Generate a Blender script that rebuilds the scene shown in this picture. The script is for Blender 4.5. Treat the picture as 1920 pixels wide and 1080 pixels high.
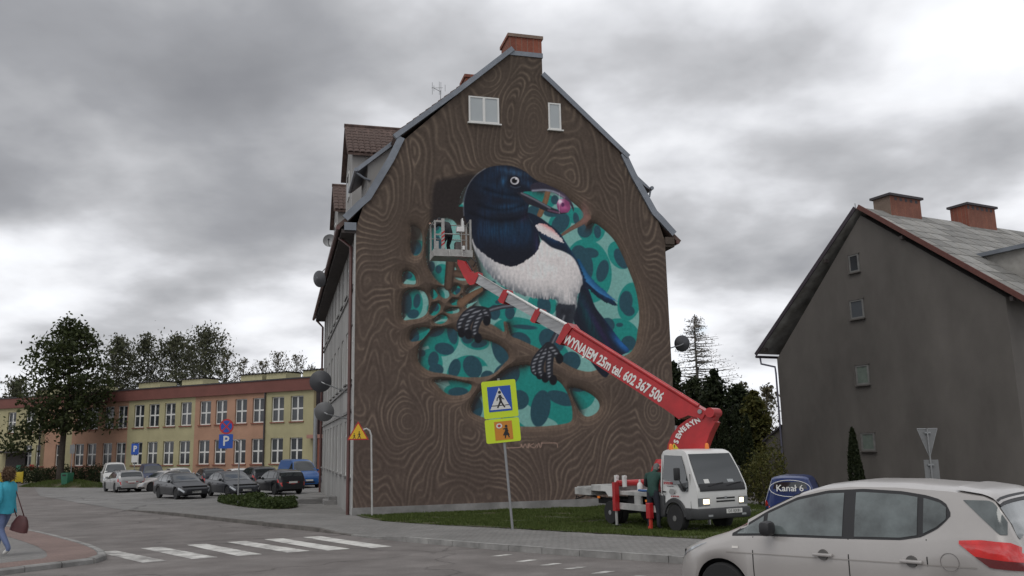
import bpy, bmesh, math, random
import numpy as np
from mathutils import Vector, Matrix
R = math.radians
random.seed(7); rng = np.random.default_rng(11)
for o in list(bpy.data.objects): bpy.data.objects.remove(o)
scene = bpy.context.scene
COL = scene.collection

# ------------------------------------------------------------------ camera
F, PIT, ROLL, CH = 1600.0, math.atan(294 / 1600.0), R(-1.22), 1.98
_fw = np.array([0, math.cos(PIT), math.sin(PIT)]); _up0 = np.array([0, -math.sin(PIT), math.cos(PIT)]); _ri0 = np.array([1., 0, 0])
_ri = math.cos(ROLL) * _ri0 + math.sin(ROLL) * _up0; _up = -math.sin(ROLL) * _ri0 + math.cos(ROLL) * _up0
CAMP = np.array([0, 0, CH])
cam = bpy.data.cameras.new('camera'); camo = bpy.data.objects.new('camera', cam); COL.objects.link(camo)
cam.sensor_width = 36.0; cam.lens = 36.0 * F / 1920.0; cam.clip_start = 0.1; cam.clip_end = 3000
m = Matrix.Identity(4)
for i in range(3):
    m[i][0] = _ri[i]; m[i][1] = _up[i]; m[i][2] = -_fw[i]
m[2][3] = CH
camo.matrix_world = m
scene.camera = camo
scene.render.resolution_x = 1024; scene.render.resolution_y = 576

# ------------------------------------------------------------------ sky, sun, exposure
SUN_EL, SUN_AZ = 56.0, 205.0         # azimuth from +Y towards +X: the veiled sun stands high behind the camera
world = bpy.data.worlds.new('World'); scene.world = world; world.use_nodes = True
def build_world():
    nt = world.node_tree; N = nt.nodes; L = nt.links
    for n in list(N): N.remove(n)
    out = N.new('ShaderNodeOutputWorld')
    sky = N.new('ShaderNodeTexSky'); sky.sky_type = 'NISHITA'; sky.sun_disc = False
    sky.sun_elevation = R(SUN_EL); sky.sun_rotation = R(SUN_AZ)
    bg1 = N.new('ShaderNodeBackground'); bg1.inputs['Strength'].default_value = 0.13
    L.new(sky.outputs[0], bg1.inputs['Color'])
    tc = N.new('ShaderNodeTexCoord')
    sep = N.new('ShaderNodeSeparateXYZ'); L.new(tc.outputs['Generated'], sep.inputs[0])
    def mth(op, a=None, b=None, c=None):
        n = N.new('ShaderNodeMath'); n.operation = op
        for i, v in enumerate((a, b, c)):
            if v is None: continue
            if isinstance(v, (int, float)): n.inputs[i].default_value = v
            else: L.new(v, n.inputs[i])
        return n.outputs[0]
    zc = mth('MAXIMUM', sep.outputs[2], 0.0)
    den = mth('ADD', zc, 0.27)
    px = mth('DIVIDE', sep.outputs[0], den); py = mth('DIVIDE', sep.outputs[1], den)
    comb = N.new('ShaderNodeCombineXYZ'); L.new(px, comb.inputs[0]); L.new(py, comb.inputs[1]); comb.inputs[2].default_value = 3.1
    def noise(scale, detail, rough, dist, off):
        mp = N.new('ShaderNodeMapping'); mp.inputs['Location'].default_value = off
        L.new(comb.outputs[0], mp.inputs[0])
        n = N.new('ShaderNodeTexNoise'); n.inputs['Scale'].default_value = scale; n.inputs['Detail'].default_value = detail
        n.inputs['Roughness'].default_value = rough; n.inputs['Distortion'].default_value = dist
        L.new(mp.outputs[0], n.inputs['Vector']); return n.outputs['Fac']
    big = noise(1.0, 2, .45, .15, (6.1, 9.2, 3)); mid = noise(2.7, 5, .47, .12, (12.3, 4.8, 2)); fine = noise(10, 4, .5, .1, (1, 4, 6))
    s = mth('ADD', mth('MULTIPLY', big, .50), mth('MULTIPLY', mid, .52)); s = mth('ADD', s, mth('MULTIPLY', fine, .05))
    # thin, bright band low over the horizon
    low = mth('SUBTRACT', 1.0, mth('MULTIPLY', zc, 3.2)); low = mth('MAXIMUM', low, 0.0)
    s = mth('ADD', s, mth('MULTIPLY', low, .05))
    rp = N.new('ShaderNodeValToRGB'); L.new(s, rp.inputs[0])
    e = rp.color_ramp.elements; e[0].position = .25; e[0].color = (.20, .205, .225, 1); e[1].position = .665; e[1].color = (.84, .86, .90, 1)
    for p, c in ((.35, (.25, .256, .275, 1)), (.42, (.30, .307, .328, 1)), (.475, (.385, .392, .412, 1)), (.52, (.47, .477, .50, 1)), (.565, (.61, .62, .65, 1)), (.61, (.74, .75, .78, 1))):
        x = e.new(p); x.color = c
    bg2 = N.new('ShaderNodeBackground'); bg2.inputs['Strength'].default_value = 1.22; L.new(rp.outputs[0], bg2.inputs['Color'])
    gap = N.new('ShaderNodeValToRGB'); L.new(noise(1.7, 4, .5, .2, (9.1, 3.7, 1)), gap.inputs[0])
    g = gap.color_ramp.elements; g[0].position = .70; g[0].color = (1, 1, 1, 1); g[1].position = .76; g[1].color = (.25, .25, .25, 1)
    mix = N.new('ShaderNodeMixShader'); L.new(gap.outputs[0], mix.inputs[0]); L.new(bg1.outputs[0], mix.inputs[1]); L.new(bg2.outputs[0], mix.inputs[2])
    L.new(mix.outputs[0], out.inputs[0])
build_world()
sun = bpy.data.lights.new('sun', 'SUN'); sun.energy = 1.1; sun.angle = R(40); sun.color = (1.0, .97, .92)
suno = bpy.data.objects.new('sun', sun); COL.objects.link(suno)
_sd = Vector((math.sin(R(SUN_AZ)) * math.cos(R(SUN_EL)), math.cos(R(SUN_AZ)) * math.cos(R(SUN_EL)), math.sin(R(SUN_EL))))
suno.rotation_euler = _sd.to_track_quat('Z', 'Y').to_euler()
suno.location = (0, 0, 60)
scene.view_settings.view_transform = 'Standard'; scene.view_settings.look = 'None'
scene.view_settings.exposure = 0.0; scene.view_settings.gamma = 1.0
scene.view_settings.use_curve_mapping = False

# ------------------------------------------------------------------ photo pixels -> places
_KY = np.array([-60, 15, 22, 46, 63, 90, 400.]); _KZ = np.array([0, 0, -.33, -.6, -.7, -.72, -.72])
def sstep(a, b, x):
    t = np.clip((np.asarray(x, float) - a) / (b - a), 0, 1); return t * t * (3 - 2 * t)
def gz(x, y):                                            # the street falls gently away from the camera, with a dip to the right
    y = np.asarray(y, float)
    z = np.mean([np.interp(y + o, _KY, _KZ) for o in (-4.5, -3, -1.5, 0, 1.5, 3, 4.5)], axis=0)
    return z - .8 * sstep(8.6, 10.4, x) * sstep(27.0, 29.5, y)
def ray(px, py):
    d = _fw * F + _ri * (px - 960) - _up * (py - 540); return d / d[1]
def gpt(px, py, off=0.0):
    d = ray(px, py); lo, hi = 2., 400.
    for _ in range(50):
        t = (lo + hi) / 2
        if CH + d[2] * t - gz(d[0] * t, t) - off > 0: lo = t
        else: hi = t
    return Vector((d[0] * lo, lo, CH + d[2] * lo))
def at(px, py, Y):
    d = ray(px, py); return Vector((d[0] * Y, Y, CH + d[2] * Y))
def on_plane(px, py, P, n):
    d = ray(px, py); t = ((np.array(P) - CAMP) @ np.array(n)) / (d @ np.array(n)); return Vector(CAMP + d * t)
def G(x, y, off=0.0): return Vector((x, y, float(gz(x, y)) + off))

# ------------------------------------------------------------------ materials
MATS = {}
def srgb(r, g=None, b=None):
    if g is None: g = b = r
    f = lambda c: (c / 255 / 12.92) if c / 255 <= .04045 else ((c / 255 + .055) / 1.055) ** 2.4
    return (f(r), f(g), f(b))
def mat(name, color=(.5, .5, .5), rough=.7, metal=0., var=.0, vscale=3., bump=0., bscale=30., spec=.5, emit=None, estr=1., coat=0., stain=0., sscale=.6, obj=True, stretch=None, trans=0., var2=None):
    """Principled material whose colour carries noise, stains and relief in object space."""
    if name in MATS: return MATS[name]
    M = bpy.data.materials.new(name); M.use_nodes = True; nt = M.node_tree; N = nt.nodes; L = nt.links
    b = N['Principled BSDF']; b.inputs['Base Color'].default_value = (*color, 1); b.inputs['Roughness'].default_value = rough
    b.inputs['Metallic'].default_value = metal; b.inputs['Specular IOR Level'].default_value = spec
    b.inputs['Coat Weight'].default_value = coat; b.inputs['Coat Roughness'].default_value = .08
    if trans: b.inputs['Transmission Weight'].default_value = trans
    if emit: b.inputs['Emission Color'].default_value = (*emit, 1); b.inputs['Emission Strength'].default_value = estr
    tc = N.new('ShaderNodeTexCoord'); vec = tc.outputs['Object']
    if stretch:
        mp = N.new('ShaderNodeMapping'); mp.inputs['Scale'].default_value = stretch; L.new(vec, mp.inputs[0]); vec = mp.outputs[0]
    col = None
    def noise(sc, det, ro=.6):
        n = N.new('ShaderNodeTexNoise'); n.inputs['Scale'].default_value = sc; n.inputs['Detail'].default_value = det; n.inputs['Roughness'].default_value = ro
        L.new(vec, n.inputs['Vector']); return n.outputs['Fac']
    def mul(cin, fac, lo, hi):
        rp = N.new('ShaderNodeMapRange'); L.new(fac, rp.inputs[0]); rp.inputs[1].default_value = .3; rp.inputs[2].default_value = .7
        rp.inputs[3].default_value = lo; rp.inputs[4].default_value = hi
        mx = N.new('ShaderNodeMix'); mx.data_type = 'RGBA'; mx.blend_type = 'MULTIPLY'; mx.inputs[0].default_value = 1
        if cin is None: mx.inputs[6].default_value = (*color, 1)
        else: L.new(cin, mx.inputs[6])
        L.new(rp.outputs[0], mx.inputs[7]); return mx.outputs[2]
    if var2:
        mx = N.new('ShaderNodeMix'); mx.data_type = 'RGBA'; rp = N.new('ShaderNodeMapRange'); L.new(noise(vscale * .7, 6), rp.inputs[0])
        rp.inputs[1].default_value = .42; rp.inputs[2].default_value = .6; L.new(rp.outputs[0], mx.inputs[0])
        mx.inputs[6].default_value = (*color, 1); mx.inputs[7].default_value = (*var2, 1); col = mx.outputs[2]
    if var: col = mul(col, noise(vscale, 8), 1 - var, 1 + var)
    if stain: col = mul(col, noise(sscale, 5, .65), 1 - stain, 1 + stain * .5)
    if col is not None: L.new(col, b.inputs['Base Color'])
    if bump:
        bp = N.new('ShaderNodeBump'); bp.inputs['Strength'].default_value = bump; bp.inputs['Distance'].default_value = .02
        L.new(noise(bscale, 6), bp.inputs['Height']); L.new(bp.outputs[0], b.inputs['Normal'])
    MATS[name] = M; return M

# ------------------------------------------------------------------ mesh builder
class MB:
    def __init__(s): s.v = []; s.f = []; s.mi = []; s.M = Matrix.Identity(4); s.m = 0
    def add(s, vs, fs):
        k = len(s.v); s.v += [s.M @ Vector(p) for p in vs]; s.f += [tuple(i + k for i in f) for f in fs]; s.mi += [s.m] * len(fs); return s
    def box(s, x0, x1, y0, y1, z0, z1, bev=0.):
        if bev <= 0:
            return s.add([(x0, y0, z0), (x1, y0, z0), (x1, y1, z0), (x0, y1, z0), (x0, y0, z1), (x1, y0, z1), (x1, y1, z1), (x0, y1, z1)],
                         [(3, 2, 1, 0), (4, 5, 6, 7), (0, 1, 5, 4), (1, 2, 6, 5), (2, 3, 7, 6), (3, 0, 4, 7)])
        b = bev; bm = bmesh.new(); bmesh.ops.create_cube(bm, size=1)
        for v in bm.verts: v.co = Vector(((x0 + x1) / 2 + v.co.x * (x1 - x0), (y0 + y1) / 2 + v.co.y * (y1 - y0), (z0 + z1) / 2 + v.co.z * (z1 - z0)))
        bmesh.ops.bevel(bm, geom=bm.edges[:], offset=b, segments=2, affect='EDGES', profile=.5)
        bm.verts.index_update(); s.add([v.co.copy() for v in bm.verts], [[v.index for v in f.verts] for f in bm.faces]); bm.free(); return s
    def prism(s, poly, axis, a, b):
        """poly: 2-D outline, extruded from a to b along axis ('x': poly=(y,z), 'y': (x,z), 'z': (x,y))."""
        n = len(poly)
        def P(p, t): return (t, p[0], p[1]) if axis == 'x' else ((p[0], t, p[1]) if axis == 'y' else (p[0], p[1], t))
        vs = [P(p, a) for p in poly] + [P(p, b) for p in poly]
        fs = [tuple(range(n)), tuple(range(2 * n - 1, n - 1, -1))] + [(i, i + n, (i + 1) % n + n, (i + 1) % n) for i in range(n)]
        return s.add(vs, fs)
    def tube(s, path, r, n=8, cap=True):
        path = [Vector(p) for p in path]; rs = r if isinstance(r, (list, tuple)) else [r] * len(path); vs = []; fs = []
        t0 = (path[1] - path[0]).normalized(); a = t0.orthogonal().normalized()
        for i, p in enumerate(path):
            t = ((path[min(i + 1, len(path) - 1)] - path[max(i - 1, 0)])).normalized()
            a = (a - t * a.dot(t)); a = a.normalized() if a.length > 1e-6 else t.orthogonal().normalized(); b = t.cross(a)
            for k in range(n): w = 2 * math.pi * k / n; vs.append(p + (a * math.cos(w) + b * math.sin(w)) * rs[i])
        for i in range(len(path) - 1):
            for k in range(n): fs.append((i * n + k, i * n + (k + 1) % n, (i + 1) * n + (k + 1) % n, (i + 1) * n + k))
        if cap: fs += [tuple(range(n - 1, -1, -1)), tuple((len(path) - 1) * n + k for k in range(n))]
        return s.add(vs, fs)
    def cyl(s, p0, p1, r, n=16): return s.tube([p0, p1], r, n)
    def lathe(s, prof, n=24, axis='z'):
        """prof: (radius, height) pairs turned round the axis."""
        vs = []; fs = []
        for (r, h) in prof:
            for k in range(n):
                w = 2 * math.pi * k / n; a, b = r * math.cos(w), r * math.sin(w)
                vs.append((a, b, h) if axis == 'z' else ((a, h, b) if axis == 'y' else (h, a, b)))
        for i in range(len(prof) - 1):
            for k in range(n): fs.append((i * n + k, i * n + (k + 1) % n, (i + 1) * n + (k + 1) % n, (i + 1) * n + k))
        fs += [tuple(range(n - 1, -1, -1)), tuple((len(prof) - 1) * n + k for k in range(n))]
        return s.add(vs, fs)
    def grid(s, P, closed=False):
        """P[i][j] -> points, quads between."""
        n = len(P[0]); vs = [p for row in P for p in row]; fs = []
        for i in range(len(P) - 1):
            for j in range(n - 1 if not closed else n): fs.append((i * n + j, i * n + (j + 1) % n, (i + 1) * n + (j + 1) % n, (i + 1) * n + j))
        return s.add(vs, fs)
    def mesh(s, name, mats, smooth=False, fixn=True, bevel=0.):
        me = bpy.data.meshes.new(name); me.from_pydata([tuple(v) for v in s.v], [], s.f)
        ml = mats if isinstance(mats, (list, tuple)) else [mats]
        for q in ml: me.materials.append(q)
        if len(ml) > 1: me.polygons.foreach_set('material_index', s.mi)
        if fixn or bevel:
            bm = bmesh.new(); bm.from_mesh(me)
            if fixn: bmesh.ops.recalc_face_normals(bm, faces=bm.faces[:])
            bm.to_mesh(me); bm.free()
        if smooth:
            me.polygons.foreach_set('use_smooth', [True] * len(me.polygons))
            if smooth != True: me.set_sharp_from_angle(angle=R(smooth))
        me.update(); return me
    def build(s, name, mats, parent=None, smooth=False, fixn=True, **tags):
        return put(name, s.mesh(name, mats, smooth, fixn), parent, **tags)
def put(name, me, parent=None, label=None, cat=None, group=None, kind=None, loc=None):
    o = bpy.data.objects.new(name, me); COL.objects.link(o)
    if parent is not None: o.parent = parent
    if loc is not None: o.location = loc
    if label: o['label'] = label
    if cat: o['category'] = cat
    if group: o['group'] = group
    if kind: o['kind'] = kind
    return o
def thing(name, label, cat, loc=(0, 0, 0), rz=0., group=None, rot=None):
    o = bpy.data.objects.new(name, None); COL.objects.link(o); o.location = loc
    o.rotation_euler = rot if rot else (0, 0, rz); o.empty_display_size = .2
    o['label'] = label; o['category'] = cat
    if group: o['group'] = group
    return o
def mw(o): return Matrix.Translation(o.location) @ o.rotation_euler.to_matrix().to_4x4()
def world_child(o, parent): o.parent = parent; o.matrix_parent_inverse = mw(parent).inverted(); return o
def copy_tree(o, parent=None):
    c = o.copy(); COL.objects.link(c); c.parent = parent
    for ch in list(o.children): copy_tree(ch, c)
    return c
def text_mesh(txt, size, material, name, parent, M, depth=.004, align='CENTER', bold=0., sx=1.):
    cu = bpy.data.curves.new(name, 'FONT'); cu.body = txt; cu.size = size; cu.extrude = depth; cu.align_x = align; cu.align_y = 'CENTER'; cu.offset = bold
    cu.resolution_u = 2
    t = bpy.data.objects.new('tmp_text', cu); COL.objects.link(t)
    dg = bpy.context.evaluated_depsgraph_get(); dg.update()
    me = bpy.data.meshes.new_from_object(t.evaluated_get(dg)); COL.objects.unlink(t); bpy.data.objects.remove(t); bpy.data.curves.remove(cu)
    me.materials.clear(); me.materials.append(material)
    me.transform(M @ Matrix.Diagonal((sx, 1, 1, 1)))
    return put(name, me, parent)
def frame(o, x, y, z):                                   # matrix from origin and three axes
    m = Matrix.Identity(4)
    for i in range(3): m[i][0] = x[i]; m[i][1] = y[i]; m[i][2] = z[i]; m[i][3] = o[i]
    return m
def resample(pts, n, closed=True):
    """Catmull-Rom through pts."""
    P = np.array(pts, float); k = len(P); out = []
    for i in range(k if closed else k - 1):
        g = lambda j: P[j % k] if closed else P[min(max(j, 0), k - 1)]
        a, b, c, d = g(i - 1), g(i), g(i + 1), g(i + 2)
        for t in np.linspace(0, 1, n, endpoint=False):
            out.append(.5 * ((2 * b) + (-a + c) * t + (2 * a - 5 * b + 4 * c - d) * t * t + (-a + 3 * b - 3 * c + d) * t ** 3))
    if not closed: out.append(P[-1])
    return np.array(out)
# ================================================================== GROUND
def brick_mat(name, c1, c2, mortar, bw, bh, rot=0., rough=.85, msize=.012, var=.18, bump=.4, wear=.12):
    if name in MATS: return MATS[name]
    M = bpy.data.materials.new(name); M.use_nodes = True; nt = M.node_tree; N = nt.nodes; L = nt.links; b = N['Principled BSDF']
    b.inputs['Roughness'].default_value = rough; b.inputs['Specular IOR Level'].default_value = .3
    tc = N.new('ShaderNodeTexCoord'); mp = N.new('ShaderNodeMapping'); mp.inputs['Rotation'].default_value = (0, 0, rot); L.new(tc.outputs['Object'], mp.inputs[0])
    br = N.new('ShaderNodeTexBrick'); L.new(mp.outputs[0], br.inputs['Vector'])
    br.inputs['Color1'].default_value = (*c1, 1); br.inputs['Color2'].default_value = (*c2, 1); br.inputs['Mortar'].default_value = (*mortar, 1)
    br.inputs['Scale'].default_value = 1.0; br.inputs['Mortar Size'].default_value = msize; br.inputs['Brick Width'].default_value = bw; br.inputs['Row Height'].default_value = bh
    n = N.new('ShaderNodeTexNoise'); n.inputs['Scale'].default_value = .55; n.inputs['Detail'].default_value = 9; n.inputs['Roughness'].default_value = .65; L.new(tc.outputs['Object'], n.inputs['Vector'])
    rp = N.new('ShaderNodeMapRange'); L.new(n.outputs['Fac'], rp.inputs[0]); rp.inputs[1].default_value = .3; rp.inputs[2].default_value = .7; rp.inputs[3].default_value = 1 - var; rp.inputs[4].default_value = 1 + var
    n2 = N.new('ShaderNodeTexNoise'); n2.inputs['Scale'].default_value = 14; n2.inputs['Detail'].default_value = 6; L.new(tc.outputs['Object'], n2.inputs['Vector'])
    r2 = N.new('ShaderNodeMapRange'); L.new(n2.outputs['Fac'], r2.inputs[0]); r2.inputs[1].default_value = .3; r2.inputs[2].default_value = .7; r2.inputs[3].default_value = 1 - wear; r2.inputs[4].default_value = 1 + wear
    mm = N.new('ShaderNodeMath'); mm.operation = 'MULTIPLY'; L.new(rp.outputs[0], mm.inputs[0]); L.new(r2.outputs[0], mm.inputs[1])
    mx = N.new('ShaderNodeMix'); mx.data_type = 'RGBA'; mx.blend_type = 'MULTIPLY'; mx.inputs[0].default_value = 1; L.new(br.outputs['Color'], mx.inputs[6]); L.new(mm.outputs[0], mx.inputs[7])
    L.new(mx.outputs[2], b.inputs['Base Color'])
    bp = N.new('ShaderNodeBump'); bp.inputs['Strength'].default_value = bump; bp.inputs['Distance'].default_value = .01; bp.invert = True; L.new(br.outputs['Fac'], bp.inputs['Height']); L.new(bp.outputs[0], b.inputs['Normal'])
    MATS[name] = M; return M
def asphalt_mat(name, base, patch):
    M = mat(name, base, .9, var=.16, vscale=1.1, bump=.5, bscale=160, spec=.25, stain=.16, sscale=.22, var2=patch)
    nt = M.node_tree; N = nt.nodes; L = nt.links; b = N['Principled BSDF']
    src = b.inputs['Base Color'].links[0].from_socket
    tc = N.new('ShaderNodeTexCoord')
    # hair cracks and worn seams, grains of light aggregate
    vo = N.new('ShaderNodeTexVoronoi'); vo.feature = 'DISTANCE_TO_EDGE'; vo.inputs['Scale'].default_value = .16
    nd = N.new('ShaderNodeTexNoise'); nd.inputs['Scale'].default_value = .8; nd.inputs['Detail'].default_value = 7; L.new(tc.outputs['Object'], nd.inputs['Vector'])
    ad = N.new('ShaderNodeVectorMath'); ad.operation = 'MULTIPLY_ADD'; L.new(nd.outputs['Color'], ad.inputs[0]); ad.inputs[1].default_value = (1.8, 1.8, 0); L.new(tc.outputs['Object'], ad.inputs[2])
    L.new(ad.outputs[0], vo.inputs['Vector'])
    rp = N.new('ShaderNodeMapRange'); L.new(vo.outputs['Distance'], rp.inputs[0]); rp.inputs[1].default_value = .0; rp.inputs[2].default_value = .008; rp.inputs[3].default_value = .62; rp.inputs[4].default_value = 1
    gr = N.new('ShaderNodeTexNoise'); gr.inputs['Scale'].default_value = 60; gr.inputs['Detail'].default_value = 3; L.new(tc.outputs['Object'], gr.inputs['Vector'])
    g2 = N.new('ShaderNodeMapRange'); L.new(gr.outputs['Fac'], g2.inputs[0]); g2.inputs[1].default_value = .3; g2.inputs[2].default_value = .7; g2.inputs[3].default_value = .8; g2.inputs[4].default_value = 1.2
    mm = N.new('ShaderNodeMath'); mm.operation = 'MULTIPLY'; L.new(rp.outputs[0], mm.inputs[0]); L.new(g2.outputs[0], mm.inputs[1])
    mx = N.new('ShaderNodeMix'); mx.data_type = 'RGBA'; mx.blend_type = 'MULTIPLY'; mx.inputs[0].default_value = 1; L.new(src, mx.inputs[6]); L.new(mm.outputs[0], mx.inputs[7]); L.new(mx.outputs[2], b.inputs['Base Color'])
    return M
M_ROAD = asphalt_mat('asphalt', (.168, .153, .146), (.202, .186, .178))
M_PAVE = brick_mat('paving_blocks', (.225, .218, .21), (.19, .185, .178), (.12, .115, .11), .2, .1, R(-42), msize=.008)
M_REDPAVE = brick_mat('red_paving_blocks', (.235, .165, .145), (.20, .14, .125), (.12, .10, .09), .2, .1, R(-50), msize=.008)
M_LOT = asphalt_mat('lot_asphalt', (.19, .185, .18), (.225, .22, .213))
M_KERB = mat('kerb_concrete', (.27, .265, .255), .9, var=.2, vscale=2.2, bump=.4, bscale=60, stain=.25, sscale=1.1)
M_KERBD = mat('old_kerb_concrete', (.13, .12, .11), .9, var=.25, vscale=2.2, bump=.4, bscale=60, stain=.3, sscale=1.1)
M_SOIL = mat('grassy_soil', (.05, .062, .02), .95, var=.35, vscale=1.6, bump=.6, bscale=20, var2=(.075, .06, .035))
def stripe_mat():
    """Road paint rubbed off by tyres: paint mixed with bare asphalt."""
    M = bpy.data.materials.new('worn_road_paint'); M.use_nodes = True; nt = M.node_tree; N = nt.nodes; L = nt.links; b = N['Principled BSDF']; b.inputs['Roughness'].default_value = .8
    tc = N.new('ShaderNodeTexCoord'); oi = N.new('ShaderNodeObjectInfo')
    n = N.new('ShaderNodeTexNoise'); n.inputs['Scale'].default_value = 2.4; n.inputs['Detail'].default_value = 9; n.inputs['Roughness'].default_value = .72; L.new(tc.outputs['Object'], n.inputs['Vector'])
    am = N.new('ShaderNodeMath'); am.operation = 'MULTIPLY_ADD'; L.new(oi.outputs['Random'], am.inputs[0]); am.inputs[1].default_value = -.16; L.new(n.outputs['Fac'], am.inputs[2])
    rp = N.new('ShaderNodeMapRange'); L.new(am.outputs[0], rp.inputs[0]); rp.inputs[1].default_value = .30; rp.inputs[2].default_value = .50
    mx = N.new('ShaderNodeMix'); mx.data_type = 'RGBA'; L.new(rp.outputs[0], mx.inputs[0]); mx.inputs[6].default_value = (.24, .23, .22, 1); mx.inputs[7].default_value = (.62, .61, .58, 1)
    L.new(mx.outputs[2], b.inputs['Base Color']); return M
M_STRIPE = stripe_mat()
def drape(name, poly, off, material, step=1.0, parent=None, **tags):
    """A polygon cut into strips and laid on the terrain; off is a height or a function of (x, y)."""
    bm = bmesh.new(); bm.faces.new([bm.verts.new((p[0], p[1], 0)) for p in poly])
    bmesh.ops.triangulate(bm, faces=bm.faces[:])
    xs = [p[0] for p in poly]; ys = [p[1] for p in poly]
    for ax, lo, hi in ((0, min(xs), max(xs)), (1, min(ys), max(ys))):
        c = math.ceil(lo / step) * step
        while c < hi:
            no = (1, 0, 0) if ax == 0 else (0, 1, 0); co = (c, 0, 0) if ax == 0 else (0, c, 0)
            bmesh.ops.bisect_plane(bm, geom=bm.verts[:] + bm.edges[:] + bm.faces[:], plane_co=co, plane_no=no, dist=1e-4)
            c += step * (1 if c < 60 else 3)
    for v in bm.verts: v.co.z = float(gz(v.co.x, v.co.y)) + (off(v.co.x, v.co.y) if callable(off) else off)
    bmesh.ops.recalc_face_normals(bm, faces=bm.faces[:])
    for f in bm.faces:
        if f.normal.z < 0: f.normal_flip()
    me = bpy.data.meshes.new(name); bm.to_mesh(me); bm.free(); me.materials.append(material)
    return put(name, me, parent, **tags)
def ground_sheet():
    xs = np.concatenate([np.linspace(-420, -62, 24), np.linspace(-60, 40, 101), np.linspace(42, 420, 24)])
    ys = np.concatenate([np.linspace(-60, -2, 10), np.linspace(0, 70, 141), np.linspace(72, 120, 25), np.linspace(130, 520, 20)])
    X, Y = np.meshgrid(xs, ys, indexing='ij'); Z = gz(X, Y)
    mb = MB(); mb.grid([[(X[i, j], Y[i, j], Z[i, j]) for j in range(len(ys))] for i in range(len(xs))])
    return mb.build('road', M_ROAD, None, smooth=True, kind='structure', label='worn brown-grey asphalt road running past the painted house')
ground_sheet()
ZEB = (-4.5, 23.4)
KERB = resample([(-17.36, 38.95), (-10.3, 30.7), (-5.63, 25.2), (-3.5, 22.35), (-1.5, 19.75), (.5, 17.35), (3, 14.85), (9, 9.2), (15, 3.6)], 8, False)
def lift(x, y):
    d = math.hypot(x - ZEB[0], y - ZEB[1])
    e = (x + 4.2) * .743 + (y - 27.5) * .669              # metres behind the pavement edge: the lawn lies lower
    return .012 + .10 * (1 - .9 * math.exp(-(d / 1.9) ** 4)) * (1 - float(sstep(34, 40, y))) * (1 - float(sstep(.3, 2.2, e)))
pave_poly = [tuple(p) for p in KERB] + [(60, 3), (60, 46), (20, 46), (-8, 62), (-5, 58), (-6, 40), (-13.5, 41.5), (-16.5, 40.0)]
drape('pavement', pave_poly, lift, M_PAVE, .8, kind='structure', label='grey block-paved pavement around the painted house')
drape('parking_lot', [(-17.36, 38.95), (-16.5, 40.0), (-13.5, 41.5), (-6, 40), (-5, 58), (-8, 62), (-12, 72), (-46, 90), (-60, 96), (-45.4, 81.9), (-31.2, 57.3)], .010, M_LOT, 2.0, kind='structure', label='pale asphalt parking lot in front of the school')
# kerb stones along the road edge, one by one
kroot = thing('kerb', 'row of concrete kerb stones along the pavement of the painted house', 'kerb'); kroot['kind'] = 'structure'; del kroot['category']
def kerb_run(root, pts, length, zoff, wid=.15, mats=(M_KERB, M_KERB), side=1, switch=None):
    pts = np.asarray(pts); seg = np.hypot(*np.diff(pts, axis=0).T); cum = np.concatenate([[0], np.cumsum(seg)])
    n = int(cum[-1] / length)
    for k in range(n):
        a, b = k * length + .008, (k + 1) * length - .008
        pa = np.array([np.interp(a, cum, pts[:, 0]), np.interp(a, cum, pts[:, 1])]); pb = np.array([np.interp(b, cum, pts[:, 0]), np.interp(b, cum, pts[:, 1])])
        t = (pb - pa) / np.hypot(*(pb - pa)); nn = np.array([t[1], -t[0]]) * side
        mb = MB(); vs = []; jit = random.uniform(-.006, .006)
        for p in (pa, pb):
            z = float(gz(*p)) + zoff(*p) + jit
            for (o, zz) in ((-.0, z), (wid - .03, z), (wid, z - .025), (wid + .01, z - .3), (-.0, z - .3)): q = p + nn * o; vs.append((q[0], q[1], zz))
        mb.add(vs, [(0, 1, 2, 3, 4), (9, 8, 7, 6, 5), (0, 5, 6, 1), (1, 6, 7, 2), (2, 7, 8, 3), (3, 8, 9, 4), (4, 9, 5, 0)])
        mb.build('kerb_stone', mats[1] if switch and switch(*pa) else mats[0], root)
kerb_run(kroot, KERB, 1.0, lambda x, y: lift(x, y) + .006, side=-1, mats=(M_KERB, M_KERBD), switch=lambda x, y: x < -5)
# the rounded pavement corner the woman walks on
ISL = resample([(-10.4, 12.5), (-9.3, 15.2), (-8.62, 16.75), (-8.42, 17.5), (-8.74, 18.47), (-9.75, 20.2), (-11.5, 22.7), (-14.9, 26.9), (-19, 31), (-26, 36.5)], 8, False)
def lift2(x, y): return .10
drape('corner_pavement', [tuple(p) for p in ISL] + [(-50, 40), (-50, 8)], lift2, M_PAVE, 1.2, kind='structure', label='rounded grey pavement corner under the woman in turquoise')
kr2 = thing('corner_kerb', 'curved pale kerb round the pavement corner by the crossing', 'kerb'); kr2['kind'] = 'structure'; del kr2['category']
kerb_run(kr2, ISL, .75, lambda x, y: .108, side=1)
def offset_line(pts, d):
    pts = np.asarray(pts); t = np.gradient(pts, axis=0); t /= np.hypot(t[:, 0], t[:, 1])[:, None]; return pts + np.stack([-t[:, 1], t[:, 0]], 1) * d
drape('red_paving_band', [tuple(p) for p in offset_line(ISL, .03)] + [tuple(p) for p in offset_line(ISL, .95)[::-1]], .106, M_REDPAVE, 1.2, kind='structure', label='band of reddish paving blocks along the curved kerb')
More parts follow.
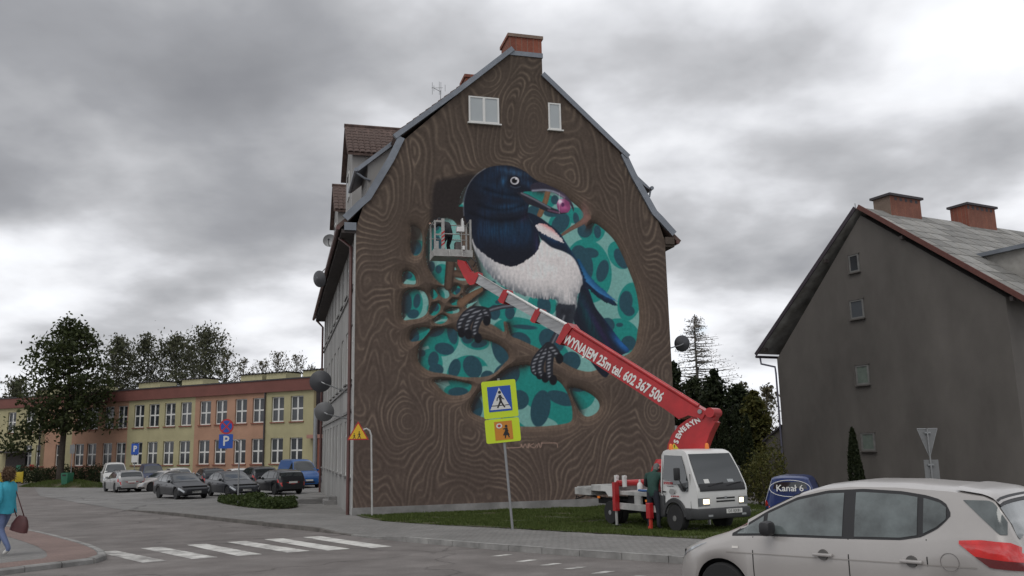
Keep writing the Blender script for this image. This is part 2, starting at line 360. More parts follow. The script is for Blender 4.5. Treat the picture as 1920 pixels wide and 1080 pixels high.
# crossing stripes and the row of small worn marks
for i, q in enumerate([[(-9.62, 20.2), (-9.26, 20.42), (-6.9, 17.5), (-7.26, 17.2)], [(-8.94, 21.0), (-8.54, 21.26), (-6.12, 18.1), (-6.54, 17.8)], [(-8.13, 21.75), (-7.73, 21.97), (-5.36, 18.6), (-5.78, 18.3)],
                       [(-7.36, 22.4), (-6.94, 22.62), (-4.5, 19.2), (-4.92, 18.9)], [(-6.6, 23.05), (-6.16, 23.25), (-3.68, 19.5), (-4.12, 19.2)], [(-5.72, 23.55), (-5.26, 23.7), (-2.82, 19.95), (-3.24, 19.62)]]):
    drape('crossing_stripe', q, .005, M_STRIPE, .7, label=['worn crossing stripe beside the rounded kerb corner', 'second crossing stripe counted from the rounded kerb corner', 'third crossing stripe counted from the rounded kerb corner', 'third crossing stripe counted from the pavement of the painted house', 'second crossing stripe counted from the pavement of the painted house', 'worn crossing stripe touching the pavement of the painted house'][i], cat='road marking', group='stripes of the pedestrian crossing')
for i, (x, y) in enumerate([(-.3, 17.2), (.16, 16.08), (.57, 15.4), (.95, 14.8), (1.35, 14.15), (1.75, 13.5)]):
    a = R(-45); c, s = math.cos(a) * .14, math.sin(a) * .14; d = .14
    drape('road_mark', [(x - .21, y - .13), (x - .05, y - .16), (x + .21, y + .1), (x + .05, y + .15)], .005, M_STRIPE, .5, label='small worn white road mark, ' + ['the one beside the kerb', 'second from the kerb', 'third from the kerb', 'fourth from the kerb', 'fifth from the kerb', 'sixth from the kerb'][i], cat='road marking', group='row of small white road marks')
# lawn in front of the mural
GRASS = [(-5.75, 31.5), (-5.2, 29.6), (-4.2, 27.5), (-2.2, 25.4), (-.1, 23.45), (2.76, 20.1), (4.7, 17.6), (9, 12.9), (15, 8.0), (24, 12), (24, 29), (13, 34.2), (13, 40), (9, 40), (6.46, 34.85)]
def glift(x, y):
    e = float(sstep(.2, 1.5, (x + 4.2) * .743 + (y - 27.5) * .669)); return lift(x, y) + .010 + e * (.024 + .02 * math.sin(x * 1.3) * math.sin(y * .9))
drape('lawn', GRASS, glift, M_SOIL, .7, kind='structure', label='strip of lawn between the mural wall and the pavement')
drape('path', [(5.3, 29.2), (9.6, 28.6), (9.6, 30.2), (5.3, 30.5)], lambda x, y: glift(x, y) + .02, M_LOT, .6, kind='structure', label='short grey path behind the lift truck')
def inpoly(px, py, poly):
    poly = np.asarray(poly); x, y = poly[:, 0], poly[:, 1]; ins = np.zeros(px.shape, bool); j = len(poly) - 1
    for i in range(len(poly)):
        c = ((y[i] > py) != (y[j] > py)) & (px < (x[j] - x[i]) * (py - y[i]) / (y[j] - y[i] + 1e-12) + x[i]); ins ^= c; j = i
    return ins
def blades(name, poly, n, hgt, zf, material, label, seed=1, bare=0.35):
    g = np.random.default_rng(seed); P = np.asarray(poly); lo, hi = P.min(0), P.max(0)
    x = g.uniform(lo[0], hi[0], n * 3); y = g.uniform(lo[1], hi[1], n * 3); k = inpoly(x, y, P)
    clump = np.sin(x * 2.1 + 1.7 * np.sin(y * 1.3)) * np.sin(y * 1.9 + 1.2 * np.sin(x * .9)); k &= (clump > -1 + bare * g.uniform(0, 2, len(x)))
    x, y, clump = x[k][:n], y[k][:n], clump[k][:n]; n = len(x)
    z = np.array([float(v) for v in gz(x, y)]) + np.array([zf(a, b) for a, b in zip(x, y)]) - .01
    a = g.uniform(0, 6.28, n); h = hgt * g.uniform(.5, 1.3, n) * (1 + .35 * clump); w = .012 + .01 * g.random(n); ln = g.uniform(-.6, .6, (n, 2)) * h[:, None]
    V = np.zeros((n, 3, 3)); V[:, 0] = np.stack([x - np.cos(a) * w, y - np.sin(a) * w, z], 1); V[:, 1] = np.stack([x + np.cos(a) * w, y + np.sin(a) * w, z], 1); V[:, 2] = np.stack([x + ln[:, 0], y + ln[:, 1], z + h], 1)
    return put(name, tri_mesh(name, V, material), None, label=label, kind='stuff')
def tri_mesh(name, V, material):
    """Fast mesh of loose triangles or quads: V (n, k, 3)."""
    n, k = V.shape[:2]; me = bpy.data.meshes.new(name); me.vertices.add(n * k); me.vertices.foreach_set('co', V.reshape(-1).astype(np.float32))
    me.loops.add(n * k); me.loops.foreach_set('vertex_index', np.arange(n * k, dtype=np.int32)); me.polygons.add(n); me.polygons.foreach_set('loop_start', (np.arange(n) * k).astype(np.int32))
    me.update(); me.validate()
    for mm in (material if isinstance(material, (list, tuple)) else [material]): me.materials.append(mm)
    return me
def leaf_mat(name, c1, c2, rough=.65, sub=.0):
    """Leaf material: every leaf face takes its own tone between two greens."""
    if name in MATS: return MATS[name]
    M = bpy.data.materials.new(name); M.use_nodes = True; nt = M.node_tree; N = nt.nodes; L = nt.links; b = N['Principled BSDF']; b.inputs['Roughness'].default_value = rough; b.inputs['Specular IOR Level'].default_value = .25
    ge = N.new('ShaderNodeNewGeometry'); mx = N.new('ShaderNodeMix'); mx.data_type = 'RGBA'; L.new(ge.outputs['Random Per Island'], mx.inputs[0]); mx.inputs[6].default_value = (*c1, 1); mx.inputs[7].default_value = (*c2, 1)
    L.new(mx.outputs[2], b.inputs['Base Color'])
    tr = N.new('ShaderNodeBsdfTranslucent'); L.new(mx.outputs[2], tr.inputs[0]); ms = N.new('ShaderNodeMixShader'); ms.inputs[0].default_value = .3
    out = N['Material Output']; L.new(b.outputs[0], ms.inputs[1]); L.new(tr.outputs[0], ms.inputs[2]); L.new(ms.outputs[0], out.inputs[0])
    MATS[name] = M; return M
M_GRASS = leaf_mat('grass_blades', (.055, .085, .018), (.10, .125, .035))
blades('grass', [(-5.6, 31.4), (-4.2, 27.5), (-2.2, 25.4), (-.1, 23.45), (2.76, 20.1), (4.7, 17.6), (8.2, 16), (10, 27), (9.3, 35), (6.46, 34.6)], 110000, .07, glift, M_GRASS, 'short green grass of the lawn below the mural', 3)
# ================================================================== THE PAINTED HOUSE
TH = R(15.25); HU = Vector((math.cos(TH), math.sin(TH), 0)); HN = Vector((-math.sin(TH), math.cos(TH), 0))
HA = gpt(661, 969); HW = 12.8; HD = 23.6; H0 = HA.z      # left front corner, width, depth, ground level
house = thing('apartment_house', 'tall grey tenement with a magpie mural on its brown gable wall', 'house', (HA.x, HA.y, 0), TH)
HM = mw(house)
def hs(px, py, y=0.0):                                   # photo pixel -> (s, z) on the plane y behind the gable
    P = on_plane(px, py, HA + HN * y, HN) - HA; return (P.dot(HU), P.z + HA.z)
M_RENDER = mat('grey_render', (.30, .295, .285), .95, var=.12, vscale=.8, bump=.25, bscale=40, stain=.30, sscale=.35, stretch=(1, 1, .4))
M_PLINTH = mat('plinth_concrete', (.23, .225, .22), .95, var=.25, vscale=1.3, bump=.4, bscale=30, stain=.35, sscale=.9)
M_BROWN = mat('brown_wall_paint', (.075, .058, .047), .95, var=.1)
M_ZINC = mat('zinc_flashing', (.20, .22, .25), .45, metal=.35, var=.12, vscale=3, stain=.2)
M_TILE = mat('old_roof_tile', (.095, .062, .052), .85, var=.35, vscale=4, bump=.3, bscale=25, stain=.3, sscale=2)
M_BRICK = brick_mat('chimney_brick', (.25, .085, .055), (.20, .07, .048), (.20, .15, .12), .25, .075, rough=.9, msize=.01, var=.25)
M_FRAME = mat('white_window_frame', (.62, .62, .60), .5, var=.06)
M_GLASS = mat('dark_window_glass', (.035, .04, .045), .06, spec=.6, var=.2, vscale=.8)
M_PALEGLASS = mat('curtained_glass', (.37, .40, .41), .12, spec=.6, var=.08, vscale=.5)
M_GUTTER = mat('brown_gutter', (.10, .045, .04), .5, var=.2)
M_DARKWOOD = mat('dark_soffit', (.05, .042, .04), .85, var=.25, vscale=3)
M_DISHD = mat('dark_dish', (.06, .062, .068), .5, var=.1); M_DISHL = mat('grey_dish', (.27, .275, .28), .45, var=.1)
M_STEEL = mat('galvanised_steel', (.30, .31, .32), .45, metal=.5, var=.12)

# --- gable outline (left half measured, right half mirrored)
VL = [hs(*p) for p in [(652.2, 414.5), (680.7, 387), (695, 374.8), (713.3, 344.2), (737.8, 303.5), (758, 262)]]
UL = [hs(743, 261), hs(860, 176), hs(958, 100)]; UR = [hs(1172, 296), hs(1014, 143)]
CHL, CHR, CHT = 5.98, 7.62, 17.97
_sl = (UL[2][1] - UL[1][1]) / (UL[2][0] - UL[1][0]); _sr = (UR[1][1] - UR[0][1]) / (UR[1][0] - UR[0][0])
_rs = (UR[0][1] - _sr * UR[0][0] - UL[1][1] + _sl * UL[1][0]) / (_sl - _sr); RIDGE = (_rs, UL[1][1] + _sl * (_rs - UL[1][0]))
IL = [(0., -5), (0., 10.25)] + [(max(p[0], 0.), p[1]) for p in VL[1:]] + UL[1:] + [RIDGE]
IR = [(HW, -5), (HW, 10.25)] + [(HW - max(p[0], 0.), p[1]) for p in VL[1:]] + [(UR[0][0] - .25, UR[0][1] - .25 * _sr), UR[1], RIDGE]
def xl(z): return np.interp(z, [p[1] for p in IL], [p[0] for p in IL])
def xr(z): z = np.asarray(z); return np.where(z > UR[1][1], CHR, np.interp(z, [p[1] for p in IR], [p[0] for p in IR]))
PL = -.13                                                # top of the plinth

# --- the mural: colours laid on the wall like paint, kept as a colour attribute
def vnoise(x, y, seed):
    g = np.random.default_rng(seed).random((256, 256)); xi = np.floor(x).astype(int); yi = np.floor(y).astype(int); fx = x - xi; fy = y - yi
    fx = fx * fx * fx * (fx * (fx * 6 - 15) + 10); fy = fy * fy * fy * (fy * (fy * 6 - 15) + 10); a = lambda i, j: g[(xi + i) % 256, (yi + j) % 256]
    return (a(0, 0) * (1 - fx) + a(1, 0) * fx) * (1 - fy) + (a(0, 1) * (1 - fx) + a(1, 1) * fx) * fy - .5
ZA = lambda pts: [(720 + x / 3.375, 280 + y / 3.375) for x, y in pts]
ZB = lambda pts: [(720 + x / 3.375, 560 + y / 3.375) for x, y in pts]
ZC = lambda pts: [(720 + x / 4.153, 400 + y / 4.153) for x, y in pts]
def paint_mural(X, Y):
    """X, Y: grids of drawing coordinates on the wall. Returns display colours (…,3)."""
    BIG = 1e3
    def sdf(poly, smooth=5, pad=60):
        P = resample(poly, smooth) if smooth else np.array(poly, float); out = np.full(X.shape, BIG)
        lo, hi = P.min(0) - pad, P.max(0) + pad; k = (X > lo[0]) & (X < hi[0]) & (Y > lo[1]) & (Y < hi[1])
        x, y = X[k], Y[k]; d = np.full(x.shape, 1e9)
        for i in range(len(P)):
            a, b = P[i - 1], P[i]; ab = b - a; L2 = ab @ ab + 1e-9; t = np.clip(((x - a[0]) * ab[0] + (y - a[1]) * ab[1]) / L2, 0, 1)
            d = np.minimum(d, (x - a[0] - t * ab[0]) ** 2 + (y - a[1] - t * ab[1]) ** 2)
        d = np.sqrt(d); ins = inpoly(x, y, P); out[k] = np.where(ins, -d, d); return out
    def line(pts, w0, w1=None, pad=30):
        P = resample(pts, 5, False); w1 = w0 if w1 is None else w1; out = np.full(X.shape, BIG); lo, hi = P.min(0) - pad, P.max(0) + pad
        k = (X > lo[0]) & (X < hi[0]) & (Y > lo[1]) & (Y < hi[1]); x, y = X[k], Y[k]; d = np.full(x.shape, 1e9)
        for i in range(len(P) - 1):
            a, b = P[i], P[i + 1]; ab = b - a; t = np.clip(((x - a[0]) * ab[0] + (y - a[1]) * ab[1]) / (ab @ ab + 1e-9), 0, 1)
            w = w0 + (w1 - w0) * (i + t) / (len(P) - 1); d = np.minimum(d, np.hypot(x - a[0] - t * ab[0], y - a[1] - t * ab[1]) - w)
        out[k] = d; return out
    def cov(d, soft=.7): return np.clip(.5 - d / (2 * soft), 0, 1)
    def lay(c, a, col):
        a = a[..., None]; return c * (1 - a) + np.asarray(col, float) * a
    def ell(cx, cy, rx, ry, rot=0):
        a = R(rot); dx, dy = X - cx, Y - cy; u = dx * math.cos(a) + dy * math.sin(a); v = -dx * math.sin(a) + dy * math.cos(a); return (np.hypot(u / rx, v / ry) - 1) * min(rx, ry)
    def glow(c, cx, cy, rx, ry, rot, col, amp, tex=None):
        g = np.exp(-(np.maximum(ell(cx, cy, rx, ry, rot) / min(rx, ry) + 1, 0)) ** 2 * 1.2) * amp
        if tex is not None: g = g * tex
        return lay(c, np.clip(g, 0, 1), col)
    # --- holes in the painted wood
    holes = [
        [(885, 578), (888, 560), (905, 542), (895, 500), (880, 440), (872, 392), (860, 384), (880, 345), (950, 330), (1000, 356), (1030, 357), (1060, 370), (1091, 396), (1093, 412), (1099, 425), (1114, 419), (1132, 431), (1150, 449), (1164, 473), (1179, 508), (1191, 541), (1197, 573), (1198, 600), (1195, 622), (1191, 646), (1180, 662), (1162, 671), (1140, 687), (1120, 693), (1102, 697), (1075, 690), (1049, 675), (1013, 655), (975, 637), (958, 629), (951, 606), (944, 604), (945, 622), (927, 611), (905, 600), (890, 592)],
        ZB([(218, 390), (220, 320), (245, 260), (290, 208), (350, 186), (430, 190), (470, 215), (560, 250), (640, 262), (720, 290), (770, 330), (788, 375), (760, 410), (700, 470), (640, 493), (560, 498), (480, 494), (380, 474), (300, 462), (245, 430)]),
        ZB([(325, 520), (420, 515), (500, 530), (553, 548), (535, 590), (490, 610), (430, 612), (380, 590), (340, 550)]),
        ZB([(553, 700), (565, 655), (600, 600), (690, 520), (780, 450), (870, 425), (930, 430), (1010, 490), (1100, 520), (1150, 580), (1182, 660), (1192, 735), (1180, 778), (1120, 795), (1000, 808), (860, 808), (740, 790), (640, 755), (570, 728)]),
        ZB([(1178, 565), (1230, 570), (1300, 600), (1352, 645), (1362, 690), (1335, 728), (1285, 746), (1245, 722), (1205, 650), (1180, 595)]),
        ZC([(212, 105), (262, 112), (290, 150), (298, 205), (292, 285), (262, 325), (225, 320), (208, 262), (214, 180)]),
        ZC([(385, 55), (342, 150), (327, 250), (330, 350), (350, 430), (400, 510), (470, 562), (488, 520), (495, 370), (560, 360), (600, 250), (560, 80), (470, 35)]),
        ZC([(143, 500), (155, 462), (195, 452), (238, 490), (245, 548), (200, 552), (150, 545)]),
        ZC([(140, 700), (150, 640), (190, 602), (250, 595), (310, 612), (340, 660), (345, 720), (330, 780), (280, 815), (205, 828), (152, 828), (138, 770)]),
        ZC([(360, 625), (384, 593), (418, 640), (385, 668)]), ZC([(412, 590), (450, 576), (490, 592), (508, 640), (480, 664), (435, 640)]), ZC([(530, 585), (565, 562), (594, 580), (590, 610), (560, 634), (530, 618)]),
        ZC([(515, 692), (550, 670), (590, 686), (575, 712), (532, 715)]), ZC([(356, 780), (372, 722), (410, 700), (438, 720), (430, 765), (388, 798)]), ZC([(480, 765), (530, 740), (580, 742), (580, 770), (522, 782)]),
        ZC([(392, 835), (430, 797), (480, 800), (493, 830), (450, 860), (402, 855)]), ZC([(202, 960), (222, 915), (270, 895), (350, 897), (345, 930), (290, 985), (212, 998)]),
        ZC([(545, 490), (600, 482), (645, 500), (640, 522), (580, 520)]), ZC([(640, 600), (700, 560), (760, 575), (720, 620), (650, 655)]),
        ZC([(600, 640), (650, 690), (720, 640), (800, 610), (860, 640), (900, 700), (840, 705), (760, 720), (680, 720), (640, 735)]),
        ZC([(500, 420), (530, 400), (560, 430), (560, 465), (525, 450)])]
    D = np.full(X.shape, BIG)
    for h in holes: D = np.minimum(D, sdf(h))
    D = np.minimum(D, 60)
    gy, gx = np.gradient(D); dX = np.gradient(X)[1]; dY = np.gradient(Y)[0]; nx, ny = gx / dX, gy / dY; nl = np.hypot(nx, ny) + 1e-6; nx /= nl; ny /= nl
    # --- wood grain: contour lines of a field drawn out along the trunk
    phi = X / 60 + 4.4 * vnoise(X / 88, Y / 190, 1) + 1.9 * vnoise(X / 46, Y / 100, 2) + .28 * vnoise(X / 20, Y / 46, 3) + 2.2 * vnoise(X / 160 + 9, Y / 120, 4)
    for (kx, ky, kr, sq) in ((765, 790, 19, 1.25), (1000, 232, 20, 2.0), (918, 140, 18, 1.0), (1225, 770, 14, 1.6)):   # knots
        rr = np.hypot(X - kx, (Y - ky) / sq); phi = phi * (1 - .8 * np.exp(-(rr / (kr * 1.1)) ** 2)) + 2.0 * np.exp(-(rr / kr) ** 2)
    w = np.exp(-np.maximum(D, 0) / 7); phi = phi * (1 - w) + (D / 14) * w
    # keep the line spacing even: choose the octave of the field by its local slope
    py_, px_ = np.gradient(phi); sl = np.hypot(px_ / dX, py_ / dY); ker = np.ones(9) / 9
    for ax in (0, 1): sl = np.apply_along_axis(lambda v: np.convolve(np.pad(v, 4, mode='edge'), ker, 'valid'), ax, sl)
    lv = np.log2(np.clip((1 / 9.5) / (sl + .004), .25, 16)); k0 = np.floor(lv); fr = lv - k0; fr = fr * fr * (3 - 2 * fr)
    def ridge(ph, pw): return ((.5 + .5 * np.cos(2 * np.pi * ph * 2 ** k0)) ** pw) * (1 - fr) + ((.5 + .5 * np.cos(2 * np.pi * ph * 2 ** (k0 + 1))) ** pw) * fr
    lines = ridge(phi, 3.5) * (.35 + 1.3 * np.clip(vnoise(X / 26, Y / 60, 6) + .5, 0, 1)); dark = ridge(phi + .12, 3)
    t = np.clip((Y - 150) / 750, 0, 1)[..., None]
    base = np.array([60, 52, 46.]) * (1 - t) + np.array([70, 60, 55.]) * t
    base = base * (1 + .07 * vnoise(X / 130, Y / 130, 7) + .07 * vnoise(X / 3, Y / 5, 8))[..., None]
    c = base + lines[..., None] * np.array([18, 16.5, 14.]) - dark[..., None] * np.array([6, 5.5, 5.])
    near = np.exp(-np.maximum(D, 0) / 15); c = lay(c, near * .45, (86, 71, 59))
    Lr = nx * .35 + ny * .94; rim = np.exp(-np.maximum(D, 0) / 10)
    c = c * (1 + .45 * Lr * rim - .22 * np.exp(-np.maximum(D, 0) / 4))[..., None]
    c = c * (1 - .35 * np.exp(-np.maximum(D, 0) / 30) * np.clip(-nx, 0, 1) * (X > 1100))[..., None]
    c = c * (1 + .22 * vnoise(X / 2.5, Y / 9, 9) * rim)[..., None]
    # unfinished dark patch behind the bird's head
    pat = sdf(ZA([(305, 480), (302, 330), (318, 215), (360, 192), (460, 172), (590, 160), (640, 300), (560, 520), (470, 470), (400, 440)]), 3)
    c = lay(c, cov(pat, 5) * .92, (33, 29, 29))
    # --- turquoise cave wall with floating ovals
    teal = np.zeros_like(c) + np.array([98, 138, 133.]); teal = teal * (1 + .05 * vnoise(X / 60, Y / 60, 10))[..., None]
    Mc, Dc = (30, 108, 102), (36, 62, 72)
    Ms = [('A', 1290, 770, 135, 185, -10), ('A', 1490, 670, 62, 85, -30), ('A', 1552, 965, 66, 112, 12), ('A', 1312, 512, 78, 72, 0), ('A', 1112, 468, 62, 85, 30), ('A', 1205, 418, 58, 46, 0), ('A', 960, 300, 80, 40, 25), ('A', 1040, 330, 40, 36, 0), ('A', 470, 395, 34, 48, 20),
          ('B', 1500, 235, 115, 95, 30), ('B', 930, 340, 265, 165, 35), ('B', 960, 640, 265, 190, 20), ('B', 1235, 605, 92, 90, 0), ('B', 372, 255, 92, 100, 0), ('B', 292, 410, 72, 85, 0), ('B', 530, 475, 122, 105, -15), ('B', 480, 585, 92, 45, 0), ('B', 575, 265, 85, 52, 15), ('B', 240, 240, 70, 60, 0),
          ('A', 182, 975, 58, 88, 0), ('A', 300, 600, 45, 90, 10), ('A', 360, 790, 50, 60, 20), ('A', 700, 940, 95, 70, -10), ('A', 160, 800, 50, 25, 20), ('A', 330, 930, 50, 50, 0), ('A', 460, 880, 40, 40, 0), ('A', 440, 970, 40, 30, 0), ('A', 320, 1010, 45, 40, 0), ('A', 380, 1030, 50, 40, 0), ('A', 760, 1010, 70, 60, 0), ('A', 1000, 985, 85, 70, 10), ('A', 210, 640, 60, 60, 0), ('A', 330, 470, 40, 60, 0)]
    Ds = [('A', 1250, 722, 62, 105, -15), ('A', 1307, 655, 46, 28, 12), ('A', 1382, 770, 33, 64, 15), ('A', 1500, 692, 34, 62, -28), ('A', 1530, 965, 38, 62, 5), ('A', 1548, 1022, 34, 30, 20), ('A', 1270, 512, 42, 42, 0), ('A', 1350, 522, 20, 37, -5), ('A', 1116, 470, 44, 64, 36), ('A', 1215, 440, 17, 36, -10), ('A', 945, 392, 36, 32, 0), ('A', 1065, 402, 50, 24, 0), ('A', 1080, 320, 22, 26, 0),
          ('B', 1547, 282, 42, 42, 0), ('B', 1412, 168, 42, 42, 0), ('B', 1490, 166, 20, 12, 0), ('B', 742, 330, 48, 85, -20), ('B', 775, 482, 78, 66, -30), ('B', 860, 265, 62, 46, 20), ('B', 1060, 265, 78, 62, 40), ('B', 890, 180, 70, 13, 5), ('B', 1180, 400, 55, 60, 40), ('B', 855, 640, 55, 55, 0), ('B', 990, 695, 55, 105, 10), ('B', 1120, 630, 82, 38, 20), ('B', 1230, 545, 60, 40, 0), ('B', 590, 690, 30, 60, 0),
          ('B', 432, 222, 28, 60, -12), ('B', 382, 317, 56, 34, 10), ('B', 332, 212, 46, 24, -20), ('B', 312, 385, 30, 46, 8), ('B', 240, 345, 20, 20, 0), ('B', 330, 450, 42, 34, 0), ('B', 560, 432, 52, 66, -25), ('B', 446, 442, 33, 56, 16), ('B', 470, 592, 58, 28, 0), ('B', 528, 250, 34, 32, 0), ('B', 602, 286, 46, 22, -10), ('B', 190, 240, 30, 40, 0), ('B', 655, 500, 40, 40, 0),
          ('A', 138, 972, 34, 62, 0), ('A', 208, 960, 20, 42, 8), ('A', 184, 1042, 34, 26, -12), ('A', 335, 600, 26, 46, 0), ('A', 300, 742, 20, 30, 0), ('A', 345, 760, 18, 24, 0), ('A', 660, 865, 46, 24, -25), ('A', 700, 1032, 32, 44, 0), ('A', 796, 1034, 28, 38, 0), ('A', 1012, 990, 38, 58, -8), ('A', 735, 960, 30, 14, -20), ('A', 200, 625, 34, 40, 10), ('A', 330, 470, 22, 40, 0), ('A', 150, 800, 26, 20, 0), ('A', 470, 900, 20, 20, 0), ('A', 325, 1000, 20, 24, 0)]
    def E(kind, cx, cy, rx, ry, rot):
        ox, oy = (720, 280) if kind == 'A' else (720, 560); return ell(ox + cx / 3.375, oy + cy / 3.375, rx / 3.375, ry / 3.375, rot)
    mm = np.full(X.shape, BIG)
    for e in Ms: mm = np.minimum(mm, E(*e[:3], e[3] * 1.1, e[4] * 1.1, e[5]))
    teal = lay(teal, cov(mm), Mc)
    sw = line(ZB([(640, 470), (760, 600), (900, 740), (1040, 830)]), 13, 20); teal = lay(teal, cov(sw), (98, 138, 133))
    for e in Ds: teal = lay(teal, cov(E(*e[:3], e[3] * 1.12, e[4] * 1.12, e[5])), Dc)
    inn = np.exp(D / 7.0) * np.clip(-nx * .9 - ny * .5 + .1, 0, 1); inn = np.clip(inn * 1.6, 0, 1) * (D < 0)
    teal = lay(teal, np.clip(inn, 0, .9), (36, 31, 31))
    hi = ell(*[(720 + 250 / 4.153), (400 + 150 / 4.153), 13, 24, 5]); teal = lay(teal, cov(hi, 6) * .9, (40, 33, 30))
    c = lay(c, cov(D), 0) + teal * cov(D)[..., None]
    # thin stem from the wood to the wing, twigs behind the beak, shadow trunk behind the cage
    for pts, w0, w1, col in ((ZA([(1290, 430), (1240, 470), (1180, 505), (1125, 542)]), 6, 2.5, (88, 68, 60)), (ZA([(1035, 275), (1020, 330), (985, 415)]), 5, 5, (92, 68, 50)), (ZC([(520, 360), (510, 470), (500, 570)]), 9, 8, (45, 37, 33)),
                             (ZC([(600, 700), (680, 640), (755, 595)]), 8, 4, (86, 66, 52)), (ZC([(560, 470), (640, 480), (700, 420)]), 7, 5, (58, 46, 40))):
        d = line(pts, w0, w1); c = lay(c, cov(d), col); c = lay(c, cov(d + 3, 2) * .35, (118, 96, 80))
    # pink light of the gem on the wood
    c = glow(c, 1096, 402, 9, 22, 0, (118, 80, 82), .45)
    # --- the magpie
    feath = 1 + .9 * vnoise(X / 1.9, Y / 15, 12) + .5 * vnoise(X / 4.5, Y / 22, 13)
    ragx = 2.2 * vnoise(X / 2.2, Y / 2.2, 14)
    tail = sdf(ZA([(1245, 850), (1225, 960), (1215, 1010)]) + ZB([(1195, 110), (1215, 190), (1265, 320), (1330, 430), (1400, 500), (1440, 440), (1500, 362), (1552, 330), (1500, 270), (1450, 205), (1395, 130), (1335, 50)]) + ZA([(1300, 900), (1265, 845)]), 4)
    c = lay(c, cov(tail), (27, 29, 38)); tt = cov(tail)
    c = glow(c, 1140, 590, 9, 95, -30, (28, 62, 118), .95, tt * feath); c = glow(c, 1100, 590, 10, 80, -22, (24, 52, 58), .8, tt * feath); c = glow(c, 1165, 645, 8, 26, -45, (34, 84, 140), .9, tt); c = glow(c, 1125, 620, 6, 70, -30, (44, 34, 66), .6, tt)
    wing = sdf(ZA([(905, 405), (975, 425), (1050, 478), (1110, 528), (1152, 592), (1192, 652), (1235, 722), (1290, 790), (1345, 850), (1405, 905), (1475, 988), (1400, 968), (1350, 935), (1300, 890), (1258, 845), (1235, 770), (1195, 690), (1140, 650), (1060, 622), (1000, 580), (960, 500)]), 4)
    wc = cov(wing + ragx * (X > 1080)); c = lay(c, wc, (24, 30, 42)); c = glow(c, 1085, 478, 10, 58, -32, (32, 84, 116), .8, wc * feath); c = glow(c, 1118, 535, 8, 44, -48, (30, 76, 126), .9, wc * feath); c = glow(c, 1035, 445, 24, 9, 28, (26, 48, 76), .8, wc * feath)
    for k in range(7):                                   # loose wing feathers
        o = k * 9.0; d = line(ZA([(1230 + o, 700 + 22 * k), (1300 + o * 1.2, 810 + 16 * k), (1370 + o * 2.0, 880 + 14 * k)]), 2.4, .4); c = lay(c, cov(d), (26 + 3 * k, 62 + 5 * k, 92 + 7 * k)); d = line(ZA([(1225 + o, 715 + 22 * k), (1290 + o * 1.2, 825 + 16 * k)]), .7, .3); c = lay(c, cov(d) * .7, (18, 22, 32))
    patch = sdf(ZA([(957, 482), (1008, 470), (1060, 500), (1108, 548), (1136, 590), (1090, 578), (1050, 556), (1000, 530), (972, 510)]), 4) + ragx
    c = lay(c, cov(patch), (176, 170, 170)); c = lay(c, cov(patch) * np.exp(-((X - 1028) * .62 - (Y - 424) - 3) ** 2 / 60), (168, 96, 96))
    belly = sdf(ZA([(560, 565), (640, 560), (900, 560), (985, 590), (1000, 575), (1060, 620), (1140, 650), (1200, 690), (1240, 770), (1255, 840), (1230, 920), (1215, 1012), (1180, 1010), (1110, 985), (1085, 952), (1000, 948), (900, 930), (800, 892), (720, 842), (650, 772), (600, 692), (572, 635)]), 5)
    fr = 3.0 * vnoise(X / 3.0, Y / 7, 15); bc = cov(belly + fr * np.clip((Y - 480) / 60, 0, 1), 1.2)
    bel = np.zeros_like(c) + np.array([178, 173, 172.]); bel *= (1 + .06 * vnoise(X / 14, Y / 14, 16) + .05 * vnoise(X / 3, Y / 9, 17))[..., None]
    ed = np.clip(-belly, 0, 60); low = np.clip((Y - 440 - (X - 900) * .34) / 60, 0, 1)
    bel = lay(bel, np.exp(-ed / 13) * low * .85 * np.clip(1 + 1.3 * vnoise(X / 2.4, Y / 8, 18), 0, 1.3), (72, 78, 84)); bel = lay(bel, np.exp(-((X - 905) / 26) ** 2) * .35, (120, 124, 130))
    c = c * (1 - bc[..., None]) + bel * bc[..., None]
    thigh = sdf(ZA([(1095, 975), (1150, 985), (1210, 985), (1205, 1060), (1185, 1115), (1120, 1120), (1085, 1050)]), 4); c = lay(c, cov(thigh + 2.5 * vnoise(X / 2, Y / 4, 19), 1.5), (40, 43, 50)); c = lay(c, cov(thigh + 9 + 4 * vnoise(X / 2, Y / 4, 20), 3) * .5, (28, 29, 34))
    # legs and feet
    def foot(leg, toes, w):
        nonlocal c
        d = line(leg, 5, 4.5); c = lay(c, cov(d), (42, 44, 50)); d2 = line([(x + 1.5, y) for x, y in leg], 1.5); c = lay(c, cov(d2, 1.2) * .7, (112, 114, 120))
        for t_ in toes:
            d = line(t_, w, w * .75); c = lay(c, cov(d), (34, 35, 40)); L0 = resample(t_, 8, False)
            seg = np.sin((Y * .9 + X * .25) * 1.05); d3 = line([(x - 1, y) for x, y in t_], w * .42, w * .3); c = lay(c, cov(d3, 1.4) * np.clip(.45 + .55 * seg, 0, 1), (116, 118, 124))
            e = L0[-1]; c = lay(c, cov(ell(e[0], e[1], w * .9, w * 1.2, 0)), (24, 24, 28))
    foot(ZB([(840, 40), (740, 52), (650, 78), (620, 95)]), [ZB([(620, 75), (560, 75), (510, 110), (480, 165), (490, 215)]), ZB([(630, 80), (580, 90), (545, 130), (525, 180), (535, 225)]), ZB([(640, 90), (610, 110), (585, 160), (575, 210), (595, 250)]), ZB([(640, 80), (655, 110), (650, 140)])], 8)
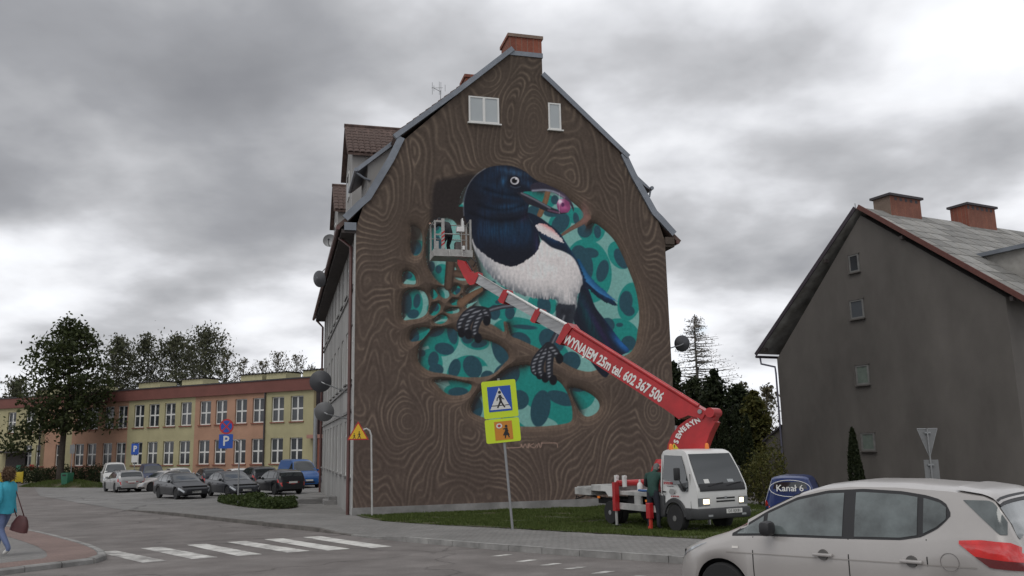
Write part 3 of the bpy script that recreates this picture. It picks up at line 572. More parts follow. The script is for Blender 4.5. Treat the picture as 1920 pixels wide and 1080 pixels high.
    foot(ZB([(1135, 110), (1105, 190), (1065, 270), (1045, 315)]), [ZB([(1040, 300), (990, 350), (955, 400), (950, 455), (985, 480)]), ZB([(1045, 310), (1010, 360), (990, 410), (990, 465), (1020, 500)]), ZB([(1055, 310), (1050, 370), (1045, 430), (1050, 490), (1070, 515)]), ZB([(1060, 310), (1090, 345), (1110, 380)])], 8)
    # head, throat and breast
    head = sdf(ZA([(503, 360), (508, 295), (538, 222), (588, 162), (640, 125), (690, 108), (760, 102), (830, 112), (890, 140), (940, 180), (985, 208), (1045, 232), (1000, 258), (930, 266), (880, 272), (905, 300), (918, 345), (908, 400), (928, 450), (960, 492), (978, 540), (987, 592), (962, 652), (900, 702), (822, 740), (762, 735), (690, 702), (620, 652), (572, 602), (552, 525), (522, 460), (505, 415)]), 5)
    rg = 2.6 * vnoise(X / 2.0, Y / 6, 21) * np.clip((Y - 455) / 20, 0, 1); hc = cov(head + rg); c = lay(c, hc, (23, 25, 33))
    blue, blue2 = (27, 54, 82), (44, 92, 132)
    for (cx, cy, rx, ry, rt, col, am) in ((958, 322, 40, 7, 12, (52, 82, 112), .75), (925, 326, 30, 14, -25, (26, 44, 66), .8), (944, 339, 6, 11, 10, blue2, .9), (930, 350, 38, 9, 14, (26, 46, 68), .7), (944, 366, 40, 7, 12, (28, 56, 84), .8), (955, 390, 36, 9, -5, (34, 70, 104), .9), (915, 380, 14, 40, 12, (24, 36, 54), .7),
                                          (940, 432, 40, 18, 0, (28, 62, 92), .9), (985, 428, 12, 22, -10, blue, .8), (905, 430, 12, 34, 8, (30, 50, 76), .7), (1006, 455, 6, 26, 0, (46, 44, 76), .7), (985, 405, 12, 6, -50, (62, 46, 72), .6), (990, 345, 20, 7, 28, (40, 66, 96), .7), (962, 452, 34, 14, 0, (28, 52, 80), .6)):
        c = glow(c, cx, cy, rx, ry, rt, col, am * .62, hc * feath)
    for pts in (ZA([(545, 400), (640, 435), (760, 448), (880, 425), (915, 385)]), ZA([(600, 350), (700, 380), (800, 378), (880, 350)]), ZA([(640, 250), (740, 280), (830, 290), (900, 290)])):
        d = line(pts, 2.5, 2.0); c = lay(c, cov(d, 4) * .75 * hc, (15, 16, 22))
    rimh = line(ZA([(505, 420), (505, 330), (530, 235), (580, 165), (640, 122)]), .7, .7); c = lay(c, cov(rimh, 1.2) * .55, (120, 128, 138))
    # beak
    ub = sdf(ZA([(930, 225), (985, 208), (1050, 232), (1125, 270), (1170, 312), (1196, 355), (1200, 395), (1178, 352), (1150, 322), (1108, 294), (1065, 272), (1000, 262), (935, 268)]), 4); c = lay(c, cov(ub), (40, 38, 48)); c = lay(c, cov(line(ZA([(940, 262), (1020, 258), (1085, 272), (1140, 305)]), 1.6), 1.6) * .8, (134, 138, 150)); c = glow(c, 1058, 372, 9, 16, -35, (84, 66, 84), .6, cov(ub))
    lb = sdf(ZA([(842, 272), (900, 282), (975, 322), (1050, 362), (1112, 392), (1160, 402), (1105, 410), (1040, 398), (960, 364), (908, 345), (872, 305)]), 4); c = lay(c, cov(lb), (34, 33, 40)); c = lay(c, cov(line(ZA([(870, 278), (960, 322), (1050, 372)]), 1.5), 1.5) * .75, (112, 114, 122)); c = lay(c, cov(line(ZA([(1040, 385), (1110, 402)]), 1.3), 1.6) * .6, (132, 84, 112))
    # gem held in the beak
    gem = sdf(ZA([(1092, 345), (1105, 318), (1140, 312), (1172, 335), (1182, 375), (1165, 400), (1120, 402), (1098, 378)]), 0); c = lay(c, cov(gem), (106, 52, 84)); c = glow(c, 1050, 378, 6, 6, 0, (206, 186, 200), .95, cov(gem)); c = glow(c, 1058, 390, 8, 5, 0, (150, 78, 118), .8, cov(gem)); c = lay(c, cov(ell(1055, 384, 3, 4, 0)), (74, 36, 70)); c = lay(c, cov(line([(1048.5, 362), (1048.5, 400)], .35)) * .5, (220, 210, 220))
    # eye
    for (dx, rx, ry, col) in ((0, 10.5, 9, (16, 18, 24)), (0, 8.2, 7.2, (164, 162, 166)), (-.6, 5.6, 5.2, (60, 60, 64)), (-.8, 4.2, 4.0, (16, 16, 18))): c = lay(c, cov(ell(965 + dx, 339, rx, ry, 8)), col)
    c = lay(c, cov(ell(967.5, 335.5, 1.5, 1.3, 0)), (225, 225, 228)); c = lay(c, cov(line(ZA([(800, 232), (830, 244), (862, 236)]), .8), 1) * .5, (70, 82, 96))
    # signature scrawl
    for pts in (ZB([(770, 945), (820, 943), (862, 940), (868, 922)]), ZB([(868, 922), (880, 942), (892, 920), (905, 944), (914, 918)]), ZB([(914, 945), (920, 918)]), ZB([(945, 918), (924, 932), (948, 944)]), ZB([(955, 942), (965, 925)]), ZB([(968, 944), (978, 915), (990, 942), (998, 912)]), ZB([(998, 914), (1040, 913), (1090, 915), (1098, 940)])):
        d = line(pts, .75, .75, 10); c = lay(c, cov(d) * .75, (150, 124, 112))
    return c
def build_mural():
    nz, ns = 760, 520; zs = np.linspace(PL, CHT, nz); u = np.linspace(0, 1, ns)
    a, b = xl(zs), xr(zs); S = a[:, None] + (b - a)[:, None] * u[None]; Z = np.repeat(zs[:, None], ns, 1)
    W = np.stack([HA.x + HU.x * S, HA.y + HU.y * S, Z], -1) - CAMP; w = W @ _fw; PX = 960 + F * (W @ _ri) / w; PY = 540 - F * (W @ _up) / w
    colr = np.clip(paint_mural(PX, PY) / 255, 0, 1); lin = np.where(colr <= .04045, colr / 12.92, ((colr + .055) / 1.055) ** 2.4); lin = np.clip(lin / MURAL_K, 0, .8)
    idx = np.arange(nz * ns).reshape(nz, ns); q = np.stack([idx[:-1, :-1], idx[:-1, 1:], idx[1:, 1:], idx[1:, :-1]], -1).reshape(-1, 4)
    sc, zc = S[:-1, :-1].ravel(), Z[:-1, :-1].ravel(); keep = np.ones(len(q), bool)
    for (s0, s1, z0, z1) in GABLE_WINS: keep &= ~((sc > s0 + .02) & (sc < s1 - .05) & (zc > z0 + .02) & (zc < z1 - .05))
    q = q[keep]; me = bpy.data.meshes.new('mural_wall'); me.vertices.add(nz * ns); V = np.stack([S, np.full_like(S, -.012), Z], -1).reshape(-1); me.vertices.foreach_set('co', V.astype(np.float32))
    me.loops.add(len(q) * 4); me.loops.foreach_set('vertex_index', q.ravel().astype(np.int32)); me.polygons.add(len(q)); me.polygons.foreach_set('loop_start', (np.arange(len(q)) * 4).astype(np.int32)); me.update()
    at_ = me.color_attributes.new('Col', 'FLOAT_COLOR', 'POINT'); at_.data.foreach_set('color', np.concatenate([lin, np.ones(lin.shape[:2] + (1,))], -1).reshape(-1).astype(np.float32))
    M = bpy.data.materials.new('mural_paint'); M.use_nodes = True; nt = M.node_tree; N = nt.nodes; L = nt.links; bb = N['Principled BSDF']; bb.inputs['Roughness'].default_value = .9; bb.inputs['Specular IOR Level'].default_value = .25
    vc = N.new('ShaderNodeVertexColor'); vc.layer_name = 'Col'; n = N.new('ShaderNodeTexNoise'); n.inputs['Scale'].default_value = 9; n.inputs['Detail'].default_value = 8; tc = N.new('ShaderNodeTexCoord'); L.new(tc.outputs['Object'], n.inputs['Vector'])
    rp = N.new('ShaderNodeMapRange'); L.new(n.outputs['Fac'], rp.inputs[0]); rp.inputs[1].default_value = .3; rp.inputs[2].default_value = .7; rp.inputs[3].default_value = .88; rp.inputs[4].default_value = 1.1
    mx = N.new('ShaderNodeMix'); mx.data_type = 'RGBA'; mx.blend_type = 'MULTIPLY'; mx.inputs[0].default_value = 1; L.new(vc.outputs[0], mx.inputs[6]); L.new(rp.outputs[0], mx.inputs[7]); L.new(mx.outputs[2], bb.inputs['Base Color'])
    bp = N.new('ShaderNodeBump'); bp.inputs['Strength'].default_value = .25; bp.inputs['Distance'].default_value = .01; L.new(n.outputs['Fac'], bp.inputs['Height']); L.new(bp.outputs[0], bb.inputs['Normal'])
    me.materials.append(M); put('mural_wall', me, house, label='gable wall painted with a magpie perched in a hollow tree')
MURAL_K = .55
GABLE_WINS = [(4.44, 5.71, 14.84, 15.97), (7.82, 8.37, 14.80, 15.97)]
build_mural()
# --- body of the house
def outline(dx=0.):
    zs = [10.3, 10.8, 11.3, 12, 12.8, 13.6] + list(np.linspace(14.2, 17.1, 5)); L = [(max(float(xl(z)), .2), z) for z in zs]; Rr = [(float(xr(z)), z) for z in zs]
    return [(.2, H0 - 1.2), (.2, 10.25)] + L + [(CHL, 17.9), (CHR, 17.9), (CHR, 17.2)] + Rr[::-1] + [(HW, 10.25), (HW, H0 - 1.2)]
mb = MB(); mb.prism(outline(), 'y', 0.0, HD); mb.build('core_wall', M_BROWN, house)
mb = MB(); mb.box(-.03, HW + .03, -.06, .05, H0 - 1.0, PL); mb.build('plinth', M_PLINTH, house)
# left wall: piers, spandrels and openings with real reveals
SILLS = (.9, 4.55, 8.2); HEADS = (3.05, 6.7, 10.0); WIN_Y = [1.35 + 2.62 * k for k in range(9)]
ww = 1.15
mb = MB(); edges = [0.0]
for y in WIN_Y: edges += [y - ww / 2, y + ww / 2]
edges.append(HD)
for i in range(0, len(edges), 2): mb.box(0, .2, edges[i], edges[i + 1], H0 - 1.2, 10.25)
for k, y in enumerate(WIN_Y):
    zz = [H0 - 1.2]
    for a, b in zip(SILLS, HEADS): zz += [a, b]
    zz.append(10.25)
    for i in range(0, len(zz), 2): mb.box(.003, .2, y - ww / 2, y + ww / 2, zz[i], zz[i + 1])
mb.build('side_wall', M_RENDER, house, label='grey rendered street wall of the tenement with rows of narrow windows')
for a, b in zip(SILLS, HEADS):
    for y in WIN_Y:
        w = MB(); y0, y1 = y - ww / 2, y + ww / 2
        for (p, q, r_, s_) in ((y0, y0 + .09, a, b), (y1 - .09, y1, a, b), (y - .05, y + .05, a + .09, b - .09), (y0 + .09, y1 - .09, a, a + .09), (y0 + .09, y1 - .09, b - .09, b), (y0 + .09, y - .05, b - .62, b - .55), (y + .05, y1 - .09, b - .62, b - .55)): w.box(.05, .12, p, q, r_, s_)
        wo = w.build('window', M_FRAME, house); g = MB(); g.box(.09, .1, y0 + .05, y1 - .05, a + .05, b - .05); g.build('pane', M_GLASS, wo)
        g = MB(); g.box(-.10, .05, y0 - .06, y1 + .06, a - .06, a - .003); g.build('sill', M_PLINTH, wo)
for z in (8.2 - .12, 4.55 - .12, 3.42):
    mb = MB(); mb.box(-.06, -.002, .3, HD, z - .1, z); mb.build('string_course', M_PLINTH, house)
mb = MB(); mb.box(-.05, .02, 0.02, .3, H0, 10.2); mb.build('corner_strip', mat('pale_corner_strip', (.42, .42, .41), .8, var=.15), house)
# cellar opening, entrance steps with a low wall
mb = MB(); mb.box(-.02, .01, 2.4, 3.0, H0 + .1, H0 + .55); mb.build('cellar_vent', M_DARKWOOD, house)
mb = MB(); mb.box(-.55, -.01, 8.6, 10.4, H0 - .6, H0 + .10); mb.box(-.35, -.01, 8.8, 10.2, H0 + .10, H0 + .26); mb.build('entrance_step', M_PLINTH, house)
# roof
def roof_part(name, prof, m_, y0=-.06, y1=HD + .3, th=.16):
    n = len(prof); up = []
    for i in range(n):
        a, b = Vector(prof[max(i - 1, 0)]), Vector(prof[min(i + 1, n - 1)]); t = (b - a).normalized(); nn = Vector((-t.y, t.x)); nn = nn if nn.y > 0 or abs(nn.y) < .2 else -nn
        up.append((prof[i][0] + nn.x * th, prof[i][1] + nn.y * th))
    mb = MB(); mb.prism(list(prof) + up[::-1], 'y', y0, y1); return mb.build(name, m_, house)
LPROF = [(-.62, 10.18), (-.32, 10.46)] + [(p[0] - .03, p[1]) for p in VL[1:]]
roof_part('lower_roof', LPROF, M_TILE); roof_part('lower_roof', [(HW - a, b) for a, b in LPROF][::-1], M_TILE)
_at = lambda s_: (s_, UL[1][1] + _sl * (s_ - UL[1][0])); _ar = lambda s_: (s_, UR[1][1] + _sr * (s_ - UR[1][0]))
roof_part('upper_roof', [UL[0], _at(CHL + .2)], M_TILE, y0=-.08, y1=1.27); roof_part('upper_roof', [_ar(CHR + .03), (UR[0][0] + .05, UR[0][1] - .05)], M_TILE, y0=-.08, y1=1.27)
roof_part('upper_roof', [UL[0], RIDGE], M_TILE, y0=1.275); roof_part('upper_roof', [RIDGE, (UR[0][0] + .05, UR[0][1] - .05)], M_TILE, y0=1.275)
mb = MB(); mb.box(-.55, .0, -.02, HD, 10.02, 10.17); mb.build('soffit', M_DARKWOOD, house); mb = MB(); mb.box(HW, HW + .42, -.02, HD, 10.02, 10.17); mb.build('soffit', M_BROWN, house)
for pts in ([(-.68, -.1, 10.2), (-.68, HD + .3, 10.2)], [(HW + .56, -.1, 10.22), (HW + .56, HD, 10.22)]):
    mb = MB(); mb.tube(pts, .085, 8); mb.build('gutter', M_GUTTER, house, smooth=40)
# zinc verge boards along the gable edge
def verge(pts, w, name='verge_board', flip=1, y0=-.10, y1=.03):
    for a, b in zip(pts[:-1], pts[1:]):
        a, b = Vector(a), Vector(b); t = (b - a).normalized(); n = Vector((-t.y, t.x)) * flip; e = t * .012
        mb = MB(); mb.prism([tuple(a - e), tuple(b + e), tuple(b + e + n * w), tuple(a - e + n * w)], 'y', y0 - random.uniform(0, .006), y1); mb.build(name, M_ZINC, house)
verge([VL[0]] + VL[1:], .27); verge([(HW - a, b) for a, b in VL], .27, flip=-1)
verge([UL[0], UL[1], (UL[2][0] + .12, UL[2][1] + .1)], .20, y0=-.13); verge([(UR[0][0] + .05, UR[0][1] - .04), UR[1]], .20, flip=-1, y0=-.13)
# eaves brackets (end of the cornice at the corners)
for s0, s1 in ((-.45, 0.), (HW, HW + .40)):
    mb = MB(); mb.box(s0, s1, -.09, .3, 10.12, 10.42); mb.build('eaves_return', M_ZINC if s0 < 0 else M_BROWN, house)
# overlapping tile edges along the upper left verge
t = (Vector(UL[1]) - Vector(UL[0])).normalized(); n = Vector((-t.y, t.x)); L0 = (Vector(RIDGE) - Vector(UL[0])).length
tm = MB(); tm.box(0, .42, -.12, .25, 0, .05); tme = tm.mesh('tile', M_TILE)
k = 0
while k * .33 < L0 - .75:
    p = Vector(UL[0]) + t * (k * .33 + .05) + n * .19; o = put('tile', tme, house); o.location = (p.x, 0, p.y); o.rotation_euler = (0, -math.atan2(t.y, t.x) + R(5), 0); k += 1
# chimneys
def chimney(parent, x0, x1, y0, y1, z0, z1, cap=.06, name='chimney'):
    mb = MB(); mb.box(x0, x1, y0, y1, z0, z1 - .14); c = mb.build(name, M_BRICK, parent)
    mb = MB(); mb.box(x0 - cap, x1 + cap, y0 - cap, y1 + cap, z1 - .14, z1); mb.build('chimney_cap', M_BRICK, c); return c
c = chimney(house, CHL + .22, CHR, -.02, 1.25, 17.95, 18.9)
mb = MB(); mb.box(CHL + .15, CHR + .03, -.06, 1.3, 17.93, 18.13); mb.build('flashing', M_ZINC, c)
chimney(house, hs(873, 150, 3.2)[0], hs(873, 150, 3.2)[0] + .5, 3.2, 4.2, 15.6, hs(880, 140, 3.2)[1])
# gable windows
for (s0, s1, z0, z1), two in zip(GABLE_WINS, (True, False)):
    w = MB()
    for q in [(s0, s0 + .07, z0, z1), (s1 - .07, s1, z0, z1), (s0 + .07, s1 - .07, z0, z0 + .07), (s0 + .07, s1 - .07, z1 - .06, z1)] + ([((s0 + s1) / 2 - .055, (s0 + s1) / 2 + .055, z0 + .07, z1 - .06)] if two else []): w.box(q[0], q[1], -.045, -.002, q[2], q[3])
    wo = w.build('window', M_FRAME, house); g = MB(); g.box(s0 + .05, s1 - .05, -.022, -.012, z0 + .05, z1 - .05); g.build('pane', M_PALEGLASS, wo)
    g = MB(); g.box(s0 - .06, s1 + .08, -.12, -.003, z0 - .06, z0 - .004); g.build('sill', M_FRAME, wo)
# downpipe at the street corner, another at the far end
mb = MB(); mb.tube([(-.55, 1.15, 10.1), (-.14, .55, 9.6), (-.14, .5, H0)], .065, 10); mb.build('downpipe', M_GUTTER, house, smooth=40)
mb = MB(); mb.tube([(-.5, HD - .5, 10.0), (-.12, HD - .4, 9.6), (-.12, HD - .4, H0 - .6)], .065, 8); mb.build('downpipe', M_GUTTER, house, smooth=40)
# dormers on the street side: a shed dormer close to the gable, two gabled ones behind it
def tiles_on(parent, O, ex, ey, n_, nx, ny, wx, wy):
    """Individual roof tiles on a slope: O lower corner, ex along, ey up the slope."""
    b = MB(); prof = [(-.5, 0), (-.3, .035), (0, .05), (.3, .035), (.5, 0)]
    b.grid([[(u * wx * .98, 0, h + .02) for u, h in prof], [(u * wx * .98, wy * 1.12, h) for u, h in prof]]); b.grid([[(u * wx * .98, 0, h + .02) for u, h in prof], [(u * wx * .98, 0, h - .03) for u, h in prof]])
    me = b.mesh('roof_tile', M_TILE, fixn=False); M = frame(O, ex, ey, n_)
    for j in range(ny):
        for i in range(nx):
            o = put('roof_tile', me, parent); o.matrix_local = M @ Matrix.Translation(((i + .5) * wx, j * wy, random.uniform(0, .01)))
ys0, ys1 = .9, 3.9
e0 = hs(670, 322, ys0); e1 = hs(737, 272, ys0)           # roof edge of the shed dormer, low and high end
mb = MB(); mb.prism([e0, e1, (e1[0], e1[1] + .2), (e0[0], e0[1] + .2)], 'y', ys0, ys1); dm = mb.build('shed_dormer', M_ZINC, house)
mb = MB(); fx = e0[0] + .42; mb.prism([(fx, 10.9), (fx, e0[1] + (e1[1] - e0[1]) * .42 / (e1[0] - e0[0])), (e1[0], e1[1]), (e1[0] + .3, 10.9)], 'y', ys0 + .15, ys1 - .15); mb.build('dormer_cheek', M_RENDER, dm)
for y in (ys0 + .45, ys0 + 1.25, ys0 + 2.05):
    mb = MB(); mb.box(fx - .05, fx - .002, y, y + .6, 11.15, 12.0); q = mb.build('dormer_window', M_FRAME, dm); mb = MB(); mb.box(fx - .055, fx - .051, y + .09, y + .51, 11.24, 11.92); mb.build('pane', M_GLASS, q)
mb = MB(); mb.tube([(e0[0] - .06, ys0 - .05, e0[1] + .08), (e0[0] - .06, ys1 + .05, e0[1] + .08)], .08, 8); mb.build('dormer_gutter', M_ZINC, dm, smooth=40)
mb = MB(); mb.tube([(e0[0] - .04, ys0 + .1, e0[1]), (e0[0] + .3, ys0 + .12, e0[1] - .22), (fx + .1, ys0 + .12, e0[1] - .28)], .045, 8); mb.build('dormer_pipe', M_ZINC, dm, smooth=40)
def gabled_dormer(pL, pR, ye, width, zwall, rows):
    """pL, pR: pixels of the ridge ends; ye: depth of the front eave behind the gable."""
    yr = ye + width / 2; a = hs(pL[0], pL[1], yr); b = hs(pR[0], pR[1], yr); x0, x1, zr = a[0], max(b[0], a[0] + 1.2) + .6, a[1]; h = width / 2 * .95
    d = MB(); d.prism([(ye + .12, zwall), (ye + .12, zr - h), (yr, zr - .12), (ye + width - .12, zr - h), (ye + width - .12, zwall)], 'x', x0 + .25, x1 + 1.5); dd = d.build('gabled_dormer', M_RENDER, house)
    for s in (0, 1):
        y_e = ye - .1 if s == 0 else ye + width + .1; r = MB(); r.add([(x0, y_e, zr - h - .1), (x1 + 1.5, y_e, zr - h - .1), (x1 + 1.5, yr, zr), (x0, yr, zr), (x0, y_e, zr - h), (x1 + 1.5, y_e, zr - h), (x1 + 1.5, yr, zr + .12), (x0, yr, zr + .12)],
              [(0, 1, 2, 3), (7, 6, 5, 4), (0, 4, 5, 1), (1, 5, 6, 2), (2, 6, 7, 3), (3, 7, 4, 0)]); rr = r.build('dormer_roof', M_TILE, dd)
        if s == 0:
            ev = Vector((0, yr - y_e, h)).normalized(); L = math.hypot(yr - y_e, h + .1); nrow = rows; tiles_on(rr, Vector((x0 + .02, y_e, zr - h + .03)), Vector((1, 0, 0)), ev, Vector((0, -ev.z, ev.y)), int((x1 - x0 + .8) / .27), nrow, .27, L / nrow)
    mb = MB(); mb.tube([(x0 - .02, yr, zr + .12), (x1 + 1.2, yr, zr + .12)], .1, 6); mb.build('ridge_cap', M_TILE, dd)
    mb = MB(); mb.box(x0 + .20, x0 + .248, yr - .5, yr + .5, zr - h - 1.6, zr - h - .3); w = mb.build('dormer_window', M_FRAME, dd); mb = MB(); mb.box(x0 + .19, x0 + .198, yr - .4, yr + .4, zr - h - 1.5, zr - h - .4); mb.build('pane', M_GLASS, w)
    return dd
gabled_dormer((646, 240), (742, 256), 6.0, 4.2, 10.4, 9)
gabled_dormer((623, 351), (640, 353), 16.0, 4.2, 10.4, 8)
# the shed dormer of the yard side
yb = 1.2; r0, r1 = hs(1183, 318, yb), hs(1217, 350, yb)
mb = MB(); mb.prism([r0, r1, (r1[0] + .05, r1[1] - .16), (r0[0] + .02, r0[1] - .28)], 'y', yb, 5); dy = mb.build('shed_dormer', M_ZINC, house)
mb = MB(); mb.prism([(r0[0] - .6, 11.6), (r0[0] - .3, r0[1] - .3), (r1[0] - .35, r1[1] + .02), (r1[0] - .42, 11.6)], 'y', yb + .2, 4.8); mb.build('dormer_cheek', M_DARKWOOD, dy)
mb = MB(); mb.tube([(r1[0] + .1, yb - .1, r1[1] - .08), (r1[0] + .1, 5, r1[1] - .08)], .09, 8); mb.build('dormer_gutter', M_ZINC, dy, smooth=40)
mb = MB(); mb.tube([(r1[0] + .08, yb + .05, r1[1] - .15), (r1[0] + .02, yb + .05, r1[1] - .42), (r1[0] - .5, yb + .05, r1[1] - .6)], .05, 8); mb.build('dormer_pipe', M_ZINC, dy, smooth=40)
# satellite dishes, each on its own arm
def dish(px, py, ydepth, rad, face, hook, material, label, group='satellite dishes on the tenement'):
    c = HM @ Vector((*[hs(px, py, ydepth)[0]], ydepth, hs(px, py, ydepth)[1])); d = thing('satellite_dish', label, 'dish', c, group=group)
    f = Vector(face).normalized(); x = f.cross(Vector((0, 0, 1))).normalized(); y = f.cross(x); M = frame((0, 0, 0), x, -y, f)
    b = MB(); b.M = M; b.lathe([(.001, -.16 * rad * 2), (rad * .5, -.12 * rad * 2), (rad * .85, -.05 * rad), (rad, .02), (rad, .0), (rad * .85, -.07 * rad - .02), (.001, -.18 * rad * 2 - .02)], 28); b.build('reflector', material, d, smooth=50)
    b = MB(); b.M = M; b.tube([(0, -rad * .95, 0), (0, -rad * .75, rad * .8), (0, -rad * .2, rad * .95)], .02, 6); b.build('feed_arm', M_DISHD, d)
    b = MB(); b.M = M; b.tube([(0, -rad * .22, rad * .96), (0, -rad * .05, rad * .8)], .045, 8); b.build('receiver', M_DISHD, d)
    hk = HM @ Vector(hook) - Vector(c); b = MB(); b.tube([-f * .12, (-f * .25 + hk * .15), hk], .025, 6); b.build('bracket', M_STEEL, d); return d
CF = (.05, -1, .12)
dish(601, 715, 2.6, .43, (-.15, .9, .15), (-.02, 2.6, 4.15), M_DISHD, 'large dark satellite dish on a wall arm, above the grey one by the sign')
dish(608, 772, 2.2, .38, (-.1, .9, .2), (-.02, 2.3, 3.1), mat('mid_grey_dish', (.12, .122, .126), .5, var=.1), 'mid-grey satellite dish below the large dark dish')
dish(599, 523, 8.5, .40, (.5, .8, .2), (-.6, 9.0, 10.6), M_DISHD, 'dark satellite dish fixed under the long eaves gutter')
dish(618, 451, 9.0, .32, CF, (-.3, 9.5, 10.9), M_DISHL, 'pale grey satellite dish beside the roof dormers')
dish(1279, 644, .8, .35, (-.2, .9, .15), (HW + .02, .9, hs(1262, 657, .8)[1]), M_DISHD, 'dark satellite dish sticking out of the yard-side wall, apart from the others')
# roof antenna
ab = hs(826, 186, 2.0); an = thing('roof_antenna', 'thin metal television antenna on the tenement roof', 'antenna', HM @ Vector((ab[0], 2.0, ab[1] - .6)))
mb = MB(); mb.tube([(0, 0, 0), (0, 0, 1.0)], .018, 6); mb.tube([(0, 0, .95), (-.35, 0, 1.15)], .014, 5); mb.build('mast', M_STEEL, an)
mb = MB()
for dx, h in ((-.35, .55), (-.28, .25), (-.05, .6), (.02, .55), (.2, .3)): mb.tube([(dx, 0, 1.1 - h * .5), (dx, 0, 1.1 + h * .5)], .011, 5)
mb.tube([(-.38, 0, 1.12), (.1, 0, 1.12)], .011, 5); mb.build('elements', M_STEEL, an)
# ================================================================== SCHOOL
SA = R(152.6); SB = gpt(585, 905); school = thing('school_building', 'long two-storey school with alternating yellow and orange wall panels', 'school', SB, SA)
SU = Vector((math.cos(SA), math.sin(SA), 0)); SN = Vector((math.sin(SA), -math.cos(SA), 0))
def ss(px, py): P = on_plane(px, py, SB, SN) - SB; return (P.dot(SU), P.z)
M_YEL = mat('yellow_render', (.40, .365, .215), .95, var=.08, vscale=.6, bump=.15, bscale=40, stain=.15, sscale=.4); M_ORA = mat('orange_render', (.40, .235, .16), .95, var=.08, vscale=.6, bump=.15, bscale=40, stain=.15, sscale=.4)
M_FASC = mat('red_brown_fascia', (.165, .062, .05), .8, var=.12, vscale=.8); M_DARKCAP = mat('dark_roof_cap', (.05, .045, .05), .7)
M_REDW = mat('red_brown_wall', (.23, .085, .06), .9, var=.12)
colx = [0] + [ss(p, 790)[0] for p in (497, 365, 240, 137, 119, 80)] + [49, 56, 66]
winx = [ss(p, 790)[0] for p in (556, 520, 484, 451, 414, 384, 348, 318, 288, 260, 229, 204, 175, 152)]; st_ = winx[-1]
winx += [st_ + 2.9, st_ + 6.0, st_ + 8.0, st_ + 11, st_ + 13.8, st_ + 15.8, st_ + 19, st_ + 21]
WW, Z1, Z2 = 1.38, (1.55, 3.66), (5.0, 7.11); door_x = ss(30, 850)[0]
wins = [(x, z) for x in winx for z in (Z1, Z2) if not (z is Z1 and abs(x - door_x) < 1.6)]
# wall panels with real window openings: strips between window columns and bands above and below them
cuts = sorted(set([0, 60.0] + colx))
for a, b, k in zip(colx[:-1], colx[1:], range(99)):
    mb = MB(); xs = [a]
    inside = sorted(x for x in winx if a < x < b)
    for x in inside: xs += [x - WW / 2, x + WW / 2]
    xs.append(b)
    for i in range(0, len(xs), 2): mb.box(xs[i], xs[i + 1], -.3, 0, -1.0, 7.53)
    for x in inside:
        zz = [-1.0] + ([Z1[0], Z1[1]] if (x, Z1) in wins else []) + [Z2[0], Z2[1], 7.53]
        for i in range(0, len(zz), 2): mb.box(x - WW / 2, x + WW / 2, -.3, -.002, zz[i], zz[i + 1])
    mb.build('wall_panel', M_YEL if k % 2 == 0 else M_ORA, school, label='yellow wall panel' if k % 2 == 0 else 'orange wall panel')
mb = MB(); mb.box(0, 66, -12, -.31, -1, 7.9); mb.build('core_wall', M_DARKCAP, school)
mb = MB(); mb.box(-.25, 66, -12, .22, 7.53, 8.52); mb.build('fascia', M_FASC, school)
mb = MB(); mb.box(-.3, 66, -12.1, .28, 8.52, 8.63); mb.build('roof_edge', M_DARKCAP, school)
wf = MB(); h = Z1[1] - Z1[0]
for q in ((-WW / 2, -WW / 2 + .09, 0, h), (WW / 2 - .09, WW / 2, 0, h), (-WW / 2 + .09, WW / 2 - .09, 0, .1), (-WW / 2 + .09, WW / 2 - .09, h - .08, h), (-.085, .085, .1, h - .08), (-WW / 2 + .09, -.085, h * .5 - .05, h * .5 + .08), (.085, WW / 2 - .09, h * .5 - .05, h * .5 + .08)): wf.box(q[0], q[1], -.2, -.14, q[2], q[3])
wfm = wf.mesh('window', M_FRAME); wp = MB(); wp.box(-WW / 2 + .05, WW / 2 - .05, -.18, -.17, .05, h - .04); wpm = wp.mesh('pane', M_GLASS)
wsl = MB(); wsl.box(-WW / 2 - .1, WW / 2 + .1, -.2, .1, -.09, -.003); wslm = wsl.mesh('sill', M_REDW)
for (x, z) in wins:
    w = put('window', wfm, school, loc=(x, 0, z[0])); put('pane', wpm, w); put('sill', wslm, w)
for p in (497, 78):
    mb = MB(); x = ss(p, 800)[0]; mb.tube([(x, .12, 8.4), (x, .12, -.6)], .07, 8); mb.build('downpipe', M_DARKCAP, school, smooth=40)
# skylight monitors with corrugated tops along the roof
M_MON = mat('yellow_monitor', (.46, .43, .26), .9, var=.1)
for (pa, pb) in ((560, 612), (505, 528), (443, 483), (333, 372), (252, 292), (158, 182), (60, 100)):
    a, b = sorted((ss(pa, 720)[0], ss(pb, 720)[0])); b = max(b, a + 2.2); mb = MB(); mb.box(a, b, -2.4, -.5, 8.6, 9.2); o = mb.build('roof_monitor', M_MON, school)
    n = int((b - a) / .16); mb = MB(); P = [[(a - .1 + (b - a + .2) * i / n, y, 9.24 + .05 * math.cos(i * math.pi)) for i in range(n + 1)] for y in (-.35, -2.5)]; mb.grid(P); mb.grid([[(p[0], p[1], p[2] + .03) for p in r] for r in P]); mb.grid([P[0], [(p[0], p[1], p[2] + .03) for p in P[0]]]); mb.build('corrugated_top', M_DARKCAP, o)
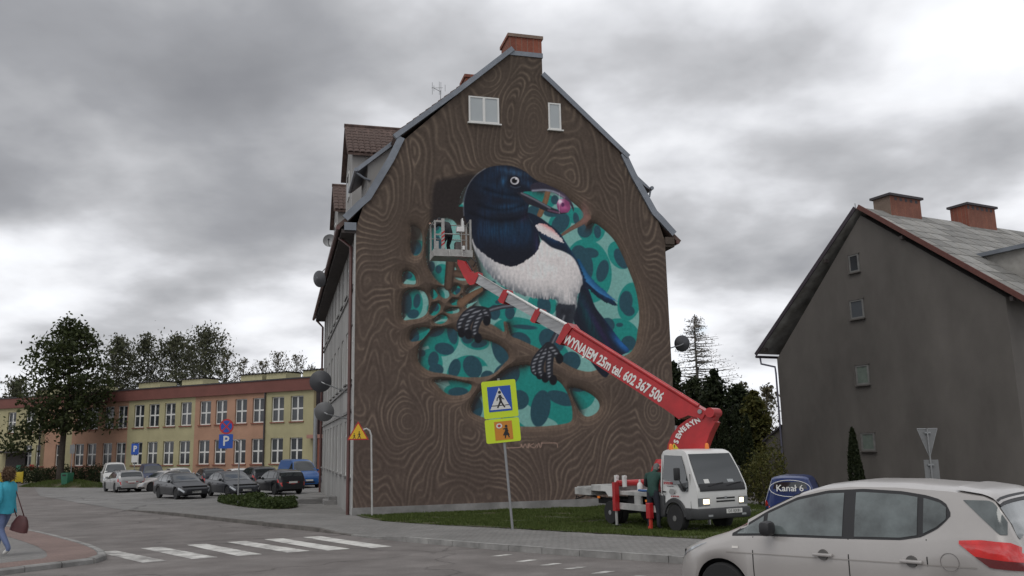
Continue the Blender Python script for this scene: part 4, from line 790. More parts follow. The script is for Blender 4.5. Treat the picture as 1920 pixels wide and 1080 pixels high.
# entrance on the left, porch wing on the right
mb = MB(); mb.box(door_x - 1.6, door_x + 1.6, -.1, .03, -1, 2.9); d = mb.build('entrance', M_DARKWOOD, school); mb = MB(); mb.box(door_x - 2.2, door_x + 2.2, .03, 1.3, 2.95, 3.15); mb.build('canopy', M_DARKCAP, d); mb = MB(); mb.box(door_x - 1.0, door_x - .3, .035, .05, .9, 1.7); mb.build('notice', mat('green_notice', (.04, .2, .12), .6), d)
mb = MB(); mb.box(door_x - 3.1, door_x - 2.4, .01, .03, 1.2, 1.75); mb.build('red_plaque', mat('red_plaque', (.35, .04, .03), .6), school)
mb = MB(); mb.box(-5, -.02, -9, -1.2, -1, 7.0); w = mb.build('side_wing', M_REDW, school); mb = MB(); mb.box(-5, .25, -1.2, .5, 3.55, 3.85); mb.build('canopy', mat('pale_red_concrete', (.36, .19, .15), .9, var=.1), w); mb = MB(); mb.box(-1.1, -.85, .2, .42, -1, 3.55); mb.build('pillar', M_REDW, w)
mb = MB(); mb.tube([(-1.6, 1.6, -1), (-1.6, 1.6, 5.9)], .16, 10); mb.build('flue', M_STEEL, school, smooth=40)

# ================================================================== GREY HOUSE ON THE RIGHT
RA = R(117.2); RB = Vector((15.73, 51.44, -.63)); rhouse = thing('grey_house', 'grey rendered house with steep gable, slab roof and two brick chimneys', 'house', RB, RA)
RU = Vector((math.cos(RA), math.sin(RA), 0)); RN = Vector((math.sin(RA), -math.cos(RA), 0))      # RN: away from the camera, along the ridge
def rs(px, py, d=0.): P = on_plane(px, py, RB + RN * d, RN) - RB; return (P.dot(RU), P.z)
M_GREYR = mat('dark_grey_render', (.122, .112, .103), .95, var=.14, vscale=.5, bump=.3, bscale=30, stain=.32, sscale=.16, stretch=(1, 1, .5)); M_SLAB = mat('asbestos_slab', (.36, .355, .34), .9, var=.25, vscale=1.3, bump=.3, bscale=18, stain=.45, sscale=.5, var2=(.25, .24, .22))
M_VERGE = mat('red_brown_verge', (.12, .045, .036), .7, var=.2); M_VERGED = mat('dark_verge', (.045, .035, .045), .7, var=.2)
eL, rd, eR = (1.14, 7.78), (-7.22, 14.84), (-15.7, 8.44); DEP = 26.0
# local axes: x = along the gable to the left, y = RU turned 90 deg = towards the camera side; the house body lies at y < 0
mb = MB(); mb.prism([(-.21, -3), (-.21, 7.35), (rd[0], rd[1] - .35), (-14.7, 8.75), (-14.7, -3)], 'y', 0, -DEP); gable = mb.build('gable_wall', M_GREYR, rhouse)
def slope(a, b, y0, y1, th, name, m_):
    a, b = Vector(a), Vector(b); t = (b - a).normalized(); n = Vector((-t.y, t.x)); n = n if n.y > 0 else -n; mb = MB(); mb.prism([tuple(a), tuple(b), tuple(b + n * th), tuple(a + n * th)], 'y', y0, y1); return mb.build(name, m_, rhouse)
slope(eL, rd, .25, -DEP, .10, 'roof_left', M_SLAB); rr = slope(rd, eR, .25, -DEP, .06, 'roof_deck', M_DARKCAP)
slope((eL[0] + .05, eL[1] - .12), (rd[0], rd[1] - .02), .26, .32, .22, 'verge_board', M_VERGED); slope((rd[0] - .06, rd[1] - .02), (eR[0] - .05, eR[1] - .12), .26, .32, .24, 'verge_board', M_VERGE)
_n = M_SLAB.node_tree; _b = _n.nodes['Principled BSDF']; _src = _b.inputs['Base Color'].links[0].from_socket; _oi = _n.nodes.new('ShaderNodeObjectInfo'); _mr = _n.nodes.new('ShaderNodeMapRange'); _mr.inputs[3].default_value = .68; _mr.inputs[4].default_value = 1.12
_mx = _n.nodes.new('ShaderNodeMix'); _mx.data_type = 'RGBA'; _mx.blend_type = 'MULTIPLY'; _mx.inputs[0].default_value = 1; _n.links.new(_oi.outputs['Random'], _mr.inputs[0]); _n.links.new(_src, _mx.inputs[6]); _n.links.new(_mr.outputs[0], _mx.inputs[7]); _n.links.new(_mx.outputs[2], _b.inputs['Base Color'])
# roof slabs one by one on the visible slope
a, b = Vector(rd), Vector(eR); t = (b - a).normalized(); n = Vector((-t.y, t.x)); n = n if n.y > 0 else -n; Ls = (b - a).length; nr, nc = 11, 24; ch = (DEP) / nc
sm = MB(); sm.box(-ch * .465, ch * .465, -.02, Ls / nr * 1.06, .0, .025); sme = sm.mesh('roof_slab', M_SLAB)
for i in range(nc):
    for j in range(nr):
        p = a + t * (j * Ls / nr); o = put('roof_slab', sme, rr); yy = .3 - (i + .5) * ch; M = frame((p.x + n.x * .075, yy, p.y + n.y * .075), (0, -1, 0), (t.x, 0, t.y), (n.x, 0, n.y)); o.matrix_local = M @ Matrix.Rotation(R(1.0 + random.uniform(-.35, .5)), 4, 'X') @ Matrix.Rotation(R(random.uniform(-.5, .5)), 4, 'Z')
# timber purlin ends under the verge
for f in (.30, .93):
    for (p, q) in ((rd, eL), (rd, eR)):
        s = p[0] + (q[0] - p[0]) * f; z = p[1] + (q[1] - p[1]) * f - .28; mb = MB(); mb.box(s - .08, s + .08, 0, .24, z - .1, z + .1); mb.build('purlin', M_DARKWOOD, rhouse)
def rwin(pa, pb, pale):
    (s0, z0), (s1, z1) = rs(*pa), rs(*pb); s0, s1 = max(s0, s1), min(s0, s1); z0, z1 = min(z0, z1), max(z0, z1)
    w = MB()
    for q in ((s0 - .1, s0, z0, z1), (s1, s1 + .1, z0, z1), (s1 + .1, s0 - .1, z0, z0 + .09), (s1 + .1, s0 - .1, z1 - .08, z1)): w.box(q[0], q[1], .004, .05, q[2], q[3])
    wo = w.build('window', mat('recess_shaded_frame', (.16, .16, .155), .6, var=.2), rhouse); g = MB(); g.box(s1 + .06, s0 - .06, .01, .02, z0 + .05, z1 - .05); g.build('pane', pale, wo)  # frame colour darkened to paint in the shade of a deep recess
    g = MB(); g.box(s1 - .05, s0 + .05, .003, .13, z0 - .07, z0 - .004); g.build('sill', M_GREYR, wo); g = MB(); g.box(s0 + .002, s0 + .10, .003, .09, z0 - .003, z1 + .06); g.box(s1 - .05, s0 + .1, .003, .07, z1 + .003, z1 + .07); g.build('surround', M_GREYR, wo)
M_GREENGL = mat('greenish_glass', (.14, .17, .15), .1, spec=.5, var=.15)
rwin((1591, 480), (1613, 508), M_GLASS); rwin((1593, 565), (1622, 595), mat('grey_glass', (.08, .09, .10), .08, spec=.5)); rwin((1604, 686), (1632, 720), M_GREENGL); rwin((1614, 812), (1643, 845), M_GREENGL)
# chimneys with vent slots below a dark cover plate
def rchim(pl, pr, zt_px):
    (xa, za) = (rd[0], 0); 
    def along(px, py):                                    # distance along the ridge from the gable, at the ridge plane
        P = on_plane(px, py, RB + RU * rd[0], RU) - RB; return -P.dot(-RN), P.z
    y0, z0 = along(*pl); y1, z1 = along(*pr); zt = along((pl[0] + pr[0]) / 2, zt_px)[1]; y0, y1 = -y0, -y1
    mb = MB(); mb.box(rd[0] - .55, rd[0] + .55, min(y0, y1), max(y0, y1), rd[1] - .9, zt - .13); c = mb.build('chimney', M_BRICK, rhouse)
    mb = MB(); mb.box(rd[0] - .68, rd[0] + .68, min(y0, y1) - .13, max(y0, y1) + .13, zt - .13, zt); mb.build('cover_plate', M_DARKCAP, c)
    k = int((max(y0, y1) - min(y0, y1)) / .42)
    for i in range(k):
        y = min(y0, y1) + .25 + i * .42; mb = MB(); mb.box(rd[0] - .555, rd[0] - .551, y, y + .2, zt - .36, zt - .17); mb.build('vent_slot', M_DARKCAP, c)
    mb = MB(); mb.box(rd[0] - .75, rd[0] - .545, min(y0, y1) - .1, max(y0, y1) + .1, rd[1] - .75, rd[1] - .35); mb.build('flashing', M_SLAB, c)
rchim((1654, 390), (1711, 396), 372); rchim((1799, 408), (1851, 416), 389)
# flat dormer cut off by the picture edge
dx = rd[0] - 4.2; 
def onroof(px, py):
    nn = RU * n.x + Vector((0, 0, n.y)); P = on_plane(px, py, RB + RU * rd[0] + Vector((0, 0, rd[1])), nn) - RB; return P.dot(RU), -P.dot(RN), P.z
q = onroof(1850, 492); zt = q[2] + .35
mb = MB(); mb.box(q[0] - 3.4, q[0] + .9, q[1] - 9, q[1] - .25, q[2] - 3.2, zt); dm = mb.build('flat_dormer', mat('pale_dormer_render', (.30, .29, .27), .9, var=.15, stain=.3), rhouse)
mb = MB(); mb.box(q[0] - 3.7, q[0] + .95, q[1] - 9.2, q[1], zt, zt + .2); mb.build('dormer_fascia', M_ZINC, dm)
# gutter elbow, downpipe at the far corner, lightning rod, lean-to annex
mb = MB(); mb.tube([(eL[0] - .02, .4, eL[1] - .18), (eL[0] - .02, -DEP, eL[1] - .18)], .08, 8); mb.build('gutter', M_VERGED, rhouse, smooth=40)
mb = MB(); mb.tube([(eL[0] - .1, .15, eL[1] - .25), (eL[0] - .15, .15, eL[1] - .62), (-.10, .1, eL[1] - .9), (-.13, .09, eL[1] - 1.3), (-.13, .09, -2)], .055, 8); mb.build('downpipe', mat('blue_grey_pipe', (.10, .10, .14), .5), rhouse, smooth=40)
rp = rs(1597, 392); mb = MB(); mb.tube([(rp[0], -.3, rp[1] - 1.2), (rp[0], -.3, rp[1] + .35)], .03, 5); mb.build('lightning_rod', M_STEEL, rhouse)
a1, a2 = rs(1435, 826), rs(1464, 800); mb = MB(); mb.prism([(-.2, -3), (-.2, a2[1]), (a1[0], a1[1]), (a1[0], -3)], 'y', -.02, -6); an_ = mb.build('annex', M_GREYR, rhouse)
mb = MB(); mb.prism([(-.2, a2[1] + .002), (a1[0] + .15, a1[1] - .10), (a1[0] + .15, a1[1] + .02), (-.2, a2[1] + .12)], 'y', .1, -6.1); mb.build('annex_roof', M_DARKCAP, an_)
# ================================================================== CARS
M_TYRE = mat('tyre_rubber', (.018, .018, .019), .85, var=.2); M_RIM = mat('alloy_rim', (.42, .43, .44), .35, metal=.7); M_UNDER = mat('underbody_light_block', (.01, .01, .011), .9)
M_CARGLASS = mat('car_glass', (.022, .027, .03), .04, spec=.8, coat=.5); M_TRIM = mat('black_trim', (.016, .016, .018), .5)
M_HEAD = mat('headlamp_glass', (.42, .44, .46), .12, spec=.8, metal=.3); M_TAIL = mat('red_lamp', (.42, .012, .010), .15, spec=.7, coat=.6); M_PLATE = mat('number_plate', (.62, .62, .60), .5); M_SEAM = mat('panel_gap', (.02, .02, .02), .9)
def paint(name, c, metal=.0, rough=.28): return mat(name, c, rough, metal=metal, coat=.25, var=.05, vscale=1.5, spec=.5)
PT_SILVER = paint('champagne_silver_paint', (.43, .41, .395), .25, .30); PT_GREY = paint('silver_grey_paint', (.31, .31, .31), .3, .3); PT_BLACK = paint('black_paint', (.012, .013, .016)); PT_DKGREY = paint('dark_grey_paint', (.035, .038, .045), .2); PT_WHITE = paint('white_paint', (.55, .55, .54)); PT_BLUE = paint('van_blue_paint', (.02, .085, .26)); PT_NAVY = paint('navy_paint', (.018, .028, .075)); PT_KBLUE = paint('royal_blue_paint', (.012, .03, .13)); PT_ANTH = paint('anthracite_paint', (.022, .025, .033), .2)
class Car:
    def __init__(s, L, W, top, belt, wheels, wr=.31, sill=.22, tumble=.30, arch=1.16, nose=.34, nosek=.34, tail=.30, tailk=.22):
        s.L, s.W, s.top, s.belt, s.wheels, s.wr, s.sill, s.tumble, s.ra = L, W, np.array(top), np.array(belt), wheels, wr, sill, tumble, wr * arch
        s.nose, s.nosek, s.tail, s.tailk = nose, nosek, tail, tailk
    def zt(s, x): return float(np.interp(x, s.top[:, 0], s.top[:, 1]))
    def zl(s, x): return min(float(np.interp(x, s.belt[:, 0], s.belt[:, 1])), s.zt(x) - .015)
    def zb(s, x):
        z = s.sill + .06 * max(0, (.5 - x) / .5) + .10 * max(0, (x - s.L + .5) / .5)
        for xw in s.wheels:
            if abs(x - xw) < s.ra: z = max(z, s.wr + math.sqrt(s.ra ** 2 - (x - xw) ** 2))
        return min(z, s.zl(x) - .06)
    def hw(s, x):
        h = s.W / 2
        if x < s.nose: h *= 1 - s.nosek * ((s.nose - x) / s.nose) ** 2
        if x > s.L - s.tail: h *= 1 - s.tailk * ((x - s.L + s.tail) / s.tail) ** 2
        return h
    def section(s, x):
        h, zb, zl, zt = s.hw(x), s.zb(x), s.zl(x), s.zt(x); zs = zl - .06 * min(1, (zl - zb) / .3); g = max(0, zt - zl)
        rh = max(h * .93 - max(0, g - .06) * s.tumble, h * .5); ze = zl + g * (.90 if g > .2 else .6); flare = .012 if any(abs(x - w) < s.ra * 1.08 for w in s.wheels) else 0
        return [(h * .955 + flare, zb), (h * .985 + flare, zb + (zs - zb) * .3), (h, zb + (zs - zb) * .62), (h * .992, zs), (h * .962, zl), (h * .962 + (rh - h * .962) * .5 + .006, zl + (ze - zl) * .5), (rh, ze), (rh * .82, ze + (zt - ze) * .62), (rh * .45, ze + (zt - ze) * .94), (0, zt)]
    def y_at(s, x, z):
        S = s.section(x); return float(np.interp(z, [p[1] for p in S], [p[0] for p in S]))
    def stations(s):
        xs = set(np.linspace(0, s.L, 60)); xs |= set(s.top[:, 0]); xs |= {0.012, .03, s.L - .012, s.L - .03}
        for w in s.wheels: xs |= set(w + s.ra * np.sin(np.linspace(-math.pi / 2, math.pi / 2, 22))) | {w - s.ra - .004, w + s.ra + .004}
        xs = sorted(x for x in xs if 0 <= x <= s.L); return [x for i, x in enumerate(xs) if i == 0 or x - xs[i - 1] > .002]
    def body(s, parent, m_):
        mb = MB(); rows = []
        for x in s.stations():
            S = s.section(x); rows.append([(x, -y, z) for y, z in S] + [(x, y, z) for y, z in S[-2::-1]])
        mb.grid(rows); n = len(rows[0]); k = len(rows); mb.add(rows[0], [tuple(range(n))]); mb.add(rows[-1], [tuple(range(n))])
        o = mb.build('body', m_, parent, smooth=38)
        mb = MB(); mb.box(.2, s.L - .2, -s.W / 2 + .2, s.W / 2 - .2, s.sill - .02, min(.72, s.zl(s.L / 2) - .1)); mb.build('underbody_light_block', M_UNDER, parent); return o  # dark box added inside the open shell to block light through the arches
    def side(s, parent, name, m_, xs, zlo, zhi, off=.006, sides=(-1, 1), rows=4):
        """Panel lying on the flank between two height curves."""
        for sg in sides:
            P = [[(x, sg * (s.y_at(x, zlo(x) + (zhi(x) - zlo(x)) * j / rows) + off), zlo(x) + (zhi(x) - zlo(x)) * j / rows) for j in range(rows + 1)] for x in xs]
            mb = MB(); mb.grid(P); mb.build(name, m_, parent, smooth=True)
    def deck(s, parent, name, m_, x0, x1, f0, f1, off=.007, n=8):
        """Panel on the upper surface (windscreens): f0, f1 share of the roof width at both ends."""
        P = []
        for i in range(n + 1):
            x = x0 + (x1 - x0) * i / n; S = s.section(x); rh = S[6][0]; f = f0 + (f1 - f0) * i / n; row = []
            dz = s.zt(min(x + .02, s.L)) - s.zt(max(x - .02, 0)); nv = Vector((-dz, 0, .04)).normalized() * off
            for j in range(13):
                y = rh * f * (j / 6 - 1); z = float(np.interp(abs(y), [p[0] for p in S[:5:-1]], [p[1] for p in S[:5:-1]])); row.append((x + nv.x, y, z + nv.z))
            P.append(row)
        mb = MB(); mb.grid(P); return mb.build(name, m_, parent, smooth=True)
    def wheels_(s, parent, rim=M_RIM, spokes=7):
        t = MB(); w = .19; r = s.wr; t.lathe([(r * .66, -w / 2), (r * .93, -w / 2), (r, -w / 2 + .03), (r, w / 2 - .03), (r * .93, w / 2), (r * .66, w / 2)], 26, 'y'); tm = t.mesh('tyre', M_TYRE, smooth=40)
        d = MB(); d.lathe([(r * .68, -.02), (r * .68, -w / 2 + .02), (r * .62, -w / 2 + .03), (r * .60, -.03), (.05, -.05), (.04, -.07), (.001, -.07)], 26, 'y')
        for k in range(spokes):
            a = 2 * math.pi * k / spokes; d.M = Matrix.Rotation(a, 4, 'Y'); d.box(-.028, .028, -w / 2 + .015, -.02, .03, r * .64)
        dm = d.mesh('rim', rim, smooth=35)
        for x in s.wheels:
            for sg in (-1, 1):
                o = put('wheel', tm, parent, loc=(x, sg * (s.W / 2 - .12), r)); o.rotation_euler = (0, random.uniform(0, 1), 0 if sg < 0 else math.pi); put('rim', dm, o)
    def plates(s, parent, zf, zr):
        for x, z in ((-.012, zf), (s.L + .004, zr)): mb = MB(); mb.box(x, x + .012, -.26, .26, z - .055, z + .055); mb.build('number_plate', M_PLATE, parent)
    def mirrors(s, parent, m_, x):
        for sg in (-1, 1):
            y = sg * (s.y_at(x, s.zl(x)) + .1); mb = MB(); mb.box(x - .07, x + .06, y - .09, y + .09, s.zl(x) + .02, s.zl(x) + .17, .035); mb.build('mirror', m_, parent, smooth=40)
    def handles(s, parent, xs, z, m_):
        for x in xs:
            for sg in (-1, 1):
                y = sg * s.y_at(x, z); mb = MB(); mb.box(x - .09, x + .09, min(y, y + sg * .035), max(y, y + sg * .035), z - .016, z + .016, .01); mb.build('door_handle', m_, parent, smooth=40)
    def seams(s, parent, xs, z0=None):
        for x in xs: s.side(parent, 'door_gap', M_SEAM, [x - .006, x + .006], lambda q: (z0 if z0 else s.sill + .05), lambda q: s.zl(x), .003)
SHAPES = dict(
  hatch=dict(L=4.1, W=1.74, top=[(0, .45), (.05, .58), (.18, .68), (.6, .80), (1.05, .91), (1.25, 1.02), (1.75, 1.32), (2.05, 1.42), (2.5, 1.46), (3.2, 1.43), (3.6, 1.36), (3.75, 1.28), (3.95, 1.0), (4.04, .86), (4.1, .5)], belt=[(0, .43), (.2, .63), (.7, .78), (1.1, .87), (2, .90), (3.4, .96), (3.85, .94), (4.1, .48)], wheels=(.78, 3.3), glass=(1.12, 3.62), ws=(1.14, 1.80), rw=(3.66, 3.93)),
  sedan=dict(L=4.5, W=1.76, top=[(0, .44), (.05, .56), (.2, .66), (.7, .78), (1.25, .90), (1.45, .99), (2.0, 1.30), (2.3, 1.41), (2.7, 1.44), (3.2, 1.40), (3.55, 1.26), (3.95, 1.03), (4.1, 1.0), (4.4, .97), (4.46, .85), (4.5, .5)], belt=[(0, .42), (.2, .62), (.8, .76), (1.3, .86), (2.2, .89), (3.4, .93), (4.3, .92), (4.5, .48)], wheels=(.85, 3.5), glass=(1.32, 3.55), ws=(1.35, 2.02), rw=(3.52, 3.93)),
  estate=dict(L=4.6, W=1.77, top=[(0, .45), (.05, .58), (.2, .68), (.7, .80), (1.2, .91), (1.4, 1.0), (1.95, 1.33), (2.25, 1.44), (2.7, 1.49), (3.6, 1.47), (4.15, 1.41), (4.25, 1.33), (4.45, 1.02), (4.54, .88), (4.6, .5)], belt=[(0, .43), (.2, .63), (.8, .78), (1.3, .88), (2.2, .92), (3.8, .98), (4.4, .96), (4.6, .48)], wheels=(.85, 3.55), glass=(1.28, 4.1), ws=(1.3, 1.98), rw=(4.2, 4.44)),
  mpv=dict(L=4.1, W=1.77, top=[(0, .48), (.05, .62), (.16, .73), (.5, .87), (.82, .97), (1.0, 1.05), (1.35, 1.25), (1.7, 1.43), (2.0, 1.525), (2.35, 1.565), (2.85, 1.565), (3.35, 1.53), (3.68, 1.48), (3.78, 1.43), (3.94, 1.14), (4.0, 1.0), (4.07, .85), (4.1, .5)], belt=[(0, .46), (.2, .69), (.6, .83), (1.0, .93), (2.0, .97), (3.0, 1.0), (3.45, 1.06), (3.8, 1.06), (4.0, .95), (4.1, .5)], wheels=(.80, 3.41), glass=(1.0, 3.52), ws=(1.02, 1.76), rw=(3.72, 3.94)),
  van=dict(L=4.9, W=1.9, top=[(0, .5), (.06, .72), (.2, .86), (.7, 1.02), (.95, 1.12), (1.2, 1.38), (1.6, 1.78), (1.85, 1.93), (2.2, 1.98), (4.6, 1.97), (4.78, 1.9), (4.86, 1.4), (4.9, .5)], belt=[(0, .48), (.2, .8), (.9, 1.05), (1.6, 1.12), (4.5, 1.14), (4.8, 1.1), (4.9, .48)], wheels=(.85, 3.9), glass=(1.0, 2.0), ws=(.98, 1.7), rw=(4.80, 4.85)),
  boxvan=dict(L=4.2, W=1.75, top=[(0, .46), (.05, .6), (.2, .72), (.6, .86), (1.0, 1.0), (1.3, 1.2), (1.75, 1.62), (2.0, 1.74), (2.4, 1.80), (3.9, 1.80), (4.06, 1.74), (4.14, 1.2), (4.2, .5)], belt=[(0, .44), (.2, .68), (.7, .85), (1.1, .96), (2.0, 1.0), (3.9, 1.04), (4.1, 1.0), (4.2, .48)], wheels=(.8, 3.4), glass=(1.1, 2.2), ws=(1.04, 1.74), rw=(4.08, 4.13)))
def make_car(shape, m_, label, loc, yaw, name='parked_car', cat='car', group='cars parked in front of the school', scale=1., rails=False, full_glass=True, tint=None):
    """loc: middle of the car on the ground; yaw: direction the nose points to."""
    d = dict(SHAPES[shape]); gl, ws, rw = d.pop('glass'), d.pop('ws'), d.pop('rw'); C = Car(**d)
    root = thing(name, label, cat, loc, yaw, group); root.scale = (scale,) * 3
    p = bpy.data.objects.new('chassis', None)             # the car is modelled nose at x=0: flip and centre it through a shared matrix
    bpy.data.objects.remove(p)
    before = set(COL.objects); b = C.body(root, m_); g = M_CARGLASS
    x0, x1 = gl; ze = lambda x: C.section(x)[6][1] - .035; zl = lambda x: C.zl(x) + .02
    hi = lambda x: max(zl(x) + .004, min(ze(x), zl(x) + (x - x0) * 1.4 + .004, zl(x) + max(0., (x1 - x)) * 3.2 + .02))
    C.side(root, 'window_trim', M_TRIM, np.linspace(x0, x1, 26), lambda x: zl(x) - .012, lambda x: hi(x) + .012, .004)
    n = 3 if x1 - x0 > 2 else 1; cut = np.linspace(x0 + .06, x1 - .03, n + 1) if n == 1 else [x0 + .05, x0 + (x1 - x0) * .46, x0 + (x1 - x0) * .82, x1 - .03]
    for a, c in zip(cut[:-1], cut[1:]): C.side(root, 'side_window', g, np.linspace(a + .03, c - .03, 10), lambda x: zl(x) + .008, lambda x: max(hi(x) - .012, zl(x) + .01), .010)
    C.deck(root, 'windscreen', g, ws[0] + .02, ws[1], .95, .90); C.deck(root, 'rear_window', g, rw[0], rw[1] - .02, .86, .9)
    zf = C.zl(.12)
    C.side(root, 'headlamp', M_HEAD, np.linspace(.05, .42, 9), lambda x: C.zl(x) - .13 + .05 * x, lambda x: C.zl(x) - .015, .006)
    zr = C.zl(C.L - .25)
    C.side(root, 'tail_lamp', M_TAIL, np.linspace(C.L - .30, C.L - .015, 9), lambda x: zr - .22, lambda x: min(zr - .02, C.zl(x) - .02), .006)
    C.side(root, 'lower_bumper', M_TRIM, np.linspace(.0, .36, 8), lambda x: C.zb(x) + .01, lambda x: C.zb(x) + .09, .006); C.side(root, 'lower_bumper', M_TRIM, np.linspace(C.L - .4, C.L, 8), lambda x: C.zb(x) + .01, lambda x: C.zb(x) + .12, .006)
    mb = MB(); mb.box(-.012, .0, -.36, .36, .36, .46); mb.build('grille', M_TRIM, root)
    C.plates(root, .40 if shape != 'van' else .55, .72 if shape in ('hatch', 'mpv', 'estate', 'boxvan', 'van') else .70); C.wheels_(root); C.mirrors(root, m_, x0 + .35)
    hx = (x0 + (x1 - x0) * .40, x0 + (x1 - x0) * .76); C.handles(root, hx, C.zl(2) - .12, m_); C.seams(root, (x0 + .12, x0 + (x1 - x0) * .46, x0 + (x1 - x0) * .84))
    if rails:
        for sg in (-1, 1): mb = MB(); y = sg * (C.section(2.5)[6][0] - .03); mb.tube([(x, y, C.zt(x) + .03) for x in np.linspace(x0 + .9, x1 - .1, 6)], .018, 6); mb.build('roof_rail', M_TRIM, root)
    # nose along +x of the thing, origin under the middle
    T = Matrix.Rotation(math.pi, 4, 'Z') @ Matrix.Translation((-C.L / 2, 0, 0))
    for ch in root.children: ch.matrix_basis = T @ ch.matrix_basis
    return root, C
def park(px, py, yaw, shape, m_, label, dx=0., dy=0., **kw):
    p = gpt(px, py); return make_car(shape, m_, label, (p.x + dx, p.y + dy, p.z + .012), R(yaw), **kw)
GRP = 'cars parked in front of the school'
park(230, 922, 128, 'estate', PT_GREY, 'silver-grey estate car with its tailgate towards the road', rails=True)
park(213, 912, -62, 'van', PT_WHITE, 'white delivery van parked behind the silver-grey estate', scale=.98)
park(283, 911, -60, 'boxvan', PT_NAVY, 'dark navy people carrier beside the white van')
park(303, 920, -125, 'sedan', PT_SILVER, 'pale silver saloon half hidden by the black saloon', scale=.97)
park(339, 934, -48, 'sedan', PT_BLACK, 'black saloon with its nose to the road, next to the silver cars')
park(335, 913, -58, 'hatch', PT_WHITE, 'white hatchback in the back row of the parking lot')
park(390, 914, 122, 'hatch', PT_ANTH, 'dark grey hatchback in the back row, tail lamps showing')
park(434, 930, -50, 'sedan', PT_DKGREY, 'dark grey saloon behind the parking sign post')
park(450, 916, -60, 'hatch', PT_WHITE, 'white hatchback behind the dark grey saloon', scale=.97)
park(480, 917, 125, 'mpv', PT_DKGREY, 'grey hatchback in the back row beside the black hatchback')
park(521, 926, 130, 'hatch', PT_BLACK, 'black hatchback with red tail lamps beside the blue van')
park(559, 914, -58, 'van', PT_BLUE, 'bright blue van parked by the school porch')
kc, KC = make_car('boxvan', PT_KBLUE, 'royal blue small van with white oval lettering on its tailgate', G(10.05, 31.4, .1), R(66), name='parked_van', cat='van', group=None, scale=1.0)
M_WHITEP = mat('white_lettering', (.72, .72, .70), .6)
TM = frame((-2.105, 0, 1.28), (0, -1, 0), (.04, 0, 1), (-1, 0, .04))
KM = frame((-2.115, 0, 1.40), (0, -1, 0), (.09, 0, .99), (-.99, 0, .09))
text_mesh('Kanał 6', .30, M_WHITEP, 'lettering', kc, KM, .006, bold=.004)
mb = MB(); mb.M = KM
ov = [(math.cos(a) * .66, math.sin(a) * .27) for a in np.linspace(0, 2 * math.pi, 41)]; mb.tube([(x, y, 0) for x, y in ov], .012, 5, cap=False); mb.build('oval_mark', M_WHITEP, kc)

